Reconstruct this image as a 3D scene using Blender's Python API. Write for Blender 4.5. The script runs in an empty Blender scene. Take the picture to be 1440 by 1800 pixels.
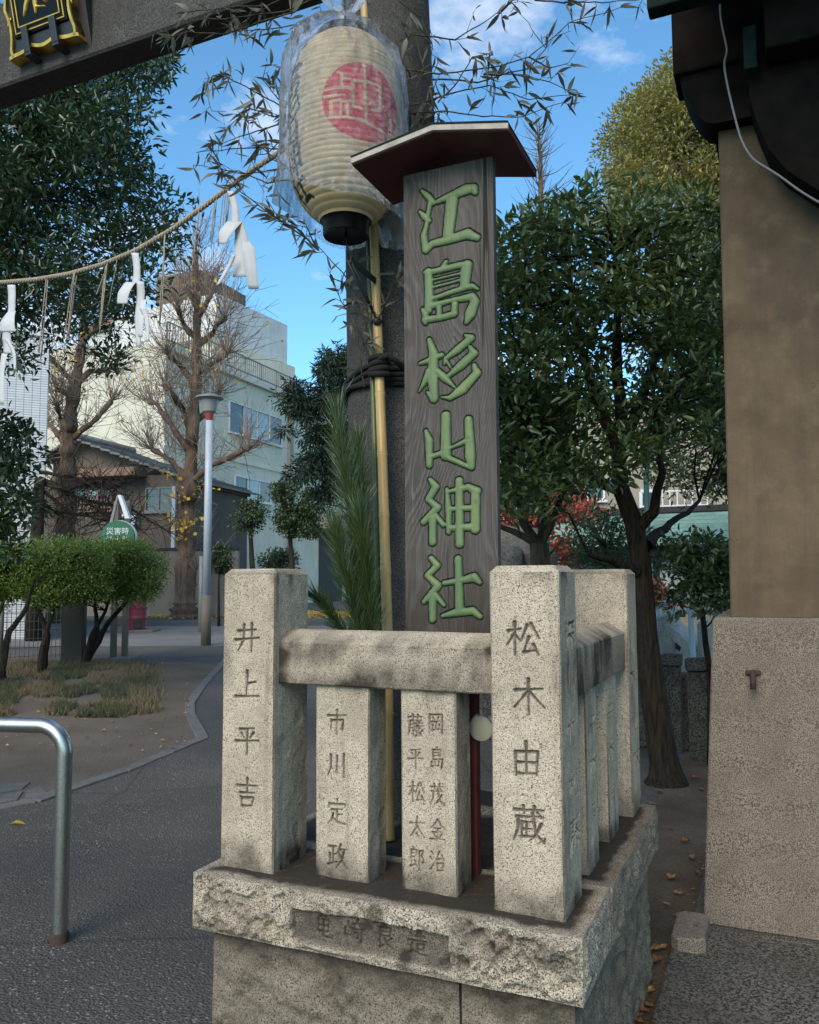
import bpy, bmesh, math, random
import numpy as np
from mathutils import Matrix, Vector
R_ = np.random.default_rng(7)
random.seed(7)
sc = bpy.context.scene
# ---------------------------------------------------------------- camera
EYE = np.array([0.0, 0.0, 1.4]); FPX = 1450.0
PITCH = math.radians(4.75); ROLL = math.radians(-0.3)
cam_d = bpy.data.cameras.new("camera"); cam = bpy.data.objects.new("camera", cam_d); sc.collection.objects.link(cam)
cam_d.sensor_fit = 'HORIZONTAL'; cam_d.sensor_width = 36.0; cam_d.lens = 36.0 * FPX / 1440.0
cam_d.clip_start = 0.05; cam_d.clip_end = 900
_c, _s = math.cos(ROLL), math.sin(ROLL)
_X = Vector((1, 0, 0)); _U = Vector((0, -math.sin(PITCH), math.cos(PITCH))); _F = Vector((0, math.cos(PITCH), math.sin(PITCH)))
_r = _X * _c + _U * _s; _u = -_X * _s + _U * _c
cam.matrix_world = Matrix(((_r.x, _u.x, -_F.x, EYE[0]), (_r.y, _u.y, -_F.y, EYE[1]), (_r.z, _u.z, -_F.z, EYE[2]), (0, 0, 0, 1)))
sc.camera = cam
# ---------------------------------------------------------------- sky, sun, exposure
SUN_EL = math.radians(36); SUN_AZ = math.radians(203)      # azimuth clockwise from +Y (the way the camera looks)
world = bpy.data.worlds.new("World"); sc.world = world; world.use_nodes = True
wn = world.node_tree; wn.nodes.clear()
w_out = wn.nodes.new('ShaderNodeOutputWorld'); w_bg = wn.nodes.new('ShaderNodeBackground')
w_sky = wn.nodes.new('ShaderNodeTexSky'); w_sky.sky_type = 'NISHITA'; w_sky.sun_disc = False
w_sky.sun_elevation = SUN_EL; w_sky.sun_rotation = SUN_AZ; w_sky.air_density = 1.0; w_sky.dust_density = 0.4; w_sky.ozone_density = 1.6
w_tc = wn.nodes.new('ShaderNodeTexCoord'); w_map = wn.nodes.new('ShaderNodeMapping'); w_map.inputs['Scale'].default_value = (2.2, 2.2, 4.2)
w_n = wn.nodes.new('ShaderNodeTexNoise'); w_n.inputs['Scale'].default_value = 1.7; w_n.inputs['Detail'].default_value = 7; w_n.inputs['Roughness'].default_value = 0.58
w_map.inputs['Location'].default_value = (0.35, 0.1, 0.2)
w_r = wn.nodes.new('ShaderNodeValToRGB'); w_r.color_ramp.elements[0].position = 0.52; w_r.color_ramp.elements[1].position = 0.80
w_mix = wn.nodes.new('ShaderNodeMix'); w_mix.data_type = 'RGBA'
w_mix.inputs[7].default_value = (6.6, 6.4, 6.3, 1)
wn.links.new(w_tc.outputs['Generated'], w_map.inputs['Vector']); wn.links.new(w_map.outputs[0], w_n.inputs['Vector'])
wn.links.new(w_n.outputs['Fac'], w_r.inputs['Fac']); wn.links.new(w_r.outputs['Color'], w_mix.inputs[0])
w_tint = wn.nodes.new('ShaderNodeMix'); w_tint.data_type = 'RGBA'; w_tint.blend_type = 'MULTIPLY'; w_tint.inputs[0].default_value = 1.0; w_tint.inputs[7].default_value = (0.56, 0.90, 1.0, 1)
wn.links.new(w_sky.outputs[0], w_tint.inputs[6]); wn.links.new(w_tint.outputs[2], w_mix.inputs[6]); wn.links.new(w_mix.outputs[2], w_bg.inputs['Color']); wn.links.new(w_bg.outputs[0], w_out.inputs['Surface'])
w_bg.inputs['Strength'].default_value = 0.15
sun_d = bpy.data.lights.new("sun", 'SUN'); sun = bpy.data.objects.new("sun", sun_d); sc.collection.objects.link(sun)
sun_d.energy = 2.0; sun_d.angle = math.radians(35); sun_d.color = (1.0, 0.82, 0.62)
_sd = Vector((math.sin(SUN_AZ) * math.cos(SUN_EL), math.cos(SUN_AZ) * math.cos(SUN_EL), math.sin(SUN_EL)))
sun.rotation_euler = (-_sd).to_track_quat('-Z', 'Y').to_euler()
sc.view_settings.view_transform = 'Standard'; sc.view_settings.look = 'None'; sc.view_settings.gamma = 1.0
sc.view_settings.use_curve_mapping = False; sc.view_settings.exposure = 0.80
# ---------------------------------------------------------------- where things stand: site survey helpers
def ray(x, y):
    u = (x - 720.0) / FPX; v = (900.0 - y) / FPX
    u, v = _c * u - _s * v, _s * u + _c * v
    return np.array([u, math.cos(PITCH) - v * math.sin(PITCH), math.sin(PITCH) + v * math.cos(PITCH)])
def Gy(x, y, Y): d = ray(x, y); return d * (Y / d[1]) + EYE
def Gz(x, y, z=0.0): d = ray(x, y); return d * ((z - EYE[2]) / d[2]) + EYE
ANG = math.radians(24)                                       # the shrine's walls stand 24 degrees off the view
BU = np.array([math.cos(ANG), -math.sin(ANG), 0.0]); BV = np.array([math.sin(ANG), math.cos(ANG), 0.0]); B0 = np.array([0.361, 2.007, 0.0])
def W(u, v, z): return B0 + BU * u + BV * v + np.array([0, 0, z])
def UV(p): d = np.asarray(p) - B0; return np.array([d @ BU, d @ BV, d[2]])
class Plane:
    """a vertical plane: point o, direction e along it; hit() turns a sight line into (along, height)"""
    def __init__(s, o, e):
        s.o = np.array([o[0], o[1], 0.0]); s.e = np.array([e[0], e[1], 0.0]); s.e /= np.linalg.norm(s.e)
        s.n = np.array([s.e[1], -s.e[0], 0.0])
        if s.n @ (EYE - s.o) < 0: s.n = -s.n
    def hit(s, x, y):
        d = ray(x, y); t = ((s.o - EYE) @ s.n) / (d @ s.n); p = EYE + d * t
        return (p - s.o) @ s.e, p[2]
    def pt(s, a, off, z): return s.o + s.e * a + s.n * off + np.array([0, 0, z])
FRONT = lambda v: Plane(W(0, v, 0), BU)
SIDE = lambda u: Plane(W(u, 0, 0), BV)
# ---------------------------------------------------------------- object helpers
FR = {}                                                      # frames of the top-level empties
col = sc.collection
def tag(o, label=None, cat=None, group=None, kind=None):
    if label: o['label'] = label
    if cat: o['category'] = cat
    if group: o['group'] = group
    if kind: o['kind'] = kind
    return o
def thing(name, label, cat, loc=(0, 0, 0), rz=0.0, group=None):
    o = bpy.data.objects.new(name, None); col.objects.link(o); o.location = loc; o.rotation_euler = (0, 0, rz)
    o.empty_display_size = 0.1
    FR[o.name] = (np.array(loc, float), rz)
    return tag(o, label, cat, group)
def shrine_thing(name, label, cat, u, v, z=0.0, group=None): return thing(name, label, cat, tuple(W(u, v, z)), -ANG, group)
def root(o):
    while o.parent: o = o.parent
    return o
def to_local(p, o):
    r = root(o)
    if r.name not in FR: return p
    loc, rz = FR[r.name]; c, s = math.cos(rz), math.sin(rz)
    d = p - loc; return np.stack([d[:, 0] * c + d[:, 1] * s, -d[:, 0] * s + d[:, 1] * c, d[:, 2]], 1)
def mk(name, verts, faces, mat, parent=None, smooth=False, attrs=None, fr='world', mesh_only=False):
    v = np.asarray(verts, float).reshape(-1, 3)
    if fr == 'shrine': v = B0 + v[:, :1] * BU + v[:, 1:2] * BV + v[:, 2:3] * np.array([0, 0, 1.0])
    loc = None
    if parent is not None: v = to_local(v, parent)
    else:
        loc = np.array([(v[:, 0].min() + v[:, 0].max()) / 2, (v[:, 1].min() + v[:, 1].max()) / 2, v[:, 2].min()]); v = v - loc
    me = bpy.data.meshes.new(name)
    if isinstance(faces, np.ndarray):
        k = faces.shape[1]; me.vertices.add(len(v)); me.vertices.foreach_set('co', v.astype(np.float32).ravel())
        me.loops.add(faces.size); me.loops.foreach_set('vertex_index', faces.astype(np.int32).ravel())
        me.polygons.add(len(faces)); me.polygons.foreach_set('loop_start', np.arange(0, faces.size, k, dtype=np.int32))
        me.polygons.foreach_set('loop_total', np.full(len(faces), k, dtype=np.int32)); me.update(calc_edges=True)
    else: me.from_pydata(v.tolist(), [], [list(map(int, f)) for f in faces]); me.update()
    if smooth: me.polygons.foreach_set('use_smooth', [True] * len(me.polygons))
    for k, a in (attrs or {}).items():
        at = me.attributes.new(k, 'FLOAT', 'POINT'); at.data.foreach_set('value', np.asarray(a, np.float32))
    if mat is not None: me.materials.append(mat)
    o = bpy.data.objects.new(name, me); col.objects.link(o)
    if parent is not None: o.parent = parent
    else: o.location = loc
    return o
def copy_tree(o, parent=None):
    c = o.copy(); col.objects.link(c); c.parent = parent
    for ch in list(o.children): copy_tree(ch, c)
    return c
def struct(o, label=None): o['kind'] = 'structure'; return tag(o, label) if label else o
class MB:
    def __init__(s): s.v = []; s.f = []; s.n = 0; s.a = []
    def add(s, v, f, a=0.0):
        v = np.asarray(v, float).reshape(-1, 3); s.v.append(v); s.f.extend([[int(i) + s.n for i in q] for q in f]); s.n += len(v)
        s.a.append(np.full(len(v), a) if np.isscalar(a) else np.asarray(a)); return s
    def box(s, lo, hi, b=0.0, M=None, a=0.0):
        lo = np.array(lo, float); hi = np.array(hi, float)
        if b <= 0:
            v = np.array([[x, y, z] for x in (lo[0], hi[0]) for y in (lo[1], hi[1]) for z in (lo[2], hi[2])])
            f = [[0, 1, 3, 2], [4, 6, 7, 5], [0, 4, 5, 1], [2, 3, 7, 6], [0, 2, 6, 4], [1, 5, 7, 3]]
        else:
            bm = bmesh.new(); bmesh.ops.create_cube(bm, size=1.0)
            for q in bm.verts: q.co = Vector((lo + hi) / 2) + Vector([q.co[i] * (hi[i] - lo[i]) for i in range(3)])
            bmesh.ops.bevel(bm, geom=bm.edges[:], offset=b, segments=2, affect='EDGES', profile=0.5)
            bm.verts.index_update(); v = np.array([q.co[:] for q in bm.verts]); f = [[q.index for q in fc.verts] for fc in bm.faces]; bm.free()
        if M is not None: v = M(v)
        return s.add(v, f, a)
    def tube(s, pts, rad, k=8, cap=True, a=0.0, closed=False):
        p = np.asarray(pts, float); n = len(p); r = np.full(n, rad) if np.isscalar(rad) else np.asarray(rad, float)
        t = np.gradient(p, axis=0); t /= np.linalg.norm(t, axis=1)[:, None] + 1e-12
        ref = np.array([0, 0, 1.0]) if abs(t[0, 2]) < 0.9 else np.array([1.0, 0, 0])
        x = np.cross(t[0], ref); x /= np.linalg.norm(x); V = []
        an = np.arange(k) * 2 * math.pi / k; ca, sa = np.cos(an)[:, None], np.sin(an)[:, None]
        for i in range(n):
            x = x - t[i] * (x @ t[i]); x /= np.linalg.norm(x) + 1e-12; y = np.cross(t[i], x)
            V.append(p[i] + r[i] * (ca * x + sa * y))
        f = [[i * k + j, i * k + (j + 1) % k, (i + 1) * k + (j + 1) % k, (i + 1) * k + j] for i in range(n - 1) for j in range(k)]
        if cap: f += [list(range(k - 1, -1, -1)), list(range((n - 1) * k, n * k))]
        return s.add(np.concatenate(V), f, a)
    def lathe(s, prof, c, k=32, a=0.0, cap=True):
        pr = np.asarray(prof, float); an = np.arange(k) * 2 * math.pi / k
        V = np.stack([c[0] + pr[:, :1] * np.cos(an), c[1] + pr[:, :1] * np.sin(an), c[2] + np.repeat(pr[:, 1:], k, 1)], 2).reshape(-1, 3); n = len(pr)
        f = [[i * k + j, i * k + (j + 1) % k, (i + 1) * k + (j + 1) % k, (i + 1) * k + j] for i in range(n - 1) for j in range(k)]
        if cap: f += [list(range(k - 1, -1, -1)), list(range((n - 1) * k, n * k))]
        return s.add(V, f, a)
    def prism(s, poly, lo, hi, ax=2, M=None, a=0.0):
        """polygon (2-D) drawn out between lo and hi along axis ax"""
        p = np.asarray(poly, float); n = len(p); V = []
        for h in (lo, hi):
            q = np.insert(p, ax, h, axis=1); V.append(q)
        V = np.concatenate(V)
        if M is not None: V = M(V)
        f = [list(range(n)), list(range(2 * n - 1, n - 1, -1))] + [[i, i + n, (i + 1) % n + n, (i + 1) % n] for i in range(n)]
        return s.add(V, f, a)
    def build(s, name, mat, parent=None, smooth=False, fr='world', attr=None):
        o = mk(name, np.concatenate(s.v), s.f, mat, parent, smooth, {attr: np.concatenate(s.a)} if attr else None, fr)
        if smooth == 'auto': pass
        return o
def fixn(o):
    bm = bmesh.new(); bm.from_mesh(o.data); bmesh.ops.recalc_face_normals(bm, faces=bm.faces); bm.to_mesh(o.data); bm.free(); return o
def auto(o, deg=40):
    fixn(o); o.data.polygons.foreach_set('use_smooth', [True] * len(o.data.polygons)); o.data.set_sharp_from_angle(angle=math.radians(deg)); return o
def planeM(P):            # (along, off, z) of a Plane -> world
    return lambda v: P.o + v[:, :1] * P.e + v[:, 1:2] * P.n + v[:, 2:3] * np.array([0, 0, 1.0])
# vectorised value noise
def vnoise(p, seed=0):
    p = np.asarray(p, float); i = np.floor(p).astype(np.int64); f = p - i; f = f * f * (3 - 2 * f); out = 0.0
    for dx in (0, 1):
        for dy in (0, 1):
            for dz in (0, 1):
                h = (i[..., 0] + dx) * 374761393 + (i[..., 1] + dy) * 668265263 + (i[..., 2] + dz) * 2147483647 + seed * 974634777
                h = (h ^ (h >> 13)) * 1274126177 & 0x7fffffff; h = ((h ^ (h >> 16)) & 0xffff) / 65535.0
                out = out + h * (f[..., 0] if dx else 1 - f[..., 0]) * (f[..., 1] if dy else 1 - f[..., 1]) * (f[..., 2] if dz else 1 - f[..., 2])
    return out
def fbm(p, oct=4, seed=0, gain=0.5):
    a, s, t = 1.0, 0.0, 0.0; p = np.asarray(p, float)
    for k in range(oct): s = s + a * vnoise(p * 2 ** k, seed + k); t += a; a *= gain
    return s / t
def sstep(a, b, x): t = np.clip((x - a) / (b - a), 0, 1); return t * t * (3 - 2 * t)
def sdf(X, Y, strokes):
    """signed distance to brush strokes: each a list of (x, y, radius)"""
    out = np.full(X.shape, 1e9)
    for st in strokes:
        s = np.asarray(st, float)
        for a, b in zip(s[:-1], s[1:]):
            d = b[:2] - a[:2]; L = d @ d + 1e-12; t = np.clip(((X - a[0]) * d[0] + (Y - a[1]) * d[1]) / L, 0, 1)
            out = np.minimum(out, np.hypot(X - a[0] - t * d[0], Y - a[1] - t * d[1]) - (a[2] + (b[2] - a[2]) * t))
    return out
def bowls(p, seed=0):
    """scalloped, sharp-ridged relief (0 in the hollows): squared distance to the nearest of scattered points"""
    p = np.asarray(p, float); i = np.floor(p).astype(np.int64); best = np.full(p.shape[:-1], 9.0)
    for dx in (-1, 0, 1):
        for dy in (-1, 0, 1):
            for dz in (-1, 0, 1):
                c = i + np.array([dx, dy, dz]); q = []
                for k in range(3):
                    h = c[..., 0] * 374761393 + c[..., 1] * 668265263 + c[..., 2] * 2147483647 + (seed * 7 + k) * 974634777
                    h = (h ^ (h >> 13)) * 1274126177 & 0x7fffffff; q.append(c[..., k] + ((h ^ (h >> 16)) & 0xffff) / 65535.0)
                best = np.minimum(best, sum((p[..., k] - q[k]) ** 2 for k in range(3)))
    return np.minimum(best, 1.0)
def gridf(nu, nv): i = np.arange(nu * nv).reshape(nv, nu); return np.stack([i[:-1, :-1], i[:-1, 1:], i[1:, 1:], i[1:, :-1]], -1).reshape(-1, 4)
# ---------------------------------------------------------------- materials
class Mat:
    def __init__(s, name, rough=0.7, metal=0.0, spec=None):
        s.m = bpy.data.materials.new(name); s.m.use_nodes = True; s.t = s.m.node_tree; s.b = s.t.nodes['Principled BSDF']
        s.b.inputs['Roughness'].default_value = rough; s.b.inputs['Metallic'].default_value = metal
        if spec is not None: s.b.inputs['Specular IOR Level'].default_value = spec
        s.tc = s.t.nodes.new('ShaderNodeTexCoord'); s.co = s.tc.outputs['Object']
    def n(s, ty, **kw):
        nd = s.t.nodes.new('ShaderNode' + ty)
        for k, v in kw.items():
            if k in nd.inputs: s.put(nd.inputs[k], v)
            else: setattr(nd, k, v)
        return nd
    def put(s, sock, v):
        if isinstance(v, bpy.types.NodeSocket): s.t.links.new(v, sock)
        else:
            if hasattr(sock, 'default_value') and sock.type == 'RGBA' and len(v) == 3: v = (*v, 1)
            sock.default_value = v
    def map(s, scale=(1, 1, 1), rot=(0, 0, 0), loc=(0, 0, 0), vec=None):
        m = s.n('Mapping'); s.put(m.inputs['Vector'], vec or s.co); m.inputs['Scale'].default_value = scale; m.inputs['Rotation'].default_value = rot; m.inputs['Location'].default_value = loc; return m.outputs[0]
    def noise(s, scale, detail=3, rough=0.5, vec=None, dist=0.0):
        return s.n('TexNoise', Vector=vec or s.co, Scale=scale, Detail=detail, Roughness=rough, Distortion=dist).outputs['Fac']
    def vor(s, scale, out='Distance', vec=None, feature='F1'):
        nd = s.n('TexVoronoi', Vector=vec or s.co, Scale=scale); nd.feature = feature; return nd.outputs[out]
    def ramp(s, fac, els, interp='LINEAR'):
        r = s.n('ValToRGB'); s.put(r.inputs['Fac'], fac); e = r.color_ramp; e.interpolation = interp
        while len(e.elements) < len(els): e.elements.new(0.5)
        for q, (p, c) in zip(e.elements, els):
            q.position = p; q.color = (c, c, c, 1) if np.isscalar(c) else (*c, 1)
        return r.outputs['Color']
    def mix(s, fac, a, b, mode='MIX'):
        m = s.n('Mix'); m.data_type = 'RGBA'; m.blend_type = mode; s.put(m.inputs[0], fac)
        for k, v in ((6, a), (7, b)): s.put(m.inputs[k], v)
        return m.outputs[2]
    def math(s, op, a, b=0.0):
        m = s.n('Math'); m.operation = op; s.put(m.inputs[0], a); s.put(m.inputs[1], b); return m.outputs[0]
    def attr(s, name): nd = s.n('Attribute'); nd.attribute_name = name; return nd.outputs['Fac']
    def col(s, c): s.put(s.b.inputs['Base Color'], c); return s
    def rough(s, c): s.put(s.b.inputs['Roughness'], c); return s
    def bump(s, h, st=0.5, d=0.01): bp = s.n('Bump', Strength=st, Distance=d, Height=h); s.put(s.b.inputs['Normal'], bp.outputs[0]); return s
    def sep(s, vec=None): return s.n('SeparateXYZ', Vector=vec or s.co).outputs
def flat(name, c, rough=0.6, metal=0.0, var=0.12, scale=6.0, bump=0.0, bscale=60.0, spec=None):
    m = Mat(name, rough, metal, spec); n = m.noise(scale, 5, 0.6)
    m.col(m.mix(m.ramp(n, [(0.3, 0.0), (0.7, 1.0)]), tuple(x * (1 - var) for x in c), tuple(min(1, x * (1 + var)) for x in c)))
    if bump: m.bump(m.noise(bscale, 4, 0.6), bump, 0.01)
    return m.m
def granite(name, light, mid, dark, grain=210.0, black=0.36, stain=(0.10, 0.075, 0.05), st_lo=0.62, st_hi=0.85, ink=False, dirt=False, bump=0.35, streak=False):
    m = Mat(name, 0.85, spec=0.25)
    g = m.noise(grain * 1.5, 2, 0.7); g2 = m.noise(grain * 1.25, 2, 0.6, vec=m.map(loc=(3, 1, 7))); big = m.noise(5.0, 5, 0.65)
    c = m.mix(m.ramp(g, [(0.40, 0.0), (0.60, 1.0)]), mid, light)
    c = m.mix(m.ramp(g2, [(black, 1.0), (black + 0.09, 0.0)]), c, dark)
    c = m.mix(m.ramp(big, [(0.30, 0.55), (0.62, 0.0)]), c, tuple(x * 0.62 for x in mid))
    if streak:
        sn = m.noise(1.0, 5, 0.7, vec=m.map(scale=(22, 22, 1.6))); c = m.mix(m.ramp(sn, [(0.52, 0.0), (0.75, 0.45)]), c, stain)
    c = m.mix(m.ramp(m.noise(3.2, 6, 0.75, vec=m.map(loc=(2, 7, 5))), [(0.52, 0.0), (0.74, 0.5)]), c, tuple(x * k for x, k in zip(mid, (0.55, 0.52, 0.5))))
    s2 = m.noise(9.0, 6, 0.7, vec=m.map(loc=(9, 4, 2))); c = m.mix(m.ramp(s2, [(st_lo, 0.0), (st_hi, 0.75)]), c, stain)
    if dirt: c = m.mix(m.math('MULTIPLY', m.attr('dirt'), m.ramp(m.noise(30, 5, 0.7), [(0.25, 0.75), (0.6, 1.3)])), c, (0.042, 0.033, 0.025))
    if ink: c = m.mix(m.math('MULTIPLY', m.attr('ink'), m.ramp(m.noise(70, 3), [(0.3, 0.8), (0.6, 1.0)])), c, (0.030, 0.021, 0.019))
    m.col(c); m.bump(m.math('ADD', m.math('MULTIPLY', g2, 0.8), m.math('MULTIPLY', m.noise(60, 4, 0.6), 0.8)), bump, 0.006)
    return m.m
G_POST = granite('granite_post', (0.60, 0.515, 0.40), (0.41, 0.34, 0.255), (0.085, 0.066, 0.05), 250, 0.375, ink=True, dirt=True, streak=True, st_lo=0.6, st_hi=0.95)
G_SLAB = granite('granite_split', (0.60, 0.525, 0.41), (0.32, 0.265, 0.20), (0.05, 0.042, 0.033), 200, 0.40, stain=(0.10, 0.06, 0.045), st_lo=0.50, st_hi=0.80, ink=True, dirt=True, bump=0.7)
G_FOOT = granite('granite_foot', (0.30, 0.255, 0.195), (0.17, 0.14, 0.105), (0.04, 0.035, 0.03), 190, 0.38, st_lo=0.5, st_hi=0.85, dirt=True, bump=0.7)
G_TORII = granite('granite_torii', (0.125, 0.117, 0.108), (0.052, 0.047, 0.044), (0.02, 0.02, 0.02), 190, 0.42, stain=(0.03, 0.028, 0.026), st_lo=0.5, st_hi=0.8, streak=True)
G_PLINTH = granite('granite_plinth', (0.32, 0.27, 0.22), (0.18, 0.15, 0.12), (0.065, 0.054, 0.045), 200, 0.43, st_lo=0.6, st_hi=0.9)
G_PAVE = granite('granite_paving', (0.20, 0.19, 0.165), (0.095, 0.09, 0.076), (0.02, 0.02, 0.018), 100, 0.44, st_lo=0.55, st_hi=0.9)
G_DARKPOST = granite('granite_sooty', (0.13, 0.125, 0.11), (0.08, 0.075, 0.065), (0.015, 0.015, 0.013), 60, 0.42, stain=(0.02, 0.02, 0.017), st_lo=0.45, st_hi=0.7)
G_BRIDGE = granite('granite_bridge', (0.52, 0.49, 0.45), (0.42, 0.39, 0.36), (0.25, 0.23, 0.2), 40, 0.33, st_lo=0.6, st_hi=0.95)
G_KERB = granite('concrete_kerb', (0.20, 0.19, 0.175), (0.13, 0.125, 0.115), (0.09, 0.085, 0.08), 90, 0.36)
def m_column():
    m = Mat('rendered_column', 0.9, spec=0.2); n = m.noise(3.0, 6, 0.65); f = m.noise(240, 3, 0.6)
    c = m.mix(m.ramp(n, [(0.35, 0.0), (0.65, 1.0)]), (0.080, 0.057, 0.037), (0.155, 0.112, 0.070))
    c = m.mix(m.ramp(f, [(0.4, 0.35), (0.6, 0.0)]), c, (0.10, 0.075, 0.055))
    c = m.mix(m.ramp(m.noise(1.0, 6, 0.7, vec=m.map(scale=(14, 14, 1.2))), [(0.50, 0.0), (0.75, 0.6)]), c, (0.07, 0.055, 0.045))
    dv = m.n('VectorMath', operation='ADD'); m.put(dv.inputs[0], m.co); m.put(dv.inputs[1], m.n('TexNoise', Vector=m.co, Scale=6.0, Detail=4.0).outputs['Color']); ck = m.ramp(m.vor(1.1, 'Distance', vec=dv.outputs[0], feature='DISTANCE_TO_EDGE'), [(0.0, 0.8), (0.006, 0.0)]); c = m.mix(m.math('MULTIPLY', ck, m.ramp(m.noise(2.0, 3, vec=m.map(loc=(6, 1, 2))), [(0.5, 0.0), (0.6, 1.0)])), c, (0.035, 0.028, 0.022))
    c = m.mix(m.ramp(m.noise(8.0, 5, 0.6, vec=m.map(loc=(1, 8, 3))), [(0.55, 0.0), (0.72, 0.4)]), c, (0.21, 0.16, 0.105)); m.col(c)
    m.bump(m.math('ADD', f, m.math('MULTIPLY', m.noise(35, 4), 1.2)), 0.4, 0.004); return m.m
M_COL = m_column()
def m_asphalt(k=1.0):
    m = Mat('asphalt' if k == 1.0 else 'newer_asphalt', 0.85, spec=0.3); g = m.noise(105, 3, 0.75); v = m.vor(120, 'Color'); big = m.noise(0.9, 6, 0.65)
    c = m.mix(m.ramp(g, [(0.38, 0.0), (0.66, 1.0)]), (0.041 * k, 0.038 * k, 0.034 * k), (0.160 * k, 0.146 * k, 0.128 * k))
    sp = m.ramp(m.n('SeparateColor', Color=v).outputs[0], [(0.93, 0.0), (0.97, 0.8)]); c = m.mix(sp, c, (0.34, 0.32, 0.29))
    c = m.mix(m.ramp(big, [(0.36, 0.0), (0.66, 0.55)]), c, (0.135, 0.121, 0.104))
    c = m.mix(m.ramp(m.noise(0.33, 4, 0.6, vec=m.map(loc=(5, 2, 0))), [(0.45, 0.0), (0.62, 0.5)]), c, (0.045, 0.045, 0.046))
    cr = m.ramp(m.vor(0.33, 'Distance', vec=m.n('VectorMath', operation='ADD', Vector=m.co).outputs[0], feature='DISTANCE_TO_EDGE'), [(0.0, 1.0), (0.006, 0.0)])
    c = m.mix(m.math('MULTIPLY', cr, 0.5), c, (0.03, 0.028, 0.026)); m.col(c); m.bump(m.math('ADD', m.vor(95), m.math('MULTIPLY', g, 0.7)), 1.0, 0.008); return m.m
M_ASPH = m_asphalt()
M_ASPH2 = m_asphalt(0.82)
def m_soil(name, a, b, c3, sc_=1.6):
    m = Mat(name, 0.95, spec=0.1); n = m.noise(sc_, 7, 0.68); c = m.mix(m.ramp(n, [(0.33, 0.0), (0.66, 1.0)]), a, b)
    c = m.mix(m.ramp(m.noise(55, 4, 0.7), [(0.45, 0.0), (0.72, 0.8)]), c, c3); m.col(c); m.bump(m.noise(45, 6, 0.7), 0.8, 0.02); return m.m
M_SOIL = m_soil('soil', (0.085, 0.064, 0.047), (0.165, 0.128, 0.096), (0.06, 0.046, 0.036))
M_DIRT = m_soil('trodden_earth', (0.125, 0.099, 0.076), (0.205, 0.168, 0.132), (0.08, 0.064, 0.05), 0.8)
M_ROAD = m_soil('pale_road', (0.15, 0.15, 0.148), (0.22, 0.215, 0.21), (0.12, 0.12, 0.118), 0.5)
def m_wood(name='weathered_wood'):
    m = Mat(name, 0.88, spec=0.2); lo = m.noise(2.0, 2, 0.45, vec=m.map(scale=(1.5, 1.5, 0.55)), dist=0.2); jit = m.noise(1.0, 3, 0.6, vec=m.map(scale=(60, 60, 2.0)))
    x = m.sep()[0]; ring = m.math('SINE', m.math('ADD', m.math('ADD', m.math('MULTIPLY', lo, 300.0), m.math('MULTIPLY', x, 380.0)), m.math('MULTIPLY', jit, 7.0)))
    fib = m.noise(1.0, 5, 0.7, vec=m.map(scale=(300, 300, 6))); amp = m.ramp(m.noise(3.1, 4, 0.6, vec=m.map(loc=(4, 2, 1))), [(0.35, 0.08), (0.65, 0.75)])
    c = m.mix(m.math('MULTIPLY', m.ramp(ring, [(0.0, 1.0), (0.75, 0.0)]), amp), (0.130, 0.117, 0.109), (0.048, 0.043, 0.040))
    c = m.mix(m.ramp(fib, [(0.36, 0.65), (0.58, 0.0)]), c, (0.055, 0.048, 0.044)); c = m.mix(m.ramp(fib, [(0.55, 0.0), (0.75, 0.5)]), c, (0.19, 0.178, 0.17))
    c = m.mix(m.ramp(m.noise(2.6, 5, 0.65), [(0.42, 0.0), (0.68, 0.75)]), c, (0.07, 0.058, 0.048)); c = m.mix(m.ramp(m.noise(1.0, 4, 0.7, vec=m.map(scale=(9, 9, 0.9), loc=(2, 0, 5))), [(0.55, 0.0), (0.75, 0.45)]), c, (0.17, 0.155, 0.147))
    crk = m.ramp(m.noise(1.0, 2, 0.5, vec=m.map(scale=(48, 48, 0.9), loc=(7, 3, 0))), [(0.665, 0.0), (0.69, 0.9)]); c = m.mix(crk, c, (0.02, 0.017, 0.015))
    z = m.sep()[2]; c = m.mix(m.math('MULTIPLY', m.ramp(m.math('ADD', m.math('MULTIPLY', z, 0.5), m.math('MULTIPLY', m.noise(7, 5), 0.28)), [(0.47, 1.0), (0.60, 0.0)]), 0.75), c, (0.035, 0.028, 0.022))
    c = m.mix(m.attr('ink'), c, (0.015, 0.022, 0.015)); m.col(c); m.bump(m.math('SUBTRACT', m.math('ADD', m.math('MULTIPLY', ring, 0.7), m.math('MULTIPLY', fib, 1.6)), m.math('MULTIPLY', crk, 2.0)), 0.5, 0.003); return m.m
M_WOOD = m_wood()
def m_green():
    m = Mat('green_letter_paint', 0.6); n = m.noise(9, 5, 0.6); c = m.mix(m.ramp(n, [(0.3, 0.0), (0.7, 1.0)]), (0.085, 0.135, 0.05), (0.165, 0.20, 0.072))
    c = m.mix(m.math('MULTIPLY', m.attr('ink'), 0.55), c, (0.05, 0.13, 0.06)); c = m.mix(m.ramp(m.noise(1.0, 4, 0.7, vec=m.map(scale=(150, 150, 8))), [(0.56, 0.0), (0.70, 0.8)]), c, (0.055, 0.06, 0.04)); c = m.mix(m.ramp(m.noise(38, 5, 0.7), [(0.58, 0.0), (0.68, 0.6)]), c, (0.07, 0.085, 0.05)); c = m.mix(m.ramp(m.noise(5, 3), [(0.4, 0.0), (0.7, 0.5)]), c, (0.06, 0.12, 0.06)); m.col(c); m.bump(m.noise(120, 3), 0.2, 0.002); return m.m
M_GREEN = m_green()
M_OXBLOOD = flat('oxblood_paint', (0.07, 0.012, 0.014), 0.55, var=0.3, scale=12)
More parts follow.
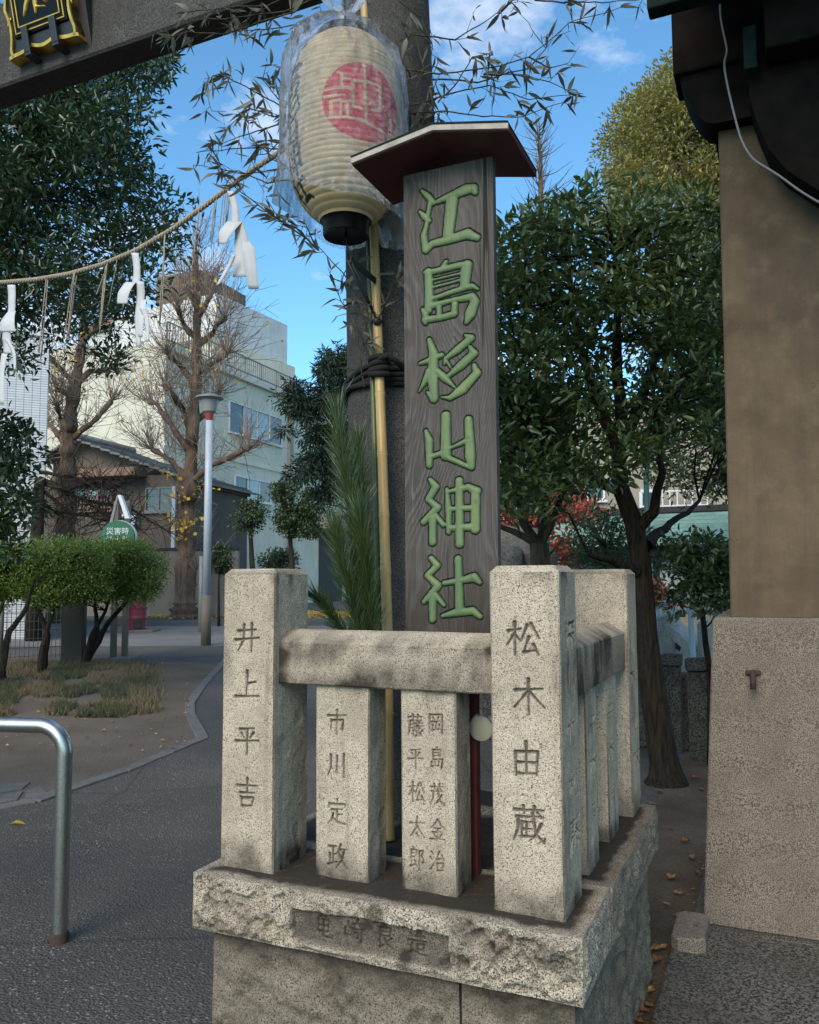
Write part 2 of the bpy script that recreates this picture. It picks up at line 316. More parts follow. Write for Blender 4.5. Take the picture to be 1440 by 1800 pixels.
M_FASCIA = flat('weathered_fascia', (0.36, 0.31, 0.27), 0.85, var=0.25, scale=25)
def m_bamboo(name, a, b):
    m = Mat(name, 0.42); c = m.mix(m.ramp(m.noise(1.0, 4, 0.6, vec=m.map(scale=(60, 60, 3))), [(0.3, 0.0), (0.7, 1.0)]), a, b)
    c = m.mix(m.ramp(m.noise(13, 4, 0.7), [(0.66, 0.0), (0.8, 0.7)]), c, tuple(x * 0.35 for x in a)); m.col(c); return m.m
M_BAMBOO = m_bamboo('yellow_bamboo', (0.34, 0.22, 0.075), (0.46, 0.32, 0.13)); M_GBAMBOO = m_bamboo('green_bamboo', (0.045, 0.07, 0.02), (0.09, 0.12, 0.035))
def m_paper():
    m = Mat('lantern_paper', 0.65); n = m.noise(4, 5, 0.6); c = m.mix(m.ramp(n, [(0.35, 0.0), (0.65, 1.0)]), (0.50, 0.36, 0.185), (0.61, 0.46, 0.265))
    c = m.mix(m.attr('rib'), c, (0.27, 0.18, 0.08)); c = m.mix(m.attr('red'), c, (0.52, 0.006, 0.028)); c = m.mix(m.attr('ink'), c, (0.012, 0.011, 0.012)); m.col(c)
    m.b.inputs['Subsurface Weight'].default_value = 0.0; return m.m
M_PAPER = m_paper()
def m_bag():
    m = Mat('clear_plastic', 0.08); t = m.t; out = t.nodes['Material Output']; tr = m.n('BsdfTransparent'); tr.inputs[0].default_value = (0.93, 0.95, 0.97, 1)
    bmp = m.n('Bump', Strength=0.9, Distance=0.012, Height=m.math('ADD', m.noise(26, 6, 0.72, dist=1.2), m.math('MULTIPLY', m.noise(1.0, 5, 0.7, vec=m.map(scale=(30, 30, 5)), dist=1.0), 1.2)))
    gl = m.n('BsdfGlossy'); gl.inputs['Roughness'].default_value = 0.13; gl.inputs['Color'].default_value = (1, 1, 1, 1); m.put(gl.inputs['Normal'], bmp.outputs[0])
    df = m.n('BsdfTranslucent'); df.inputs[0].default_value = (0.85, 0.87, 0.9, 1)
    f = m.n('Fresnel'); f.inputs[0].default_value = 1.45; m.put(f.inputs['Normal'], bmp.outputs[0])
    a = m.n('MixShader'); m.put(a.inputs[0], m.math('MINIMUM', m.math('MULTIPLY', f.outputs[0], 1.5), 0.8)); m.put(a.inputs[1], tr.outputs[0]); m.put(a.inputs[2], gl.outputs[0])
    df2 = m.n('BsdfDiffuse'); df2.inputs[0].default_value = (0.8, 0.82, 0.85, 1); m.put(df2.inputs['Normal'], bmp.outputs[0])
    b = m.n('MixShader'); cr_ = m.math('ABSOLUTE', m.math('SUBTRACT', m.noise(15, 4, 0.6, dist=2.2), 0.5)); cr2 = m.math('ABSOLUTE', m.math('SUBTRACT', m.noise(34, 3, 0.6, dist=2.5, vec=m.map(scale=(1, 1, 0.5))), 0.5)); m.put(b.inputs[0], m.math('MAXIMUM', m.ramp(m.noise(7, 5, 0.75, dist=1.5), [(0.55, 0.0), (0.75, 0.16)]), m.math('MAXIMUM', m.ramp(cr_, [(0.0, 0.40), (0.014, 0.0)]), m.ramp(cr2, [(0.0, 0.25), (0.012, 0.0)])))); m.put(b.inputs[1], a.outputs[0]); m.put(b.inputs[2], df2.outputs[0])  # white diffuse lines painted as highlights on the wrinkles
    t.links.new(b.outputs[0], out.inputs['Surface']); return m.m
M_BAG = m_bag()
M_BLACK = flat('black_lacquer', (0.004, 0.004, 0.004), 0.32, var=0.1, spec=0.12); M_ROPEBLACK = flat('black_palm_rope', (0.010, 0.009, 0.009), 0.9, bump=0.6, bscale=200)
M_GOLD = flat('gilt_wood', (0.55, 0.34, 0.07), 0.38, 0.7, var=0.3, scale=18); M_IRON = flat('black_iron', (0.012, 0.013, 0.016), 0.5)
M_STRAW = flat('straw_rope', (0.34, 0.28, 0.205), 0.9, var=0.3, scale=90, bump=0.5, bscale=300); M_PAPERW = flat('white_paper', (0.50, 0.50, 0.515), 0.75, var=0.03)
def m_steel():
    m = Mat('stainless_steel', 0.3, 1.0); n = m.noise(1.0, 3, 0.6, vec=m.map(scale=(300, 300, 300))); z = m.sep()[2]
    m.col(m.mix(m.ramp(m.noise(14, 5, 0.7), [(0.4, 0.0), (0.75, 0.4)]), (0.52, 0.50, 0.47), (0.24, 0.21, 0.18))); m.rough(m.ramp(n, [(0.3, 0.24), (0.7, 0.42)])); return m.m
M_STEEL = m_steel()
def m_leaf(name, a, b, c3=None, rough=0.42, trans=0.25, c3amt=0.9):
    m = Mat(name, rough, spec=0.7); r = m.attr('rnd'); c = m.mix(r, a, b)
    if c3: c = m.mix(m.ramp(r, [(c3amt, 0.0), (min(1.0, c3amt + 0.02), 1.0)]), c, c3)
    m.col(c); out = m.t.nodes['Material Output']; tl = m.n('BsdfTranslucent'); m.put(tl.inputs[0], m.mix(0.5, c, tuple(min(1, x * 1.8) for x in b)))
    ms = m.n('MixShader'); ms.inputs[0].default_value = trans; m.put(ms.inputs[1], m.b.outputs[0]); m.put(ms.inputs[2], tl.outputs[0]); m.t.links.new(ms.outputs[0], out.inputs['Surface']); return m.m
L_DARK = m_leaf('dark_glossy_leaf', (0.014, 0.034, 0.016), (0.045, 0.085, 0.028), (0.12, 0.14, 0.03), 0.36, 0.18, 0.975)
L_SAKAKI = m_leaf('evergreen_leaf', (0.022, 0.050, 0.018), (0.125, 0.175, 0.045), (0.30, 0.15, 0.02), 0.36, 0.22, 0.982)
L_HEDGE = m_leaf('hedge_leaf', (0.060, 0.105, 0.016), (0.20, 0.27, 0.045), None, 0.45, 0.25)
L_GOLD = m_leaf('golden_green_leaf', (0.13, 0.13, 0.03), (0.33, 0.28, 0.07), None, 0.55, 0.25)
L_MID = m_leaf('mid_green_leaf', (0.020, 0.045, 0.018), (0.075, 0.115, 0.035), (0.45, 0.33, 0.03), 0.45, 0.22, 0.985)
L_CONIFER = m_leaf('conifer_spray', (0.014, 0.036, 0.020), (0.040, 0.075, 0.030), None, 0.5, 0.1)
L_PINE = m_leaf('pine_needle', (0.024, 0.048, 0.013), (0.062, 0.10, 0.024), None, 0.4, 0.12)
L_MAPLE = m_leaf('maple_leaf', (0.24, 0.045, 0.03), (0.42, 0.12, 0.07), None, 0.55, 0.3)
L_SASA = m_leaf('withered_bamboo_leaf', (0.045, 0.048, 0.036), (0.15, 0.145, 0.10), None, 0.65, 0.2)
L_GINKGO = m_leaf('ginkgo_leaf', (0.50, 0.28, 0.03), (0.68, 0.45, 0.06), None, 0.55, 0.3)
L_GRASS = m_leaf('grass_blade', (0.04, 0.058, 0.018), (0.16, 0.125, 0.065), None, 0.7, 0.2)
L_DRY = m_leaf('dry_leaf', (0.16, 0.065, 0.02), (0.45, 0.30, 0.11), None, 0.7, 0.15)
def bark(name, a, b, sc_=(14, 14, 2.5)):
    m = Mat(name, 0.92, spec=0.15); n = m.noise(1.6, 6, 0.7, vec=m.map(scale=sc_)); m.col(m.mix(m.ramp(n, [(0.35, 0.0), (0.65, 1.0)]), a, b)); m.bump(n, 0.9, 0.03); return m.m
K_DARK = bark('dark_bark', (0.012, 0.010, 0.008), (0.055, 0.042, 0.032), (26, 26, 4)); K_GINKGO = bark('grey_brown_bark', (0.075, 0.050, 0.036), (0.19, 0.135, 0.10), (5, 5, 1)); K_TWIG = flat('twig_bark', (0.21, 0.15, 0.115), 0.85, var=0.3); K_OLIVE = bark('olive_bark', (0.035, 0.030, 0.020), (0.11, 0.095, 0.065), (22, 22, 3))
M_GLASS = flat('window_glass', (0.05, 0.06, 0.07), 0.08, var=0.3, scale=1.0, spec=0.8); M_CURTAIN = flat('curtained_glass', (0.30, 0.34, 0.37), 0.15, var=0.25, scale=3.0, spec=0.7)
def wall(name, c, var=0.12, dirt=0.35):
    m = Mat(name, 0.9, spec=0.15); n = m.noise(0.7, 5, 0.65); k = m.mix(m.ramp(n, [(0.3, 0.0), (0.7, 1.0)]), tuple(x * (1 - var) for x in c), tuple(min(1, x * (1 + var)) for x in c))
    k = m.mix(m.ramp(m.noise(1.0, 5, 0.7, vec=m.map(scale=(3, 3, 0.25))), [(0.5, 0.0), (0.8, dirt)]), k, tuple(x * 0.45 for x in c)); m.col(k); m.bump(m.noise(18, 4), 0.25, 0.02); return m.m
M_W_GREEN = wall('pale_green_render', (0.58, 0.555, 0.46)); M_W_CREAM = wall('cream_render', (0.62, 0.57, 0.46)); M_W_WHITE = wall('white_render', (0.58, 0.58, 0.58)); M_W_GREY = wall('grey_mortar', (0.105, 0.092, 0.08), 0.25, 0.5); M_W_PINK = wall('pinkish_render', (0.15, 0.12, 0.10)); M_W_BEIGE = wall('beige_wall', (0.30, 0.265, 0.21)); M_W_CONC = wall('old_concrete', (0.20, 0.178, 0.148), 0.2, 0.5); M_ROOFTILE = wall('grey_roof_tile', (0.17, 0.17, 0.17), 0.25); M_REDTILE = wall('brown_roof_tile', (0.30, 0.17, 0.12), 0.25)
def m_tiles():
    m = Mat('white_mosaic_tile', 0.35); b = m.n('TexBrick'); b.offset = 0.0; m.put(b.inputs['Vector'], m.map(rot=(math.radians(90), 0, 0)))
    for k, v in (('Color1', (0.60, 0.60, 0.62, 1)), ('Color2', (0.53, 0.53, 0.56, 1)), ('Mortar', (0.20, 0.19, 0.19, 1))): b.inputs[k].default_value = v
    b.inputs['Scale'].default_value = 1.0; b.inputs['Mortar Size'].default_value = 0.006; b.inputs['Brick Width'].default_value = 0.17; b.inputs['Row Height'].default_value = 0.062; m.col(b.outputs['Color']); return m.m
M_TILES = m_tiles()
M_ALU = flat('white_sash', (0.55, 0.56, 0.57), 0.4); M_RUST = flat('rusty_rail', (0.20, 0.13, 0.095), 0.8, var=0.4); M_GREYPAINT = flat('grey_rail_paint', (0.16, 0.165, 0.17), 0.6)
M_LAMP = flat('pale_blue_grey_paint', (0.38, 0.43, 0.49), 0.4, var=0.1, scale=3); M_LAMPGREY = flat('lamp_grey', (0.22, 0.22, 0.21), 0.5); M_REDBAND = flat('red_lamp_neck', (0.33, 0.03, 0.04), 0.5)
M_SIGNGREEN = flat('sign_green', (0.012, 0.13, 0.065), 0.4, var=0.1); M_SIGNWHITE = flat('sign_white', (0.75, 0.76, 0.76), 0.5, var=0.04); M_BROWNPOST = flat('brown_grey_post', (0.13, 0.11, 0.085), 0.7); M_DRUM = flat('dark_red_drum', (0.16, 0.022, 0.035), 0.5, var=0.2); M_DARKPANEL = flat('dark_panel', (0.022, 0.018, 0.017), 0.7); M_WIRE = flat('green_grey_wire', (0.06, 0.07, 0.065), 0.6)
M_DARKWOOD = m_darkwood = flat('shade_darkened_timber', (0.010, 0.008, 0.0065), 0.9, var=0.4, scale=9, bump=0.3, spec=0.1); M_COPPER = flat('green_copper', (0.010, 0.020, 0.018), 0.9, var=0.4, scale=14, spec=0.08); M_VERDI = flat('verdigris_roof', (0.20, 0.34, 0.29), 0.7, var=0.25, scale=4); M_GREENPAINT = flat('dark_green_paint', (0.012, 0.055, 0.042), 0.5); M_RED = flat('vermilion_dark', (0.085, 0.009, 0.008), 0.7, var=0.25); M_IVORY = flat('ivory_plastic', (0.34, 0.33, 0.26), 0.5, var=0.08); M_CABLE = flat('grey_cable', (0.20, 0.20, 0.20), 0.6); M_RUSTIRON = flat('rusted_iron', (0.045, 0.025, 0.02), 0.8, var=0.4, scale=40); M_ROCK = granite('garden_rock', (0.20, 0.185, 0.16), (0.13, 0.12, 0.105), (0.10, 0.09, 0.08), 20, 0.38)  # timber colour lowered to stand for the shade under the eaves
M_PRINT = flat('dark_print', (0.05, 0.06, 0.06), 0.6)
# ================================================================ the ground
def sheet(name, pts, z, mat): 
    v = np.array([[p[0], p[1], z] for p in pts]); return struct(mk(name, v, [list(range(len(v)))], mat))
sheet('ground', [(-300, -60), (300, -60), (300, 400), (-300, 400)], 0.0, M_ASPH)
SOILL = [Gz(x, y) for x, y in ((-900, 1500), (-200, 1452), (58, 1405), (130, 1384), (215, 1352), (300, 1318), (352, 1294), (334, 1262), (332, 1240), (352, 1205), (384, 1170))] + [np.array([-4.9, 14.9, 0]), np.array([-7.5, 16.0, 0]), np.array([-16, 16.5, 0])]
sheet('earth_verge', SOILL, 0.004, M_DIRT)
sheet('soil_strip', [W(*p, 0) for p in ((0.02, -0.35), (0.45, -0.35), (3.2, 1.2), (3.2, 6.5), (-0.2, 6.0), (-0.35, 1.3), (0.02, 1.1))], 0.004, M_SOIL)
sheet('far_road', [(-26, 18.6), (-1.5, 18.0), (-1.5, 26), (-34, 27)], 0.004, M_ROAD)
sheet('asphalt_patch', [Gz(x, y) for x, y in ((-600, 1498), (60, 1416), (220, 1413), (400, 1420))] + [np.array([-0.3, 2.2, 0]), np.array([-0.3, -3, 0]), np.array([-5, -3, 0])], 0.003, M_ASPH2)
# kerb stones, one by one
kerb = bpy.data.objects.new('kerb', None); col.objects.link(kerb); kerb['kind'] = 'structure'
KP = [Gz(x, y) for x, y in ((-260, 1475), (58, 1410), (215, 1357), (356, 1298), (334, 1255), (334, 1237), (356, 1205), (388, 1170), (404, 1150))]
for a, b in zip(KP[:-1], KP[1:]):
    d = b - a; L = np.linalg.norm(d); n = max(1, int(round(L / 0.6))); e = d / L; q = np.array([-e[1], e[0], 0])
    for i in range(n):
        mb = MB(); s0, s1 = L * i / n + 0.004, L * (i + 1) / n - 0.004; dz = R_.uniform(-0.004, 0.004)
        mb.box((s0, -0.055, -0.05), (s1, 0.055, 0.014 + dz), 0.008, M=lambda v: a + v[:, :1] * e + v[:, 1:2] * q + v[:, 2:3] * np.array([0, 0, 1.0])); o = mb.build('kerb_stone', G_KERB, None); o.parent = kerb
for poly in (((-30, 1400), (38, 1390), (52, 1378), (10, 1380), (-40, 1388)), ((-30, 1420), (30, 1409), (40, 1394), (-30, 1404)), ((42, 1408), (84, 1398), (70, 1385), (48, 1392))):
    p = np.array([Gz(x, y)[:2] for x, y in poly]); k_ = {1400: 'long flat broken paving stone set in the earth farthest from the kerb', 1420: 'flat broken paving stone set in the earth along the kerb', 1408: 'small triangular broken paving stone at the corner of the kerb'}[poly[0][1]]; tag(MB().prism(p, 0.0, 0.012).build('stepping_stone', G_KERB), k_, 'paving stone', 'broken paving stones by the kerb')
# ================================================================ stone fence
CH = {
'井': [[(15,32),(85,26)],[(5,60),(95,52)],[(38,12),(36,60),(15,95)],[(68,8),(68,95)]], '上': [[(48,8),(48,88)],[(50,48),(82,42)],[(5,90),(95,86)]],
'平': [[(22,20),(78,14)],[(28,32),(38,46)],[(74,28),(60,46)],[(5,58),(95,52)],[(50,20),(50,98)]],
'吉': [[(12,28),(88,24)],[(50,4),(50,48)],[(22,50),(78,47)],[(26,64),(32,92)],[(26,66),(74,62),(68,90)],[(32,90),(68,88)]],
'市': [[(50,4),(54,14)],[(8,26),(92,22)],[(24,42),(24,80)],[(24,44),(78,40),(76,78),(66,74)],[(50,22),(50,98)]], '川': [[(22,12),(22,60),(8,94)],[(50,16),(50,80)],[(80,8),(80,96)]],
'定': [[(50,2),(53,12)],[(14,20),(12,34)],[(14,22),(88,18),(82,30)],[(26,42),(74,38)],[(50,40),(50,84)],[(52,60),(74,57)],[(32,56),(28,76),(8,96)],[(28,72),(50,88),(96,94)]],
'政': [[(8,18),(46,14)],[(28,16),(28,78)],[(30,46),(44,44)],[(14,44),(14,82)],[(6,86),(48,74)],[(64,6),(50,40)],[(58,26),(92,22)],[(80,24),(70,64),(44,96)],[(56,42),(72,70),(98,94)]],
'岡': [[(14,10),(12,94)],[(14,12),(86,8),(86,92),(74,86)],[(34,22),(40,34)],[(64,20),(58,34)],[(26,42),(74,38)],[(50,42),(50,76)],[(30,54),(30,78)],[(30,78),(70,74)],[(70,52),(70,76)]],
'島': [[(52,2),(44,10)],[(28,14),(28,56)],[(28,14),(74,11),(72,40)],[(30,26),(70,24)],[(30,38),(70,36)],[(28,56),(86,52),(80,92),(68,88)],[(40,62),(40,82)],[(20,66),(18,86)],[(18,86),(62,82)],[(62,62),(62,82)]],
'茂': [[(10,16),(90,12)],[(34,4),(36,24)],[(66,2),(62,24)],[(16,36),(88,32)],[(28,38),(26,66),(8,94)],[(54,24),(66,72),(94,94),(96,80)],[(78,50),(50,84),(36,92)],[(70,24),(78,30)]],
'金': [[(50,4),(30,28),(4,48)],[(50,4),(70,26),(96,44)],[(32,44),(68,41)],[(18,62),(82,58)],[(50,44),(50,88)],[(28,68),(36,80)],[(74,66),(64,80)],[(8,92),(92,88)]],
'治': [[(12,10),(24,20)],[(6,34),(18,44)],[(8,88),(28,60)],[(62,6),(44,42)],[(44,42),(84,34)],[(76,22),(90,42)],[(46,58),(50,92)],[(46,60),(86,55),(80,90)],[(50,90),(82,87)]],
'藤': [[(8,14),(92,10)],[(34,2),(36,22)],[(66,2),(62,22)],[(16,30),(14,70),(4,96)],[(16,30),(38,28),(38,92),(30,88)],[(18,46),(36,44)],[(18,62),(36,60)],[(56,28),(62,36)],[(84,26),(76,36)],[(48,42),(94,38)],[(46,54),(96,50)],[(70,30),(62,56),(44,72)],[(70,52),(96,72)],[(70,60),(70,96)],[(54,74),(62,82)],[(88,72),(78,82)],[(52,94),(66,84)],[(76,82),(90,94)]],
'松': [[(6,30),(44,24)],[(26,6),(26,94)],[(26,34),(4,66)],[(28,42),(42,56)],[(62,14),(46,52)],[(74,10),(96,48)],[(66,46),(52,86)],[(52,86),(88,80)],[(80,66),(94,92)]],
'太': [[(8,34),(92,28)],[(50,6),(46,50),(10,94)],[(50,46),(94,92)],[(46,76),(56,90)]],
'郎': [[(30,2),(34,10)],[(14,14),(14,84)],[(14,14),(48,11),(46,46)],[(16,28),(46,26)],[(16,44),(46,42)],[(10,86),(46,74)],[(36,60),(48,82)],[(64,14),(64,98)],[(64,16),(88,12),(76,38),(90,52),(84,68),(70,62)]],
'木': [[(10,34),(90,28)],[(50,4),(50,98)],[(50,34),(8,80)],[(52,36),(96,78)]], '由': [[(18,32),(20,94)],[(18,32),(84,28),(80,92)],[(50,4),(50,90)],[(22,60),(80,57)],[(22,90),(80,87)]],
'蔵': [[(8,14),(92,10)],[(34,2),(36,22)],[(66,2),(62,22)],[(14,32),(92,28)],[(18,34),(16,68),(4,96)],[(60,20),(70,74),(92,96),(96,82)],[(86,46),(66,80),(50,94)],[(74,18),(84,26)],[(28,46),(28,84)],[(28,46),(58,43)],[(30,64),(56,62)],[(28,84),(58,82)],[(42,46),(42,84)]],
'亀': [[(44,2),(26,22)],[(34,12),(66,10),(54,24)],[(24,26),(24,74)],[(24,26),(76,24),(74,72)],[(26,48),(74,46)],[(26,72),(74,70)],[(50,24),(50,90),(92,94),(94,80)]],
'崎': [[(8,40),(8,72),(36,68)],[(22,18),(22,68)],[(38,38),(38,68)],[(46,24),(94,20)],[(70,4),(50,38)],[(72,22),(88,36)],[(42,46),(98,42)],[(50,58),(50,80)],[(50,58),(70,56),(70,78),(50,80)],[(86,44),(86,96),(76,90)]],
'良': [[(50,2),(54,10)],[(24,16),(76,13),(74,46)],[(26,30),(74,28)],[(26,46),(74,44)],[(24,16),(24,94)],[(24,94),(46,80)],[(80,52),(62,64)],[(44,54),(62,78),(96,94)]],
'造': [[(48,8),(40,26)],[(40,24),(84,20)],[(62,4),(62,42)],[(34,42),(92,38)],[(46,54),(48,76)],[(46,54),(80,51),(76,76)],[(48,76),(78,74)],[(12,14),(22,22)],[(6,42),(24,40),(14,66),(22,80)],[(6,92),(26,82),(60,92),(98,92)]],
'深': [[(12,10),(24,20)],[(6,34),(18,44)],[(8,88),(28,60)],[(40,16),(40,28)],[(40,16),(92,13),(86,26)],[(54,24),(46,38)],[(72,22),(88,36)],[(36,52),(96,48)],[(66,36),(66,96)],[(64,52),(40,84)],[(68,54),(96,80)]],
'竹': [[(28,4),(8,34)],[(22,22),(48,19)],[(32,22),(32,90)],[(68,2),(52,34)],[(62,20),(96,16)],[(78,20),(78,94),(68,88)]] }
def chars_on(P, items, wpx, hpx, wt=0.052):
    """carved characters: items are (character, sight point); returned as brush strokes on the plane (along, height, radius)"""
    out = []
    for ch, x, y in items:
        a0, z0 = P.hit(x, y); sw = (P.hit(x + 8, y)[0] - P.hit(x - 8, y)[0]) / 16 * wpx; sh = abs(P.hit(x, y + 8)[1] - P.hit(x, y - 8)[1]) / 16 * hpx
        for st in CH[ch]:
            n = len(st); rr = wt * sh
            rad = [1.2, 0.75] if n == 2 else [1.15] + [0.95] * (n - 2) + [0.55]
            s = [(a0 + (p[0] - 50) / 100 * sw, z0 - (p[1] - 50) / 100 * sh, rr * q) for p, q in zip(st, rad)]
            if n == 2:
                m = ((s[0][0] + s[1][0]) / 2, (s[0][1] + s[1][1]) / 2, rr * 0.72); s = [s[0], m, s[1]]
            out.append(s)
    return out
fence = shrine_thing('stone_fence', 'low granite fence of square carved posts on a rough stone base around the torii foot', 'stone fence', -0.49, 0.5)
def post(name, u0, u1, v0, v1, z0, z1, parent, front=None, side=None, top=0.016, ins=0.015, b=0.004, seed=0, groove=0.008):
    rg = lambda d: [(u0 + b + d, v0 + d), (u1 - b - d, v0 + d), (u1 - d, v0 + b + d), (u1 - d, v1 - b - d), (u1 - b - d, v1 - d), (u0 + b + d, v1 - d), (u0 + d, v1 - b - d), (u0 + d, v0 + b + d)]
    V, Fq, INK = [], [], []; n = 0
    def grid(a0, a1, mk_pt, strokes, res):
        nonlocal n
        nu = max(2, int((a1 - a0) / res) + 1); nz = max(2, int((z1 - z0) / res) + 1)
        A, Z = np.meshgrid(np.linspace(a0, a1, nu), np.linspace(z0, z1, nz)); edge = np.minimum(np.minimum(A - a0, a1 - A), np.minimum(Z - z0, z1 - Z)); k = sstep(0, 0.012, edge)
        h = (fbm(np.stack([A * 30, Z * 30, A * 0 + seed], -1), 3, seed) - 0.5) * 0.0035 * k; chip = sstep(0.66, 0.8, vnoise(np.stack([A * 16, Z * 16, A * 0 + seed + 5.5], -1), seed)) * 0.0022 * k; h = h - chip
        ink = np.zeros_like(A)
        if strokes:
            s = sdf(A, Z, strokes) + (vnoise(np.stack([A * 300, Z * 300, A * 0], -1), 3) - 0.5) * 0.0012; h = h - groove * sstep(0.0012, -0.0045, s) * k; ink = sstep(0.0005, -0.003, s) * 0.8
        V.append(mk_pt(A.ravel(), h.ravel(), Z.ravel())); f = gridf(nu, nz) + n; Fq.extend(f.tolist()); INK.append(ink.ravel()); n += A.size
    grid(u0 + b, u1 - b, lambda a, h, z: np.stack([a, v0 - h, z], 1), front, 0.0022 if front else 0.008)
    grid(v0 + b, v1 - b, lambda a, h, z: np.stack([u1 + h, a, z], 1), side, 0.0026 if side else 0.008)
    r0 = [(x, y, z0) for x, y in rg(0)]; r1 = [(x, y, z1) for x, y in rg(0)]; r2 = [(x, y, z1 + top) for x, y in rg(ins)]
    V.append(np.array(r0 + r1 + r2)); INK.append(np.zeros(24)); m = n
    for i in range(8):
        j = (i + 1) % 8
        if i not in (0, 2): Fq.append([m + i, m + j, m + 8 + j, m + 8 + i])
        Fq.append([m + 8 + i, m + 8 + j, m + 16 + j, m + 16 + i])
    Fq.append([m + 16 + i for i in range(8)])
    v = np.concatenate(V); edge_ = np.minimum(np.abs(v[:, 0] - u0), np.abs(u1 - v[:, 0])); edge_ = np.minimum(edge_, 9) ; rl_ = sstep(0.10, 0.02, np.abs(v[:, 2] - 1.16)) * sstep(0.05, 0.0, np.minimum(np.abs(v[:, 0] - u1), np.abs(v[:, 0] - u0))) if 'corner' in name else sstep(1.02, 1.13, v[:, 2]) * 0.9
    bl = fbm(v * np.array([26, 26, 5]) + seed, 4, seed + 2); dirt = np.clip(sstep(z0 + 0.10, z0 - 0.01, v[:, 2] + 0.10 * (fbm(v * 18, 3, seed) - 0.5)) * 0.65 + 0.35 * rl_ * sstep(0.35, 0.6, bl) + 0.30 * sstep(0.56, 0.72, bl) * sstep(0.02, 0.0, edge_) + 0.35 * sstep(z1 - 0.05, z1, v[:, 2]) * sstep(0.45, 0.65, bl), 0, 1)
    wv = np.stack([fbm(v * 7 + k * 9.1, 2, seed) - 0.5 for k in range(3)], 1) * 0.0022; wv[:, 2] = 0
    return mk(name, v + wv, Fq, G_POST, parent, False, {'ink': np.concatenate(INK), 'dirt': dirt}, 'shrine')
P0 = FRONT(0.0); PB = FRONT(0.04); PS = SIDE(0.0); PSB = SIDE(-0.014)
post('corner_post', -0.988, -0.811, 0, 0.18, 0.598, 1.42, fence, chars_on(P0, [('井', 434, 1120), ('上', 434, 1203), ('平', 434, 1300), ('吉', 434, 1395)], 46, 56), seed=1)
post('corner_post', -0.177, 0, 0, 0.18, 0.598, 1.42, fence, chars_on(P0, [('松', 919, 1123), ('木', 929, 1225), ('由', 925, 1335), ('蔵', 930, 1450)], 60, 66),
     chars_on(PS, [('深', 1003, 1115), ('川', 1006, 1195), ('竹', 1006, 1290), ('松', 1010, 1380), ('藤', 1012, 1460)], 18, 56), seed=2)
post('corner_post', -0.215, 0.008, 0.942, 1.12, 0.598, 1.42, fence, None, chars_on(SIDE(0.008), [('川', 1110, 1130), ('木', 1113, 1190), ('松', 1117, 1270), ('太', 1120, 1330)], 12, 44), seed=3)
post('baluster', -0.702, -0.535, 0.04, 0.146, 0.598, 1.13, fence, chars_on(PB, [('市', 592, 1270), ('川', 592, 1345), ('定', 592, 1428), ('政', 593, 1505)], 38, 46), top=0.002, seed=4)
post('baluster', -0.442, -0.285, 0.04, 0.146, 0.598, 1.13, fence, chars_on(PB, [('岡', 766, 1273), ('島', 767, 1334), ('茂', 768, 1398), ('金', 769, 1460), ('治', 769, 1515), ('藤', 730, 1276), ('平', 730, 1332), ('松', 732, 1393), ('太', 733, 1455), ('郎', 733, 1510)], 29, 40, 0.05), top=0.002, seed=5)
for i, (v0, v1) in enumerate(((0.329, 0.474), (0.641, 0.8))):
    post('baluster', -0.125, -0.014, v0, v1, 0.598, 1.11, fence, None, chars_on(PSB, [('平', 1043 + 31 * i, 1270 - 20 * i), ('木', 1045 + 31 * i, 1340 - 22 * i), ('吉', 1047 + 31 * i, 1420 - 30 * i)], 13, 36), top=0.002, seed=6 + i)
def warpmesh(o, amp, freq, seed):
    me = o.data; n = len(me.vertices); c = np.empty(n * 3, np.float32); me.vertices.foreach_get('co', c); c = c.reshape(-1, 3)
    c = c + (np.stack([fbm(c * freq + 17.3 * k, 3, seed + k) for k in range(3)], 1) - 0.5) * amp; me.vertices.foreach_set('co', c.astype(np.float32).ravel()); me.update()
def add_attr(o, **kw):
    for k, a in kw.items():
        at = o.data.attributes.new(k, 'FLOAT', 'POINT'); at.data.foreach_set('value', np.asarray(a, np.float32))
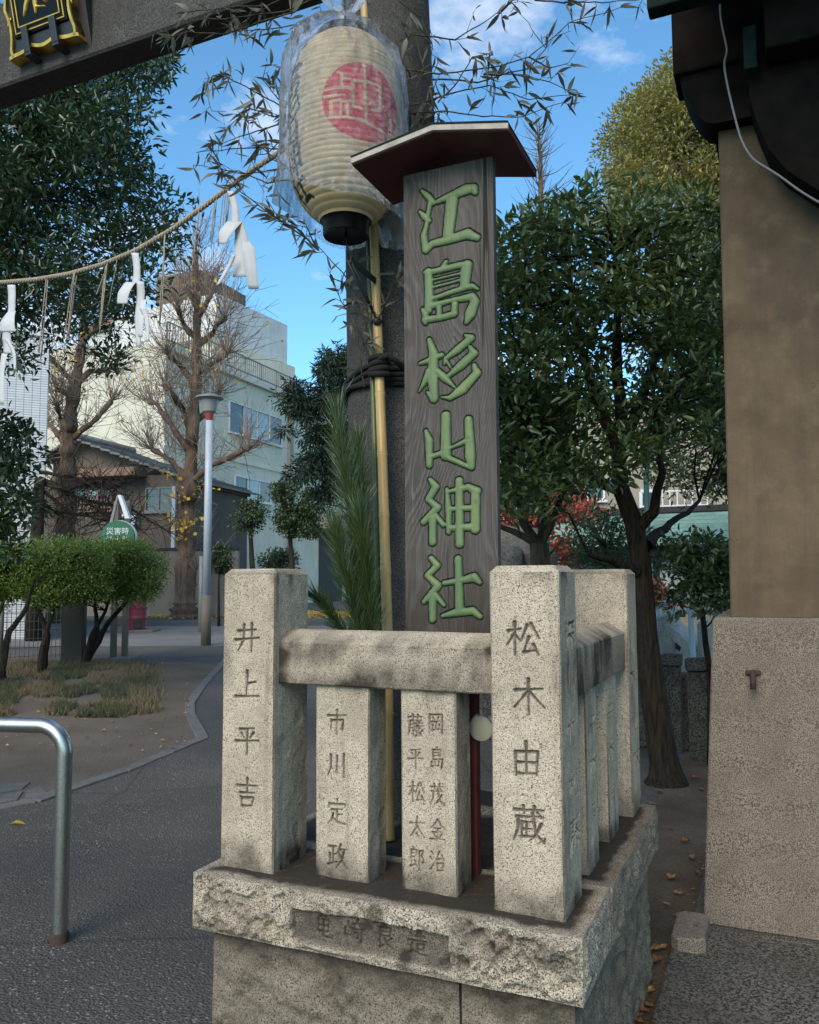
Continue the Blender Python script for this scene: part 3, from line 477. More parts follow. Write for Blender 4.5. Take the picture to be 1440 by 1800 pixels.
def rail(name, along, a0, a1, c0, c1, z0, zs, zt, parent, seed):
    """along 'u' or 'v'; section: vertical faces up to zs, sloping up to zt"""
    na = int((a1 - a0) / 0.01) + 1; A = np.linspace(a0, a1, na); w = c1 - c0
    sec = [(c0, z0 + 0.004), (c0, z0 + 0.04), (c0, z0 + 0.08), (c0, zs - 0.006), (c0 + 0.005, zs), (c0 + w * 0.38, zt - 0.004), (c0 + w * 0.5, zt), (c1 - w * 0.38, zt - 0.004), (c1 - 0.005, zs), (c1, zs - 0.006), (c1, z0 + 0.004), (c1 - 0.004, z0), (c0 + 0.004, z0)]
    k = len(sec); V = np.array([[(a, c, z) if along == 'u' else (c, a, z) for c, z in sec] for a in A]).reshape(-1, 3)
    f = [[i * k + j, (i + 1) * k + j, (i + 1) * k + (j + 1) % k, i * k + (j + 1) % k] for i in range(na - 1) for j in range(k)] + [list(range(k)), list(range((na - 1) * k, na * k))]
    V = V + (np.stack([fbm(V * 14 + 5 * q, 3, seed + q) for q in range(3)], 1) - 0.5) * 0.0035
    dirt = np.clip(sstep(0.05, 0.0, np.minimum(V[:, 0 if along == 'u' else 1] - a0, 9)) * 0.5 + 0.2 * sstep(zs + 0.002, zs - 0.004, V[:, 2]) * (0.4 + fbm(V * np.array([6, 6, 3]), 4, seed + 5)) + 0.45 * sstep(0.48, 0.66, fbm(V * np.array([9, 9, 20]), 4, seed)) + 0.4 * sstep(z0 + 0.03, z0, V[:, 2]) + 0.45 * sstep(zs - 0.03, zs, V[:, 2]) * sstep(zs + 0.012, zs, V[:, 2]) * sstep(0.4, 0.6, fbm(V * 25, 3, seed + 1)), 0, 1)  # side faces darkened: part brown stain, part painted shade below the sky-lit top
    o = mk(name, V, f, G_POST, parent, False, {'ink': V[:, 0] * 0, 'dirt': dirt}, 'shrine'); return fixn(o)
rail('rail', 'u', -0.813, -0.172, 0.024, 0.158, 1.113, 1.232, 1.262, fence, 21)
rail('rail', 'v', 0.178, 0.944, -0.135, -0.006, 1.093, 1.222, 1.252, fence, 23)
def block(name, lo, hi, parent, res=0.006, rough=None, mat=G_SLAB, seed=0, warp=0.006, topdirt=0.0, extra=None, edge=0.018, darkf=None):
    lo = np.array(lo, float); hi = np.array(hi, float); V, Fq, INK, DI = [], [], [], []; n = 0; rough = rough or {}
    for fc in ('front', 'right', 'left', 'back', 'top', 'bottom'):
        ax = {'front': (0, 2, 1, lo[1], -1), 'back': (0, 2, 1, hi[1], 1), 'right': (1, 2, 0, hi[0], 1), 'left': (1, 2, 0, lo[0], -1), 'top': (0, 1, 2, hi[2], 1), 'bottom': (0, 1, 2, lo[2], -1)}[fc]
        i, j, k, c, sg = ax; r = res if fc in ('front', 'right', 'top', 'left') else res * 1
        ni = int((hi[i] - lo[i]) / r) + 2; nj = int((hi[j] - lo[j]) / r) + 2
        A, Bq = np.meshgrid(np.linspace(lo[i], hi[i], ni), np.linspace(lo[j], hi[j], nj)); ed = np.minimum(np.minimum(A - lo[i], hi[i] - A), np.minimum(Bq - lo[j], hi[j] - Bq)); m = sstep(0.0, edge, ed)
        P = np.zeros(A.shape + (3,)); P[..., i] = A; P[..., j] = Bq; P[..., k] = c; h = np.zeros_like(A); ink = np.zeros_like(A); amt = rough.get(fc, 0.003)
        q = fbm(P * 11 + seed, 5, seed, 0.55); rid = 1 - np.abs(2 * fbm(P * 19 + 3.3 + seed, 4, seed + 9, 0.6) - 1)
        h = amt * (2.6 * (q - 0.5)) * m
        if amt > 0.005: Pw = P + (np.stack([fbm(P * 14 + 7 * z, 3, seed + z) for z in range(3)], -1) - 0.5) * 0.06; h = h + amt * (1.15 * (bowls(Pw * 17 + seed, seed) - 0.3) + 0.5 * (bowls(Pw * 41 + seed, seed + 1) - 0.3) + 0.9 * (fbm(P * 70 + seed, 3, seed + 4) - 0.5) + 0.25) * m
        if extra and fc == 'front': h, ink = extra(A, Bq, h, m)
        P[..., k] += sg * h; d = np.zeros_like(A)
        if fc == 'top': d = topdirt * sstep(0.012, 0.05, ed + 0.03 * (fbm(P * 25, 3, seed) - 0.5))
        else: d = 0.5 * sstep(0.55, 0.75, fbm(P * 13 + 40, 4, seed + 3)) * (1 if amt > 0.01 else 0.4) + (0.55 * sstep(0.1 * amt, -0.5 * amt, h) * m if amt > 0.005 else 0)  # rough faces are also darker in their hollows, for contrast
        if darkf: d = np.maximum(d, darkf(P, fc))
        V.append(P.reshape(-1, 3)); INK.append(ink.ravel()); DI.append(d.ravel()); f = gridf(ni, nj) + n; Fq.append(f if (sg * (1 if k != 1 else -1)) > 0 else f[:, ::-1]); n += A.size
    v = np.concatenate(V); w = (np.stack([fbm(v * 9 + 31.7 * q, 3, seed + 50 + q) for q in range(3)], 1) - 0.5) * warp
    return mk(name, v + w, np.concatenate(Fq), mat, parent, False, {'ink': np.concatenate(INK), 'dirt': np.clip(np.concatenate(DI), 0, 1)}, 'shrine')
PSLAB = FRONT(-0.085)
_q = [PSLAB.hit(x, y) for x, y in ((510, 1600), (787, 1646), (787, 1706), (510, 1657))]; pu0, pu1 = (_q[0][0] + _q[3][0]) / 2, (_q[1][0] + _q[2][0]) / 2; pz1, pz0 = (_q[0][1] + _q[1][1]) / 2, (_q[2][1] + _q[3][1]) / 2
_kst = chars_on(FRONT(-0.075), [('亀', 562, 1632), ('崎', 616, 1641), ('良', 672, 1652), ('造', 731, 1664)], 36, 44, 0.062)
def plaque(A, Z, h, m):
    ins = np.minimum(np.minimum(A - pu0, pu1 - A), np.minimum(Z - pz0, pz1 - Z)) + (vnoise(np.stack([A * 60, Z * 60, A * 0], -1), 5) - 0.5) * 0.006; k = sstep(-0.004, 0.002, ins)
    out = sstep(0.045, 0.0, np.maximum(pu0 - A, A - pu1)); h = h * (1 - 0.55 * out)        # dressed margin around the panel
    s = sdf(A, Z, _kst); h2 = -0.015 + (fbm(np.stack([A * 60, Z * 60, A * 0], -1), 3, 2) - 0.5) * 0.003 - 0.007 * sstep(0.001, -0.003, s)
    return h * (1 - k) + h2 * k, sstep(0.0003, -0.003, s) * k * 1.0 + 0.22 * k * (1 - sstep(0.0003, -0.003, s))
block('base_slab', (-1.021, -0.075, 0.452), (0.055, 0.26, 0.6), fence, 0.0028, {'front': 0.030, 'right': 0.008, 'left': 0.008, 'top': 0.0025}, seed=11, topdirt=0.95, extra=plaque)
block('base_slab', (-0.262, 0.264, 0.455), (0.06, 1.12, 0.598), fence, 0.009, {'right': 0.013, 'top': 0.003}, G_SLAB, 12, topdirt=1.0, darkf=lambda P, f: 0.35 * (P[..., 0] > -9))
block('base_slab', (-1.018, 0.264, 0.455), (-0.76, 1.12, 0.598), fence, 0.015, {'left': 0.02}, G_SLAB, 13, topdirt=1.0)
block('base_slab', (-0.756, 0.86, 0.455), (-0.266, 1.12, 0.597), fence, 0.02, {}, G_SLAB, 14, topdirt=1.0)
block('base_infill', (-0.757, 0.262, 0.3), (-0.265, 0.858, 0.575), fence, 0.02, {'top': 0.01}, G_FOOT, 15, topdirt=1.0)
_dark_top = lambda P, f: 0.8 * sstep(0.36, 0.45, P[..., 2] + 0.05 * (fbm(P * 12, 3, 4) - 0.5))  # foundation stones get darker towards their top
block('foundation_stone', (-0.972, -0.045, -0.02), (-0.252, 0.3, 0.449), fence, 0.008, {'front': 0.015, 'left': 0.006}, G_FOOT, 16, darkf=_dark_top)
block('foundation_stone', (-0.244, -0.045, -0.02), (0.028, 0.3, 0.449), fence, 0.008, {'front': 0.015, 'right': 0.01}, G_FOOT, 17, darkf=_dark_top)
block('foundation_stone', (-0.26, 0.304, -0.02), (0.026, 1.1, 0.452), fence, 0.012, {'right': 0.014}, G_FOOT, 18)
block('foundation_stone', (-0.97, 0.304, -0.02), (-0.265, 1.1, 0.452), fence, 0.02, {'left': 0.02}, G_FOOT, 19)
# ================================================================ torii
torii = shrine_thing('torii_gate', 'dark granite torii with round leaning pillars and a heavy tie beam', 'torii', -2.63, 0.88)
def pillar(um, mirror=1):
    mb = MB(); zs = np.linspace(0.55, 4.75, 60); pts = np.array([[um - mirror * 0.030 * (z - 2.27), 0.88, z] for z in zs]); r = 0.193 - 0.0112 * (zs - 2.27)
    mb.tube(pts, r, 40); o = mb.build('pillar', G_TORII, torii, True, 'shrine'); auto(o, 50); return o
PU = UV(Gy(697, 620, 3.15))[0]; pillar(PU); PU2 = -2.63 - (PU + 2.63); mb = MB(); zs = np.linspace(0.0, 4.75, 12)
mb.tube([[PU2 + 0.030 * (z - 2.27), 0.88, z] for z in zs], 0.193 - 0.0112 * (zs - 2.27), 24); auto(mb.build('pillar', G_TORII, torii, True, 'shrine'), 50)
def bar(name, a0, a1, v0, v1, z0, z1, mat, parent, sag=0.0):
    na = 40; V = []; 
    for a in np.linspace(a0, a1, na):
        k = sag * (2 * (a - a0) / (a1 - a0) - 1) ** 2
        V += [(a, v0 + 0.01, z0 + k), (a, v0, z0 + 0.012 + k), (a, v0, z1 + k), (a, v1, z1 + k), (a, v1, z0 + 0.012 + k), (a, v1 - 0.01, z0 + k)]
    f = [[i * 6 + j, (i + 1) * 6 + j, (i + 1) * 6 + (j + 1) % 6, i * 6 + (j + 1) % 6] for i in range(na - 1) for j in range(6)] + [list(range(6)), list(range(na * 6 - 6, na * 6))]
    return fixn(mk(name, V, f, mat, parent, False, None, 'shrine'))
bar('tie_beam', PU2 - 0.5, PU + 0.5, 0.80, 0.955, 3.885, 4.33, G_TORII, torii); bar('lintel', PU2 - 0.8, PU + 0.8, 0.70, 1.06, 4.75, 5.25, G_TORII, torii, 0.22)
bar('lower_wedge', PU - 0.32, PU - 0.2, 0.79, 0.97, 4.331, 4.39, G_TORII, torii)
# ---- plaque hung on the beam
plq = shrine_thing('shrine_plaque', 'black shrine plaque with gilt scalloped frame hung on the torii beam', 'plaque', -2.63, 0.78, 3.95)
TL = math.radians(14)
def tiltM(v): return np.stack([-2.63 + v[:, 0], 0.785 - v[:, 1] * math.cos(TL) - v[:, 2] * math.sin(TL), 3.985 - v[:, 1] * math.sin(TL) * 0.0 + v[:, 2] * math.cos(TL)], 1)
mb = MB(); mb.box((-0.17, 0.03, 0.05), (0.17, 0.055, 0.75), 0.004, tiltM); mb.build('panel', M_BLACK, plq, fr='shrine')
for w, z0, th in ((0.135, 0.085, 0.006), (0.158, 0.06, 0.006)):
    for lo, hi in (((-w, 0.05, z0), (w, 0.062, z0 + th)), ((-w, 0.05, z0 + th), (-w + th, 0.062, 0.72)), ((w - th, 0.05, z0 + th), (w, 0.062, 0.72))): MB().box(lo, hi, 0.001, tiltM).build('gilt_line', M_GOLD, plq, fr='shrine')
xs = np.linspace(-0.225, 0.225, 41); zb = -0.005 - 0.018 * np.abs(np.sin((xs + 0.225) / 0.45 * math.pi * 3)) - 0.03 * (np.abs(xs) / 0.225) ** 6
MB().prism([(x, z) for x, z in zip(xs, zb)] + [(0.175, 0.05), (-0.175, 0.05)], 0.0, 0.045, 1, tiltM).build('bottom_frame', M_IRON, plq, fr='shrine')
MB().prism([(x, z - 0.004) for x, z in zip(xs, zb)] + [(x, z + 0.012) for x, z in zip(xs[::-1], zb[::-1])], -0.004, 0.058, 1, tiltM).build('gilt_edge', M_GOLD, plq, fr='shrine')
for s in (-1, 1):
    zz = np.linspace(-0.03, 0.75, 41); xx = 0.215 - 0.02 * np.abs(np.sin(zz / 0.75 * math.pi * 4))
    MB().prism([(s * x, z) for x, z in zip(xx, zz)] + [(s * 0.172, 0.75), (s * 0.172, 0.05)], 0.0, 0.045, 1, tiltM).build('side_frame', M_IRON, plq, fr='shrine')
    MB().prism([(s * (x - 0.014), z) for x, z in zip(xx, zz)] + [(s * x, z) for x, z in zip(xx[::-1], zz[::-1])], -0.004, 0.058, 1, tiltM).build('gilt_edge', M_GOLD, plq, fr='shrine')
    t = MB(); an = np.linspace(0, 4.2, 14); t.tube(tiltM(np.array([[s * (0.192 + 0.016 * math.cos(a) * (1 - a / 7)), 0.05, 0.11 + 0.03 * math.sin(a) * (1 - a / 7) + 0.01 * a] for a in an])), 0.004, 6); t.build('gilt_scroll', M_GOLD, plq, True, 'shrine')
    b = MB(); b.box((s * 0.09 - 0.02, -0.03, -0.055), (s * 0.09 + 0.02, 0.075, -0.04), 0.003, tiltM); b.box((s * 0.09 - 0.02, 0.062, -0.041), (s * 0.09 + 0.02, 0.076, 0.075), 0.003, tiltM); b.build('bracket', M_IRON, plq, fr='shrine')
MB().box((-0.20, -0.03, -0.075), (0.245, 0.0, 0.75), 0.003, tiltM).build('back_plate', M_DARKPANEL, plq, fr='shrine')
gs = [[(-0.02, 0.24, .016), (-0.07, 0.17, .012), (-0.09, 0.13, .005)], [(0.0, 0.24, .018), (-0.01, 0.17, .014), (-0.015, 0.125, .006)], [(-0.05, 0.2, .01), (-0.075, 0.15, .007)], [(0.02, 0.2, .012), (0.06, 0.165, .013), (0.1, 0.18, .008), (0.11, 0.23, .008)], [(0.0, 0.15, .006), (0.05, 0.14, .004)]]
def raised(name, strokes, mapf, res, parent, mat, hmax, hw, fr='shrine', base=0.0005):
    s_ = [np.asarray(s) for s in strokes]; x0 = min((s[:, 0] - s[:, 2]).min() for s in s_) - 3 * res; x1 = max((s[:, 0] + s[:, 2]).max() for s in s_) + 3 * res; z0 = min((s[:, 1] - s[:, 2]).min() for s in s_) - 3 * res; z1 = max((s[:, 1] + s[:, 2]).max() for s in s_) + 3 * res
    nx, nz = int((x1 - x0) / res) + 1, int((z1 - z0) / res) + 1; X, Z = np.meshgrid(np.linspace(x0, x1, nx), np.linspace(z0, z1, nz)); S = sdf(X, Z, strokes); S = S + (vnoise(np.stack([X / res / 6, Z / res / 6, X * 0], -1), 8) - 0.5) * res * 0.5
    gz, gx = np.gradient(S, Z[1, 0] - Z[0, 0], X[0, 1] - X[0, 0]); out = S > 0; g2 = gx ** 2 + gz ** 2 + 1e-9
    X2 = np.where(out, X - S * gx / g2, X); Z2 = np.where(out, Z - S * gz / g2, Z); d = np.where(out, 0, -S); t = np.clip(d / hw, 0, 1); h = np.where(out, -0.004, base + hmax * np.sqrt(1 - (1 - t) ** 2))
    f = gridf(nx, nz); ins = (~out).ravel()[f].any(1); f = f[ins]; use = np.unique(f); idx = np.full(nx * nz, -1); idx[use] = np.arange(len(use))
    V = np.stack([X2.ravel(), h.ravel(), Z2.ravel()], 1)[use]; return mk(name, mapf(V), idx[f], mat, parent, True, {'ink': sstep(hw * 0.55, 0, d).ravel()[use]}, fr)
raised('gilt_character', gs, lambda V: tiltM(V + np.array([0, 0.056, 0])), 0.004, plq, M_GOLD, 0.008, 0.012)
# ================================================================ wooden name board
board = shrine_thing('name_board', 'tall weathered grey wooden name board with green carved characters under a small red roof', 'wooden sign', -0.346, 0.185, 0.575)
PW = FRONT(0.17); BU0, BU1, BZ0, BZ1 = -0.4845, -0.2075, 1.10, 2.598
def Z6(px, py): return 680 + px / 3.6, 220 + py / 3.6
def Z7(px, py): return 680 + px / 3.9125, 680 + py / 3.9125
NAME = [('jiang', Z6, 3.6, [[(222,415,11),(265,455,19),(296,492,16)],[(208,548,10),(240,580,19),(268,606,14)],[(276,480,16),(262,560,14),(250,640,14),(234,700,20),(246,790,20)],[(250,795,18),(285,752,21),(400,722,25),(510,688,30),(572,712,20)],[(325,482,16),(420,442,25),(500,408,31),(548,400,26),(560,424,18)],[(412,480,36),(388,690,32)]]),
('dao', Z6, 3.6, [[(375,864,13),(352,906,17)],[(240,932,12),(300,925,18),(470,884,20),(515,884,24)],[(262,930,24),(268,1090,26),(262,1170,24)],[(505,890,33),(492,1015,29)],[(296,978,8),(468,938,9)],[(296,1025,9),(468,980,9)],[(290,1098,14),(420,1052,16),(540,1018,17),(575,1038,10)],[(262,1150,22),(400,1112,15),(540,1085,23),(556,1120,28),(528,1195,32),(506,1246,16)],[(224,1165,10),(245,1200,20),(245,1252,14)],[(240,1232,20),(350,1216,19),(430,1192,20)],[(330,1150,17),(330,1210,17)],[(430,1136,21),(426,1195,20)]]),
('shan', Z6, 3.6, [[(268,1358,14),(295,1450,27),(290,1600,32),(300,1732,24)],[(292,1738,18),(256,1690,9)],[(212,1508,12),(270,1490,19),(346,1456,16)],[(268,1560,23),(232,1640,15),(203,1688,6)],[(322,1560,20),(370,1604,22),(428,1658,8)],[(496,1330,10),(534,1348,22),(450,1420,24),(372,1478,14),(366,1512,8)],[(528,1408,14),(550,1446,25),(470,1520,26),(386,1590,14)],[(552,1520,14),(570,1570,25),(480,1670,30),(400,1726,17),(345,1722,6)],[(372,1482,9),(402,1534,7)]]),
('mountain', Z7, 3.9125, [[(268,304,13),(290,372,27),(292,540,21)],[(405,200,30),(405,470,34)],[(562,226,25),(573,480,34),(582,552,22)],[(300,482,18),(405,448,17)],[(400,480,20),(500,522,17),(580,560,14)],[(430,424,11),(540,376,18)]]),
('god', Z7, 3.9125, [[(298,640,15),(336,690,26),(286,775,22)],[(286,775,18),(350,832,24),(252,930,21)],[(315,900,26),(315,1070,24)],[(332,880,17),(388,950,17)],[(412,704,12),(425,850,22),(425,1000,17)],[(420,722,13),(560,690,22),(618,720,30)],[(610,720,30),(608,980,30)],[(430,842,17),(590,832,19)],[(425,972,19),(610,962,25)],[(497,648,26),(500,1080,28)]]),
('shrine', Z7, 3.9125, [[(304,1180,18),(346,1230,23),(280,1300,21),(352,1370,25),(256,1480,17)],[(315,1420,28),(315,1600,24)],[(332,1430,20),(392,1502,14)],[(490,1186,24),(500,1540,30)],[(396,1350,17),(520,1330,21),(600,1312,29),(640,1348,16)],[(384,1576,14),(470,1555,25),(590,1542,25),(642,1582,18)]])]
allst = []
for nm, Zf, sc_, sts in NAME:
    out = []
    for st in sts:
        o_ = []
        for x, y, r in st:
            X, Y = Zf(x, y); a, z = PW.hit(X, Y); k = abs(PW.hit(X, Y + 4)[1] - PW.hit(X, Y - 4)[1]) / 8; o_.append((a, z, r * 1.16 / sc_ * k))
        out.append(o_)
    allst.append(out)
nu, nz = 112, 600; A, Z = np.meshgrid(np.linspace(BU0, BU1, nu), np.linspace(1.12, BZ1, nz)); S = np.full(A.shape, 1e9)
for st in allst: S = np.minimum(S, sdf(A, Z, st))
h = -0.006 * sstep(0.0035, 0.0, S); ink = sstep(0.0035, 0.0008, S); V = np.stack([A, 0.17 - h, Z], -1).reshape(-1, 3); n = len(V)
vb = [(x, y, z) for x in (BU0, BU1) for y in (0.17, 0.196) for z in (BZ0, BZ1)] + [(BU0, 0.17, 1.12), (BU1, 0.17, 1.12)]
fb = [[0, 1, 3, 2], [4, 6, 7, 5], [0, 2, 6, 4], [1, 5, 7, 3], [2, 3, 7, 6], [0, 4, 9, 8]]
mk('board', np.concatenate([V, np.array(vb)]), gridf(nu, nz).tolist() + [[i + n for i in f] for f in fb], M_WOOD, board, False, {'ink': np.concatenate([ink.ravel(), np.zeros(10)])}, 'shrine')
for st in allst: raised('carved_character', st, lambda V: np.stack([V[:, 0], 0.173 - V[:, 1], V[:, 2]], 1), 0.0022, board, M_GREEN, 0.0075, 0.015)
pk = (-0.338, 2.652); el = (-0.592, 2.612); er = (-0.122, 2.606); th = 0.016
for a, b, nm in ((el, pk, 0), (pk, er, 1)):
    MB().prism([a, b, (b[0], b[1] - th), (a[0], a[1] - th)], 0.05, 0.327, 1).build('roof_slope', M_OXBLOOD, board, fr='shrine')
    MB().prism([(a[0], a[1] + 0.003), (b[0], b[1] + 0.003), (b[0], b[1] - th + 0.003), (a[0], a[1] - th + 0.003)], 0.04, 0.0495, 1).build('fascia', M_FASCIA, board, fr='shrine')
    MB().prism([(a[0], a[1] + 0.008), (b[0], b[1] + 0.008), (b[0], b[1] + 0.003), (a[0], a[1] + 0.003)], 0.038, 0.33, 1).build('roof_sheet', M_COPPER, board, fr='shrine')
MB().box((-0.46, 0.197, 2.45), (-0.235, 0.24, 2.585), 0.004).build('roof_bearer', M_OXBLOOD, board, fr='shrine')
MB().box((-0.318, 0.2, 0.576), (-0.288, 0.236, 2.45), 0.003).build('support_post', M_RED, board, fr='shrine')
jb = shrine_thing('junction_box', 'round ivory plastic junction box fixed to the red post behind the granite fence', 'junction box', -0.27, 0.2, 0.995)
mb = MB(); prof = [(0.0, 0.0), (0.038, 0.0), (0.04, 0.004), (0.04, 0.04), (0.0425, 0.041), (0.0425, 0.052), (0.04, 0.054), (0.0, 0.054)]
def jbM(v): v = v * 0.8; return np.stack([-0.268 + v[:, 0], 0.225 - v[:, 2], 0.998 + v[:, 1]], 1)
def jlathe(prof, c=(0, 0)):
    an = np.arange(28) * 2 * math.pi / 28; pr = np.array(prof); V = np.stack([c[0] + pr[:, :1] * np.cos(an), c[1] + pr[:, :1] * np.sin(an), np.repeat(pr[:, 1:], 28, 1)], 2).reshape(-1, 3); f = [[i * 28 + j, i * 28 + (j + 1) % 28, (i + 1) * 28 + (j + 1) % 28, (i + 1) * 28 + j] for i in range(len(pr) - 1) for j in range(28)]; return V, f
V, f = jlathe(prof); auto(mk('cover', jbM(V), f, M_IVORY, jb, True, None, 'shrine'))
for a in (0.8, 2.4, 3.9, 5.5):
    m = MB(); p = np.array([[math.cos(a) * 0.036, math.sin(a) * 0.036, 0.02], [math.cos(a) * 0.047, math.sin(a) * 0.047, 0.02]]); m.tube(jbM(p), 0.013, 14); m.build('knockout', M_IVORY, jb, True, 'shrine')
# ================================================================ lantern in its plastic bag
LX, LY = -0.214, 2.75
lan = thing('paper_lantern', 'tall cream paper lantern with a round red seal, wrapped in a clear plastic bag', 'lantern', (LX, LY, 2.548))
ctrl = np.array([(2.632, .083), (2.650, .112), (2.675, .138), (2.705, .160), (2.74, .178), (2.80, .194), (2.88, .200), (2.97, .202), (3.06, .200), (3.135, .192), (3.19, .176), (3.235, .148), (3.265, .108)])
nz, nt = 260, 300; zz = np.linspace(2.632, 3.265, nz); rr = np.interp(zz, ctrl[:, 0], ctrl[:, 1]); rr = np.convolve(np.pad(rr, 6, 'edge'), np.ones(13) / 13, 'valid')
pit = 0.0185; ph = (zz - 2.632) / pit; rib = np.abs(np.cos(ph * math.pi)); rr2 = rr - 0.0035 * (1 - rib ** 0.8) + 0.0
th = np.linspace(-math.pi, math.pi, nt, endpoint=False)              # theta: 0 faces the viewer, + to the right
T, Zg = np.meshgrid(th, zz); Rg = np.repeat(rr2[:, None], nt, 1); VX = LX + Rg * np.sin(T); VY = LY - Rg * np.cos(T)
V = np.stack([VX, VY, Zg], -1).reshape(-1, 3); i = np.arange(nz * nt).reshape(nz, nt); f = np.stack([i[:-1], np.roll(i[:-1], -1, 1), np.roll(i[1:], -1, 1), i[1:]], -1).reshape(-1, 4)
# printed marks, laid out on the unrolled paper: arc length and height
AL = T * 0.2
def lp(x, y):                                                       # a mark's place on the paper
    p = Gy(x, y, LY - 0.17); s = np.clip((p[0] - LX) / 0.2, -0.97, 0.97); return (math.asin(s) * 0.2, p[2])
rc = lp(640, 182); rc = (0.385 * 0.2, rc[1]); disc = np.hypot((AL - rc[0]) / 1.06, Zg - rc[1]) - 0.133
SEAL = [[(641, 110), (644, 217)], [(580, 214), (612, 214), (642, 218), (692, 232)], [(596, 136), (602, 138), (602, 146), (616, 147)], [(572, 165), (592, 163), (622, 162), (622, 150), (640, 148)], [(572, 178), (600, 176)], [(583, 212), (583, 186), (600, 184), (600, 212)], [(612, 188), (612, 212)], [(604, 188), (616, 187)], [(622, 172), (622, 194), (636, 196)], [(644, 146), (668, 148), (668, 190), (654, 193)], [(686, 196), (689, 230)], [(602, 150), (602, 162)]]
seal = sdf(AL, Zg, [[(*lp(x, y), 0.0052) for x, y in s] for s in SEAL]); red = sstep(0.0015, -0.0015, disc) * sstep(-0.001, 0.0012, seal)
ink = np.zeros_like(AL); kz = 3.16
for st in allst:                                                    # the shrine's name in black brush characters down the side
    q = np.concatenate([np.asarray(s) for s in st]); cx, cz = (q[:, 0].min() + q[:, 0].max()) / 2, (q[:, 1].min() + q[:, 1].max()) / 2
    for base in (-1.12, 1.95): ink = np.maximum(ink, sstep(0.001, -0.001, sdf(AL, Zg, [[((a - cx) * 0.72 + base * 0.2, (z - cz) * 0.56 + kz, r * 0.62) for a, z, r in s] for s in st])))
    kz -= 0.088
mk('paper_body', V, f, M_PAPER, lan, True, {'ink': ink.ravel(), 'red': red.ravel(), 'rib': np.repeat(0.55 * (rib < 0.22)[:, None], nt, 1).ravel()})
mb = MB().lathe([(0.0, 2.584), (0.066, 2.584), (0.076, 2.580), (0.079, 2.586), (0.079, 2.62), (0.085, 2.628), (0.088, 2.636), (0.08, 2.642), (0.0, 2.642)], (LX, LY, 0), 48, cap=False); auto(mb.build('bottom_ring', M_BLACK, lan, True))
mb = MB().lathe([(0.0, 3.255), (0.110, 3.257), (0.113, 3.265), (0.103, 3.30), (0.093, 3.305), (0.0, 3.305)], (LX, LY, 0), 48, cap=False); auto(mb.build('top_ring', M_BLACK, lan, True))
mb = MB().tube([(LX, LY, 3.30), (LX - 0.01, LY + 0.01, 3.6), (LX, LY + 0.12, 3.9), (LX + 0.03, LY + 0.3, 4.15)], 0.004, 6); mb.build('hanging_cord', M_ROPEBLACK, lan, True)
ctrlb = np.array([(0.0, .243), (0.05, .240), (0.12, .232), (0.3, .219), (0.5, .214), (0.66, .204), (0.74, .18), (0.80, .13), (0.85, .07), (0.885, .028), (0.91, .026), (0.96, .055), (1.0, .075)])
nb, ntb = 110, 190; s_ = np.linspace(0, 1, nb); rb = np.interp(s_, ctrlb[:, 0], ctrlb[:, 1]); tb = np.linspace(-math.pi, math.pi, ntb, endpoint=False); Tb, Sb = np.meshgrid(tb, s_)
rim = 2.635 + 0.075 * np.clip(-np.sin(tb), 0, 1) - 0.05 * np.clip(np.sin(tb + 0.3), 0, 1) + 0.012 * np.sin(5 * tb); Zb = rim[None] * (1 - Sb) + 3.47 * Sb
cyl = np.stack([np.cos(Tb) * 3.4, np.sin(Tb) * 3.4, Zb * 3.2], -1); wr = (fbm(cyl + 3, 4, 31, 0.6) - 0.5) * 0.045 + (1 - np.abs(2 * fbm(np.stack([np.cos(Tb) * 9, np.sin(Tb) * 9, Zb * 4.2], -1), 3, 33) - 1) - 0.6) * 0.016
gath = np.clip((Sb - 0.66) / 0.2, 0, 1); pleat = 0.022 * gath * np.sin(17 * Tb + 3 * np.sin(3 * Tb)) * rb[:, None] / 0.12
Rb = np.maximum(rb[:, None] + wr * (0.35 + 0.65 * (1 - gath)) + pleat, 0.012); Rb = np.where(Sb < 0.7, np.maximum(Rb, np.interp(Zb, zz, rr) + 0.004), Rb)
V = np.stack([LX + Rb * np.sin(Tb) - 0.012 * Sb, LY - Rb * np.cos(Tb), Zb], -1).reshape(-1, 3); i = np.arange(nb * ntb).reshape(nb, ntb); f = np.stack([i[:-1], np.roll(i[:-1], -1, 1), np.roll(i[1:], -1, 1), i[1:]], -1).reshape(-1, 4)
bag = mk('plastic_bag', V, f, M_BAG, None, True); tag(bag, 'clear wrinkled plastic bag pulled over the paper lantern', 'plastic bag')
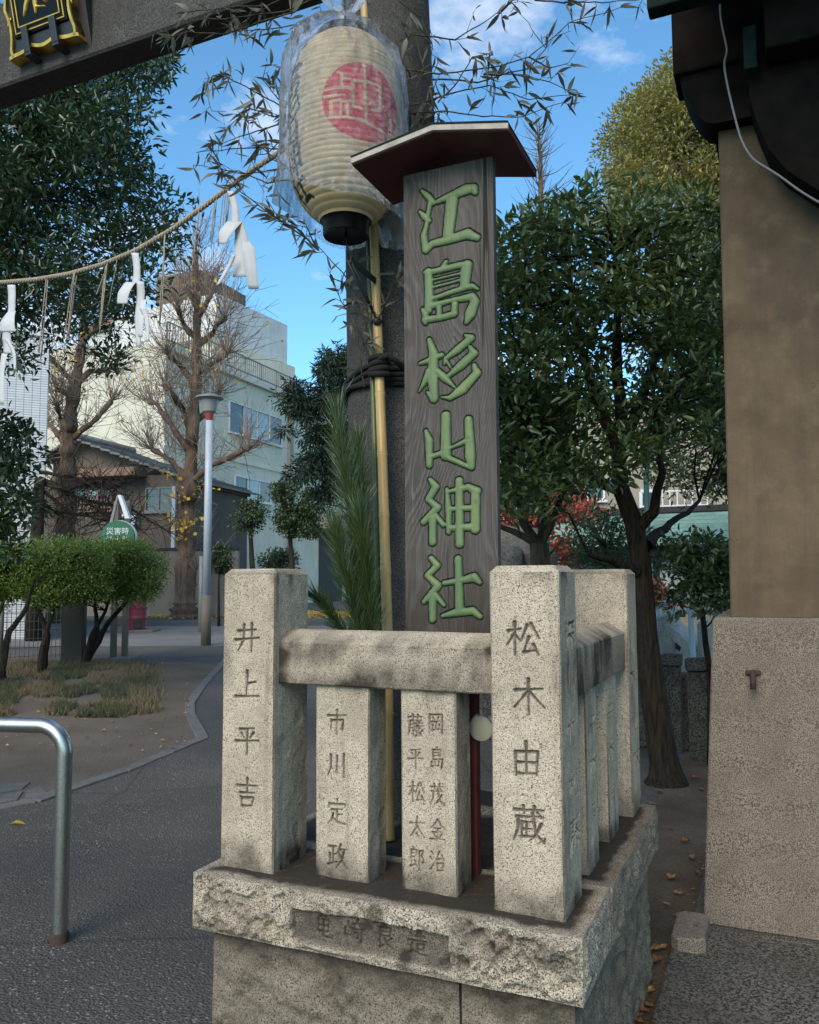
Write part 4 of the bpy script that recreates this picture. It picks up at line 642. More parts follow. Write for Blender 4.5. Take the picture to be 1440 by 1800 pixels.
# ================================================================ bamboo, ropes
BB = np.array([(-0.072, 2.70, 0.578), (-0.077, 2.775, 1.249), (-0.095, 2.84, 1.841), (-0.108, 2.875, 2.178), (-0.125, 2.93, 2.622), (-0.15, 2.99, 3.2), (-0.18, 3.05, 4.1)]); BB[:, 0] *= BB[:, 1] / np.array([2.70, 2.80, 2.88, 2.92, 2.97, 2.99, 3.05])
def bamboo(name, path, r0, r1, mat, label, step, seed, twig=True):
    rg = np.random.default_rng(seed); o = thing(name, label, 'bamboo', tuple(path[0])); seg = np.linalg.norm(np.diff(path, axis=0), axis=1); cs = np.concatenate([[0], np.cumsum(seg)]); L = cs[-1]
    at = lambda s: np.array([np.interp(s, cs, path[:, k]) for k in range(3)]); s = 0.0; nodes = [0.0]
    while s < L - step * 0.6: s += step * rg.uniform(0.85, 1.15); nodes.append(min(s, L))
    nodes[-1] = L
    for a, b in zip(nodes[:-1], nodes[1:]):
        t = np.array([0, 0.02, 0.06, 0.5, 0.94, 0.975, 0.99, 1.0]); rad = np.array([1.0, 1.06, 0.99, 0.97, 0.99, 1.07, 1.09, 1.0]); ss = a + (b - a) * t; m = MB(); m.tube([at(q) for q in ss], rad * (r0 + (r1 - r0) * ss / L), 18); auto(m.build('culm_section', mat, o, True), 60)
    return o
bamboo('bamboo_pole', BB, 0.0192, 0.0155, M_BAMBOO, 'yellow bamboo pole tied upright to the granite pillar', 0.22, 3)
GB = BB[:6].copy(); GB[:, 0] -= np.array([0.032, 0.03, 0.026, 0.024, 0.022, 0.02]); GB[:, 1] += 0.02; bamboo('green_bamboo_pole', GB, 0.011, 0.009, M_GBAMBOO, 'thin green bamboo cane standing behind the yellow pole', 0.25, 4)
rope = thing('black_rope', 'black palm rope wound round the granite pillar and the bamboo pole', 'rope', tuple(W(PU, 0.88, 2.15)))
for k in range(5):
    an = np.linspace(0, 2 * math.pi, 70); zc = 2.148 + (k - 2) * 0.0145; pc = np.array([PU - 0.03 * (zc - 2.27), 0.88]); R0 = 0.197 + 0.010 + 0.004 * (k % 2)
    pts = np.array([[pc[0] + R0 * math.cos(a), pc[1] + R0 * math.sin(a), zc - 0.028 * max(0.0, -math.cos(a)) + 0.004 * math.sin(5 * a + k) + 0.012 * math.sin(2 * a + k)] for a in an]); pts = B0 + pts[:, :1] * BU + pts[:, 1:2] * BV + pts[:, 2:3] * np.array([0, 0, 1.0])
    MB().tube(pts, 0.0095, 8, cap=False).build('pillar_turn', M_ROPEBLACK, rope, True)
bc = np.array([np.interp(2.155, BB[:, 2], BB[:, q]) for q in range(3)])
for k in range(4):
    an = np.linspace(0, 2 * math.pi, 26); MB().tube([bc + np.array([0.031 * math.cos(a), 0.031 * math.sin(a), (k - 1.5) * 0.017 + 0.006 * math.sin(a + k)]) for a in an], 0.0105, 8, cap=False).build('pole_turn', M_ROPEBLACK, rope, True)
MB().tube([bc + np.array([0.0, -0.03, 0.02]), bc + np.array([0.03, -0.045, 0.03]), bc + np.array([0.06, -0.02, 0.018]), bc + np.array([0.09, 0.03, 0.0])], 0.011, 8).build('knot_end', M_ROPEBLACK, rope, True)
strap = thing('lantern_tie', 'black strap and cords tying the lantern bottom to the bamboo pole', 'tie', tuple(Gy(640, 500, 2.8)))
bp = lambda z, dy=-0.022: np.array([np.interp(z, BB[:, 2], BB[:, 0]), np.interp(z, BB[:, 2], BB[:, 1]) + dy, z])
a_ = np.array([LX + 0.015, LY, 2.50]); b_ = bp(2.475); d_ = (b_ - a_); e_ = d_ / np.linalg.norm(d_); s1 = np.array([0, 0, 1.0]) - e_ * e_[2]; s1 /= np.linalg.norm(s1); s2 = np.cross(e_, s1); L_ = np.linalg.norm(d_)
MB().box((0, -0.012, -0.003), (L_, 0.012, 0.003), 0.002, lambda v: a_ + v[:, :1] * e_ + v[:, 1:2] * s1 + v[:, 2:3] * s2).build('strap', M_IRON, strap)
MB().tube([(LX, LY, 2.586), a_ + np.array([-0.006, 0, 0.0])], 0.004, 6).build('ring_cord', M_IRON, strap, True)
for k in (-1, 1): MB().tube([a_ + np.array([k * 0.006 - 0.006, 0, 0.0]), (a_ + bp(2.325)) / 2 + np.array([k * 0.005, 0, -0.006]), bp(2.325)], 0.0032, 6).build('cord', M_IRON, strap, True)
kp = bp(2.322, -0.02); MB().lathe([(0.004, -0.016), (0.012, -0.012), (0.016, 0.0), (0.012, 0.012), (0.004, 0.016)], kp, 12).build('knot', M_IRON, strap, True)
MB().tube([bp(2.325, 0) + 0.021 * np.array([math.cos(a), math.sin(a), 0]) for a in np.linspace(0, 2 * math.pi, 20)], 0.004, 6, cap=False).build('pole_loop', M_IRON, strap, True)
# ================================================================ sacred rope with paper streamers
SP = FRONT(0.765)
def on(P, x, y, off=0.0): a, z = P.hit(x, y); return P.pt(a, off, z)
RP = [on(SP, x, y) for x, y in ((-260, 470), (-120, 492), (0, 497), (60, 492), (120, 482), (180, 465), (240, 440), (300, 405), (360, 362), (420, 315), (480, 275), (540, 236), (600, 200))]
RP = np.array(RP); cs = np.concatenate([[0], np.cumsum(np.linalg.norm(np.diff(RP, axis=0), axis=1))]); ss = np.linspace(0, cs[-1], 900); C_ = np.stack([np.interp(ss, cs, RP[:, k]) for k in range(3)], 1)
for _ in range(60): C_[1:-1] = 0.25 * C_[:-2] + 0.5 * C_[1:-1] + 0.25 * C_[2:]
tg = np.gradient(C_, axis=0); tg /= np.linalg.norm(tg, axis=1)[:, None]; nx = np.cross(tg, [0, 0, 1.0]); nx /= np.linalg.norm(nx, axis=1)[:, None]; ny = np.cross(nx, tg)
srope = thing('straw_rope', 'twisted straw sacred rope with hanging straw tassels strung between the torii pillars', 'straw rope', tuple(C_[400]))
for k in range(3):
    p = ss * 120 + k * 2 * math.pi / 3; MB().tube(C_ + 0.0058 * (np.cos(p)[:, None] * nx + np.sin(p)[:, None] * ny), 0.0062, 6).build('strand', M_STRAW, srope, True)
def rope_at(x):
    best = min(range(0, 900, 4), key=lambda i: abs(720 + FPX * C_[i][0] / C_[i][1] - x)); return C_[best]
rg = np.random.default_rng(5)
for x, dx, yb, nst in ((68, 0, 640, 4), (120, -3, 612, 4), (172, 1, 592, 5), (178, -8, 520, 2), (193, 0, 545, 1), (283, 0, 585, 4), (340, 0, 470, 2), (372, 0, 430, 3), (384, 0, 430, 2), (396, -2, 425, 3), (462, 0, 400, 1)):
    top = rope_at(x); bot = on(SP, x + dx, yb); m = MB()
    for q in range(nst):
        o1 = rg.uniform(-0.006, 0.006, 3); t = np.linspace(0, 1, 10); wob = rg.uniform(-1, 1, (10, 3)).cumsum(0) * 0.0016; Lq = rg.uniform(0.8, 1.02); P_ = top + o1 + (bot - top) * (t * Lq)[:, None] + wob; m.tube(P_, 0.0024 if nst > 1 else 0.0016, 5)
    m.build('tassel', M_STRAW, srope, True)
def streamer(label, strips):
    o = thing('paper_streamer', label, 'paper streamer', tuple(on(SP, strips[0][0][0], strips[0][0][1])), group='paper streamers on the straw rope')
    for k, st in enumerate(strips):
        n = 14; t = np.linspace(0, 1, len(st)); tt = np.linspace(0, 1, n); x = np.interp(tt, t, [q[0] for q in st]); y = np.interp(tt, t, [q[1] for q in st]); w = np.interp(tt, t, [q[2] for q in st]); off = np.interp(tt, t, [q[3] if len(q) > 3 else 0 for q in st])
        off = off + 0.012 * np.sin(tt * 3.0) * (1 if k % 2 else -1)
        V = []
        for i in range(n):
            for j, c in enumerate((-0.5, -0.17, 0.17, 0.5)): V.append(on(SP, x[i] + c * w[i], y[i], 0.012 + 0.006 * k + off[i] + 0.010 * (abs(c) - 0.3) * (k % 2 * 2 - 1)))
        ob = mk('paper_fold', V, gridf(4, n), M_PAPERW, o, False); md = ob.modifiers.new('thick', 'SOLIDIFY'); md.thickness = 0.0006
streamer('zigzag white paper streamer curling against open sky beside the lantern', [[(408, 338, 12), (415, 368, 13, .01), (415, 400, 16)], [(419, 392, 28, .0), (412, 415, 26, .02), (405, 436, 12, .03)], [(426, 394, 14, .0), (431, 430, 26, .01), (430, 460, 30, .012), (428, 490, 27, .0)], [(440, 428, 12, .0), (451, 446, 24, .015), (457, 480, 21, .02), (457, 514, 18, .01)], [(428, 458, 6, .03), (416, 480, 8, .04), (404, 512, 5, .05)]])
streamer('zigzag white paper streamer hanging against the dark tree and brown roof', [[(240, 446, 13), (243, 475, 12, .01), (241, 500, 14)], [(236, 498, 18), (233, 520, 20, .02), (230, 540, 18, .03)], [(253, 498, 13), (251, 520, 14, .0), (249, 560, 13, .01), (252, 614, 8, .01)], [(262, 530, 10), (263, 560, 13, .01), (262, 598, 8, .02)], [(266, 547, 12, .02), (273, 570, 9, .03), (277, 606, 5, .03)]])
streamer('zigzag white paper streamer hanging in front of the white tiled building', [[(23, 502, 14), (23, 530, 13, .01), (22, 552, 12)], [(28, 548, 12), (30, 570, 24, .02), (30, 588, 28, .03)], [(26, 576, 10, .03), (24, 600, 16, .03), (26, 625, 14, .02)], [(16, 598, 6, .03), (6, 620, 12, .04), (2, 655, 10, .03)], [(32, 602, 8, .03), (44, 625, 6, .04), (49, 656, 4, .04)], [(22, 625, 10, .0), (21, 660, 9, .0), (21, 715, 9, .01)]])
# ================================================================ steel barrier
bar_ = thing('steel_barrier', 'low stainless steel tube barrier bent over at a rounded corner, on the asphalt', 'barrier', tuple(Gz(104, 1660)))
p0 = Gz(104, 1657); top = 0.85; bd = np.array([-1.0, 0.16, 0]); bd /= np.linalg.norm(bd); pts = [p0, p0 + [0, 0, 0.3], p0 + [0, 0, top - 0.14]]
for a in np.linspace(0, math.pi / 2, 12): pts.append(p0 + np.array([0, 0, top - 0.13]) + bd * 0.11 * (1 - math.cos(a)) + np.array([0, 0, 0.11 * math.sin(a)]))
pts += [p0 + bd * 0.5 + [0, 0, top - 0.02]]
m2 = [p0 + bd * 1.1 * 1.0 + [0, 0, top - 0.02]]; e0 = p0 + bd * 1.22
for a in np.linspace(0, math.pi / 2, 12): m2.append(e0 - bd * 0.11 * (1 - math.sin(a)) + np.array([0, 0, top - 0.13 + 0.11 * math.cos(a)]))
pts = np.array(pts + m2 + [e0 + [0, 0, 0.3], e0]); auto(MB().tube(pts, 0.0303, 24).build('tube', M_STEEL, bar_, True), 60)
for q in (p0, e0): auto(MB().lathe([(0.0305, 0.0), (0.036, 0.0), (0.037, 0.03), (0.033, 0.042), (0.0305, 0.042)], q, 28, cap=False).build('foot_collar', M_RUSTIRON, bar_, True))
# ================================================================ gate building on the right
gate = shrine_thing('gate_building', 'shrine gate pier of tan render on a tall granite plinth under dark timber eaves', 'building', 0.6, 1.9)
PL1 = 1.35
def frustum(name, lo, hi, ins_l, ins_f, mat, parent, b=0.008, res=0.02, seed=0):
    """block whose left and front faces batter inwards by ins_l / ins_f at the top"""
    o = MB().box(lo, hi, b).build(name, mat, parent, fr='shrine'); return o
def batter(name, l0, l1, v0, v1, ur, vb, z0, z1, mat, b=0.012):
    lv = []; k = [(0, z0), (1, z1 - b)]
    for t, z in k:
        l = l0 + (l1 - l0) * t; f_ = v0 + (v1 - v0) * t; lv.append([(l + 0.006, f_, z), (ur, f_, z), (ur, vb, z), (l, vb, z), (l, f_ + 0.006, z)])
    l, f_ = l1 + b, v1 + b; lv.append([(l + 0.006, f_, z1), (ur, f_, z1), (ur, vb, z1), (l, vb, z1), (l, f_ + 0.006, z1)])
    V = [p for r in lv for p in r]; F = [[i * 5 + j, i * 5 + (j + 1) % 5, (i + 1) * 5 + (j + 1) % 5, (i + 1) * 5 + j] for i in range(2) for j in range(5)] + [[10, 11, 12, 13, 14]]
    return fixn(mk(name, V, F, mat, gate, False, None, 'shrine'))
batter('plinth', 0.165, 0.236, 1.57, 1.60, 1.5, 2.6, 0.05, 1.245, G_PLINTH)
batter('column', 0.302, 0.325, 1.66, 1.675, 1.35, 2.45, 1.246, 3.42, M_COL)
hk = MB(); h0 = W(0.381, 1.585, 1.03); hk.tube([h0 + BV * 0.03, h0 - BV * 0.025, h0 - BV * 0.04 + np.array([0, 0, -0.012]), h0 - BV * 0.042 + np.array([0, 0, -0.06])], [0.008, 0.011, 0.012, 0.011], 10); hk.box((-0.028, -0.006, -0.008), (0.028, 0.006, 0.01), 0.003, lambda v: h0 + v[:, :1] * BU - v[:, 1:2] * BV + v[:, 2:3] * np.array([0, 0, 1.0])); hk.build('iron_hook', M_RUSTIRON, gate, True)
# timber: bolster, beams, eaves
xs = np.linspace(0, 1, 16); MB().prism([(0.24 + 0.08 * t - 0.06 * math.cos(t * math.pi / 2), 3.56 - 0.24 * math.sin(t * math.pi / 2)) for t in xs] + [(1.5, 3.30), (1.5, 3.56)], 1.60, 1.78, 1).build('bolster', M_DARKWOOD, gate, fr='shrine')
MB().box((0.156, 1.57, 3.56), (3.0, 1.80, 3.85), 0.012).build('beam', M_DARKWOOD, gate, fr='shrine'); MB().box((0.36, 1.801, 3.40), (0.56, 3.2, 3.555), 0.01).build('cross_beam', M_DARKWOOD, gate, fr='shrine')
_bk = [FRONT(1.5).hit(x, y) for x, y in ((1318, 175), (1332, 215), (1352, 262), (1385, 300), (1440, 335), (1500, 352))]; MB().prism(_bk + [(_bk[-1][0] + 0.2, _bk[-1][1]), (_bk[-1][0] + 0.2, 3.555), (_bk[0][0], 3.555)], 1.5, 1.655, 1).build('bracket', M_DARKWOOD, gate, fr='shrine')
MB().box((0.52, 1.36, 3.45), (3.0, 1.49, 3.85), 0.01).build('soffit_beam', M_DARKWOOD, gate, fr='shrine')
MB().box((0.30, 1.3, 3.86), (4.0, 4.0, 3.94), 0.01).build('eave', M_DARKWOOD, gate, fr='shrine')
MB().box((0.3, -0.5, 4.12), (4.0, 1.29, 4.2), 0.01).build('added_shade_eave', M_DARKWOOD, gate, fr='shrine')  # unseen overhang added above the frame to shade the column top
for i in range(14): v_ = 1.31 + i * 0.19; MB().box((0.34, v_, 3.80), (3.2, v_ + 0.08, 3.859), 0.004).build('rafter', M_DARKWOOD, gate, fr='shrine') if not (1.5 < v_ + 0.04 < 1.85) else None
_ga, _gz = FRONT(1.25).hit(1139, 24); MB().box((_ga, 1.22, _gz), (3.6, 1.30, _gz + 0.13), 0.008).build('gutter', M_COPPER, gate, fr='shrine'); MB().prism([(0.25, 3.98), (2.2, 5.1), (4.3, 3.98), (4.3, 3.95), (0.25, 3.95)], 1.22, 4.0, 1).build('roof', M_COPPER, gate, fr='shrine')
MB().box((0.44, 1.42, 3.42), (0.49, 1.46, 3.60), 0.006).build('hanging_fitting', M_COPPER, gate, fr='shrine')
MB().box((0.302, 2.46, 1.25), (0.33, 2.50, 3.85), 0.004).build('door_jamb', M_DARKWOOD, gate, fr='shrine')
MB().box((0.6, 2.46, 0.05), (3.0, 2.6, 3.85), 0.01).build('eave_shade_panel', M_DARKPANEL, gate, fr='shrine')  # dark sheet standing for the darkness under the eave
cb = thing('power_cable', 'slack grey power cable hanging down across the tan gate column', 'cable', tuple(W(0.35, 1.55, 3.5))); CPX = [(1266, 8), (1267, 35), (1276, 75), (1279, 90), (1273, 108), (1275, 130), (1282, 165), (1292, 205), (1302, 245), (1322, 280), (1350, 296), (1375, 312), (1405, 335), (1450, 362), (1500, 380)]
P_ = np.array([on(FRONT(1.52), x, y) for x, y in CPX]); t = np.linspace(0, 1, len(P_)); tt = np.linspace(0, 1, 60); P_ = np.stack([np.interp(tt, t, P_[:, k]) for k in range(3)], 1)
for _ in range(3): P_[1:-1] = (P_[:-2] + 2 * P_[1:-1] + P_[2:]) / 4
MB().tube(P_, 0.0045, 8).build('cable_run', M_CABLE, cb, True)
pv = struct(MB().box((0.075, -1.2, -0.05), (4.2, 1.52, 0.05), 0.01).build('paving_slab', G_PAVE, None, fr='shrine')); fixn(pv)
pv2 = struct(MB().box((0.12, 1.523, -0.05), (4.2, 2.9, 0.046), 0.01).build('plinth_footing', G_PAVE, None, fr='shrine'))
blk = shrine_thing('pivot_stone', 'small worn granite block with a round socket hole beside the plinth corner', 'stone block', 0.13, 1.37, 0.05)
m = MB(); n = 24; an = np.arange(n) * 2 * math.pi / n; c0 = np.array([0.135, 1.40]); sq = []
for a in an:
    d = np.array([math.cos(a), math.sin(a)]); k = 1 / max(abs(d[0]) / 0.06, abs(d[1]) / 0.13); sq.append(c0 + d * k)
sq = np.array(sq); cir = c0 + 0.022 * np.stack([np.cos(an), np.sin(an)], 1); V = np.concatenate([np.c_[sq, np.full(n, 0.051)], np.c_[sq, np.full(n, 0.093)], np.c_[c0 + (sq - c0) * 0.94, np.full(n, 0.1)], np.c_[cir, np.full(n, 0.1)], np.c_[cir, np.full(n, 0.075)]]); F = [[r * n + j, r * n + (j + 1) % n, (r + 1) * n + (j + 1) % n, (r + 1) * n + j] for r in range(4) for j in range(n)] + [list(range(4 * n, 5 * n))]
m.add(V, F); ob = fixn(m.build('block', G_PLINTH, blk, fr='shrine')); warpmesh(ob, 0.008, 14, 3)
# ================================================================ buildings, left background
class Facade:
    def __init__(s, px0, d0, px1, d1):
        a = Gy(px0, 900, d0); b = Gy(px1, 900, d1); s.P = Plane(a, (b - a)[:2]); s.L = np.linalg.norm((b - a)[:2]); s.M = planeM(s.P)
    def rect(s, x0, y0, x1, y1):
        a = [s.P.hit(*q) for q in ((x0, y0), (x0, y1), (x1, y0), (x1, y1))]; return ((a[0][0] + a[1][0]) / 2, (a[2][0] + a[3][0]) / 2, (a[1][1] + a[3][1]) / 2, (a[0][1] + a[2][1]) / 2)
    def box(s, name, a0, a1, o0, o1, z0, z1, mat, parent, b=0.0): return MB().box((a0, o0, z0), (a1, o1, z1), b, s.M).build(name, mat, parent)
    def window(s, parent, x0, y0, x1, y1, np=2, frame=M_ALU, pane=M_GLASS, fw=0.06, sill=True):
        a0, a1, z0, z1 = s.rect(x0, y0, x1, y1); w = s.box('window', a0, a1, 0.002, 0.012, z0, z1, M_DARKPANEL, parent)
        m = MB(); m.box((a0 - fw / 2, 0.0, z0 - fw / 2), (a1 + fw / 2, 0.09, z0 + fw / 2), 0, s.M); m.box((a0 - fw / 2, 0.0, z1 - fw / 2), (a1 + fw / 2, 0.09, z1 + fw / 2), 0, s.M)
        for k in range(np_ := np + 1): c = a0 + (a1 - a0) * k / np; m.box((c - fw / 2, 0.003, z0 + fw / 2), (c + fw / 2, 0.087, z1 - fw / 2), 0, s.M)
        m.build('frame', frame, w)
        for k in range(np): s.box('pane', a0 + (a1 - a0) * k / np + fw / 2, a0 + (a1 - a0) * (k + 1) / np - fw / 2, 0.02, 0.03 + 0.012 * (k % 2), z0 + fw / 2, z1 - fw / 2, pane if not isinstance(pane, (list, tuple)) else pane[k % len(pane)], w)
        if sill: s.box('sill', a0 - 0.1, a1 + 0.1, 0.004, 0.15, z0 - fw / 2 - 0.08, z0 - fw / 2 - 0.003, frame, w)
    def railing(s, parent, x0, y0, x1, y1, off, mat, step=0.16, name='railing', yslope=0.0, r=0.02):
        a0, a1, z0, z1 = s.rect(x0, y0, x1, y1); m = MB(); n = int((a1 - a0) / step)
        for k in range(n + 1):
            c = a0 + (a1 - a0) * k / n; rr_ = r * (2.0 if k % 8 == 0 else 1); m.box((c - rr_, off - rr_, z0), (c + rr_, off + rr_, z1), 0, s.M)
        for z in (z0 + 0.08, z1): m.box((a0, off - r * 1.6, z - r), (a1, off + r * 1.6, z + r * 1.4), 0, s.M)
        o = m.build(name, mat, parent); o['kind'] = 'stuff'; return o
def gb(px, y, d): p = Gy(px, y, d); return (p[0], p[1], 0.0)
# pale green three storey building
gB = thing('green_building', 'pale green rendered building with a flat railed roof behind the lamp post', 'building', gb(460, 1000, 44)); F1 = Facade(286, 40, 640, 62)
zr = F1.P.hit(440, 668)[1]; F1.box('wall', 0, F1.L, -9, 0, 0, zr, M_W_GREEN, gB); F1.box('cornice', -0.05, F1.L + 0.05, 0.003, 0.25, zr - 0.25, zr + 0.12, M_W_GREEN, gB, 0.03); F1.box('floor_band', 0, F1.L, 0.003, 0.06, F1.P.hit(440, 815)[1] - 0.12, F1.P.hit(440, 815)[1], M_W_GREEN, gB)
a0, a1, z0, z1 = F1.rect(505, 730, 512, 1000); F1.box('corner_pilaster', a0, a1, 0.002, 0.16, 0, zr - 0.26, M_W_BEIGE, gB)
F1.window(gB, 402, 722, 494, 772, 4, pane=[M_GLASS, M_CURTAIN, M_CURTAIN]); F1.window(gB, 412, 843, 475, 880, 3, pane=[M_GLASS, M_CURTAIN]); F1.window(gB, 548, 752, 566, 785, 1, pane=[M_CURTAIN])
a0, _ = F1.P.hit(290, 700); m = MB(); n = int(F1.L / 0.22)
for k in range(n): c = k * 0.22; q = 0.035 if k % 8 == 0 else 0.014; m.box((c - q, 0.05 - q, zr + 0.12), (c + q, 0.05 + q, zr + 1.2), 0, F1.M)
for z in (zr + 0.3, zr + 1.2): m.box((0, 0.02, z - 0.03), (F1.L, 0.08, z + 0.03), 0, F1.M)
m.build('roof_railing', M_GREYPAINT, gB)['kind'] = 'stuff'
a0, a1, z0, z1 = F1.rect(560, 935, 600, 1060); F1.box('door', a0, a1, 0.002, 0.06, 0, z1, M_DARKPANEL, gB); F1.box('porch', *F1.rect(555, 900, 640, 1060)[:2], 0.0 + 0.065, 1.6, z1 + 0.1, z1 + 1.0, M_W_BEIGE, gB)
# cream apartment house with balconies
cB = thing('apartment_house', 'cream apartment house with rust stained balcony rails behind the bare ginkgo', 'building', gb(240, 1000, 50)); F2 = Facade(60, 54, 372, 47)
zt = F2.P.hit(260, 612)[1]; F2.box('wall', 0, F2.L, -8, 0, 0, zt, M_W_CREAM, cB); a0, a1, z0, z1 = F2.rect(178, 545, 362, 612); F2.box('upper_storey', a0, a1, -8, -0.9, zt + 0.003, z1 + 0.6, M_W_WHITE, cB)
F2.box('roof_edge', 0, F2.L, 0.003, 0.5, zt - 0.18, zt + 0.1, M_W_CREAM, cB, 0.02)
F2.railing(cB, 196, 645, 330, 682, 0.9, M_RUST, 0.2); a0, a1, z0, z1 = F2.rect(170, 645, 340, 690); F2.box('balcony_floor', a0, a1, 0.003, 0.95, z0 - 0.2, z0 + 0.08, M_W_CREAM, cB)
F2.window(cB, 200, 738, 272, 822, 4, pane=[M_CURTAIN, M_GLASS, M_CURTAIN], sill=False); F2.railing(cB, 262, 800, 360, 840, 0.9, M_RUST, 0.2); a0, a1, z0, z1 = F2.rect(150, 690, 360, 845); F2.box('balcony_floor', a0, a1, 0.003, 0.95, z0 - 0.25, z0 - 0.02, M_W_CREAM, cB)
F2.window(cB, 170, 690, 186, 722, 1); F2.window(cB, 140, 700, 152, 716, 1, pane=[M_CURTAIN]); F2.window(cB, 182, 640, 198, 655, 1)
for y in (640, 720): a0, a1, z0, z1 = F2.rect(84, y - 20, 172, y + 22); F2.box('balcony_parapet', a0, a1, 0.003, 1.1, z0, z1, M_W_CREAM, cB, 0.03)
# taller house with brown tiled roof behind
tB = thing('brown_roof_house', 'white walled house with a brown tiled roof rising behind the cream apartments', 'building', gb(250, 1000, 66)); F3 = Facade(150, 66, 350, 62)
zt = F3.P.hit(240, 565)[1]; F3.box('wall', 0, F3.L, -7, 0, 0, zt, M_W_WHITE, tB); F3.window(tB, 224, 578, 233, 590, 1); F3.box('chimney_block', F3.L * 0.62, F3.L, -6, 0.3, zt + 0.003, zt + 3.2, M_W_PINK, tB)
MB().prism([(0.7, zt - 0.2), (-3.5, zt + 2.3), (-7.7, zt - 0.2)], -0.4, F3.L * 0.61, 0, lambda v: F3.M(v)).build('roof', M_REDTILE, tB)
# old house with grey tiled roof
hB = thing('old_house', 'old grey mortar house with a grey tiled gable roof and barred windows', 'building', gb(190, 1000, 36)); F4 = Facade(60, 37, 322, 35)
ze = F4.P.hit(200, 838)[1]; F4.box('wall', 0, F4.L, -6, 0, 0, ze, M_W_GREY, hB); a0, a1, z0, z1 = F4.rect(120, 828, 258, 842); F4.box('canopy', a0, a1, 0.003, 0.9, z0, z1, M_RUST, hB)
aL, aR = F4.P.hit(78, 800)[0], F4.P.hit(330, 800)[0]; aP = F4.P.hit(133, 800)[0]; zp = F4.P.hit(133, 775)[1]; zR = F4.P.hit(320, 850)[1]
MB().prism([(aL, zp - 0.9), (aP, zp), (aR, zR), (aR, ze - 0.1), (aL, ze - 0.1)], -6, -0.6, 1, F4.M).build('gable_wall', M_W_PINK, hB)
def rooft(p, q, n, nm):
    for i in range(n):
        t0, t1 = i / n, (i + 1) / n; A = np.array(p) * (1 - t0) + np.array(q) * t0; Bq = np.array(p) * (1 - t1) + np.array(q) * t1; MB().prism([(A[0], A[1] + 0.10), (Bq[0], Bq[1] + 0.17), (Bq[0], Bq[1] + 0.08), (A[0], A[1] + 0.0)], -6.5, 0.3, 1, F4.M).build('tile_course', M_ROOFTILE, hB)
rooft((aP, zp), (aR + 0.3, zR), 12, 'r'); rooft((aP, zp), (aL - 0.2, zp - 0.95), 5, 'l'); MB().tube(F4.M(np.array([[aP, -6.5, zp + 0.22], [aP, 0.35, zp + 0.22]])), 0.16, 10).build('ridge', M_ROOFTILE, hB, True)
F4.window(hB, 258, 858, 304, 898, 2, M_GREYPAINT); F4.window(hB, 130, 860, 200, 896, 3, M_RUST, pane=[M_GLASS, M_CURTAIN]); F4.railing(hB, 130, 872, 200, 897, 0.18, M_RUST, 0.16)
a0, a1, z0, z1 = F4.rect(305, 855, 311, 962); ac = thing('aircon_unit', 'white air conditioner unit hung on the old house wall', 'air conditioner', gb(228, 1000, 34.8)); a2, a3, z2, z3 = F4.rect(222, 905, 246, 925); F4.box('casing', a2, a3, 0.02, 0.35, z2, z3, M_ALU, ac, 0.02); F4.box('fan_grille', a2 + 0.1, a2 + 0.45, 0.352, 0.37, z2 + 0.06, z3 - 0.06, M_DARKPANEL, ac)
F4.box('downpipe', a0, a1, 0.02, 0.16, 0, z1, M_LAMP, hB)
wl = thing('garden_wall', 'low beige garden wall with a dark coping behind the ginkgo trunk', 'wall', gb(300, 1060, 34)); Fw = Facade(120, 34.5, 420, 33.5); zw = Fw.P.hit(300, 968)[1]; Fw.box('wall_face', 0, Fw.L, -0.2, 0, 0, zw, M_W_CONC, wl); Fw.box('coping', -0.05, Fw.L + 0.05, -0.25, 0.06, zw + 0.003, zw + 0.12, M_DARKPANEL, wl, 0.01)
# white tiled building at the left edge
wB = thing('tiled_building', 'white mosaic tiled building corner behind the clipped hedge', 'building', gb(20, 1000, 21)); F5 = Facade(-650, 17.3, 77, 20.5); zt = 7.6; F5.box('wall', 0, F5.L, -6, 0, 0, zt, M_TILES, wB); F5.box('coping', -0.05, F5.L + 0.02, -6, 0.06, zt + 0.003, zt + 0.2, M_ALU, wB)
# lamp post
lp_ = thing('lamp_post', 'pale blue grey park lamp post with a flat hat and red neck', 'lamp post', tuple(Gz(362, 1135)))
b = Gz(362, 1135); m = MB().tube([b, b + [0, 0, 1.1]], [0.11, 0.108], 20); m.build('base_sleeve', M_BROWNPOST, lp_, True); m = MB().tube([b + [0, 0, 1.101], b + [0.0, 0, 5.0]], [0.09, 0.075], 20); m.build('pole', M_LAMP, lp_, True)
c = b + np.array([0.0, 0, 0]); auto(MB().lathe([(0.03, 5.0), (0.075, 5.02), (0.10, 5.16), (0.0, 5.16)], c, 24, cap=False).build('neck', M_REDBAND, lp_, True)); auto(MB().lathe([(0.10, 5.16), (0.15, 5.20), (0.20, 5.46), (0.0, 5.46)], c, 24, cap=False).build('lamp_glass', M_LAMPGREY, lp_, True)); auto(MB().lathe([(0.20, 5.46), (0.31, 5.5), (0.31, 5.53), (0.2, 5.57), (0.0, 5.59)], c, 28, cap=False).build('hat', M_LAMPGREY, lp_, True))
b2 = Gz(352, 1112); tag(MB().tube([b2, b2 + [0, 0, 2.1]], 0.06, 10).build('steel_stake', M_LAMPGREY, None, True), 'short grey metal stake beside the lamp post', 'stake')
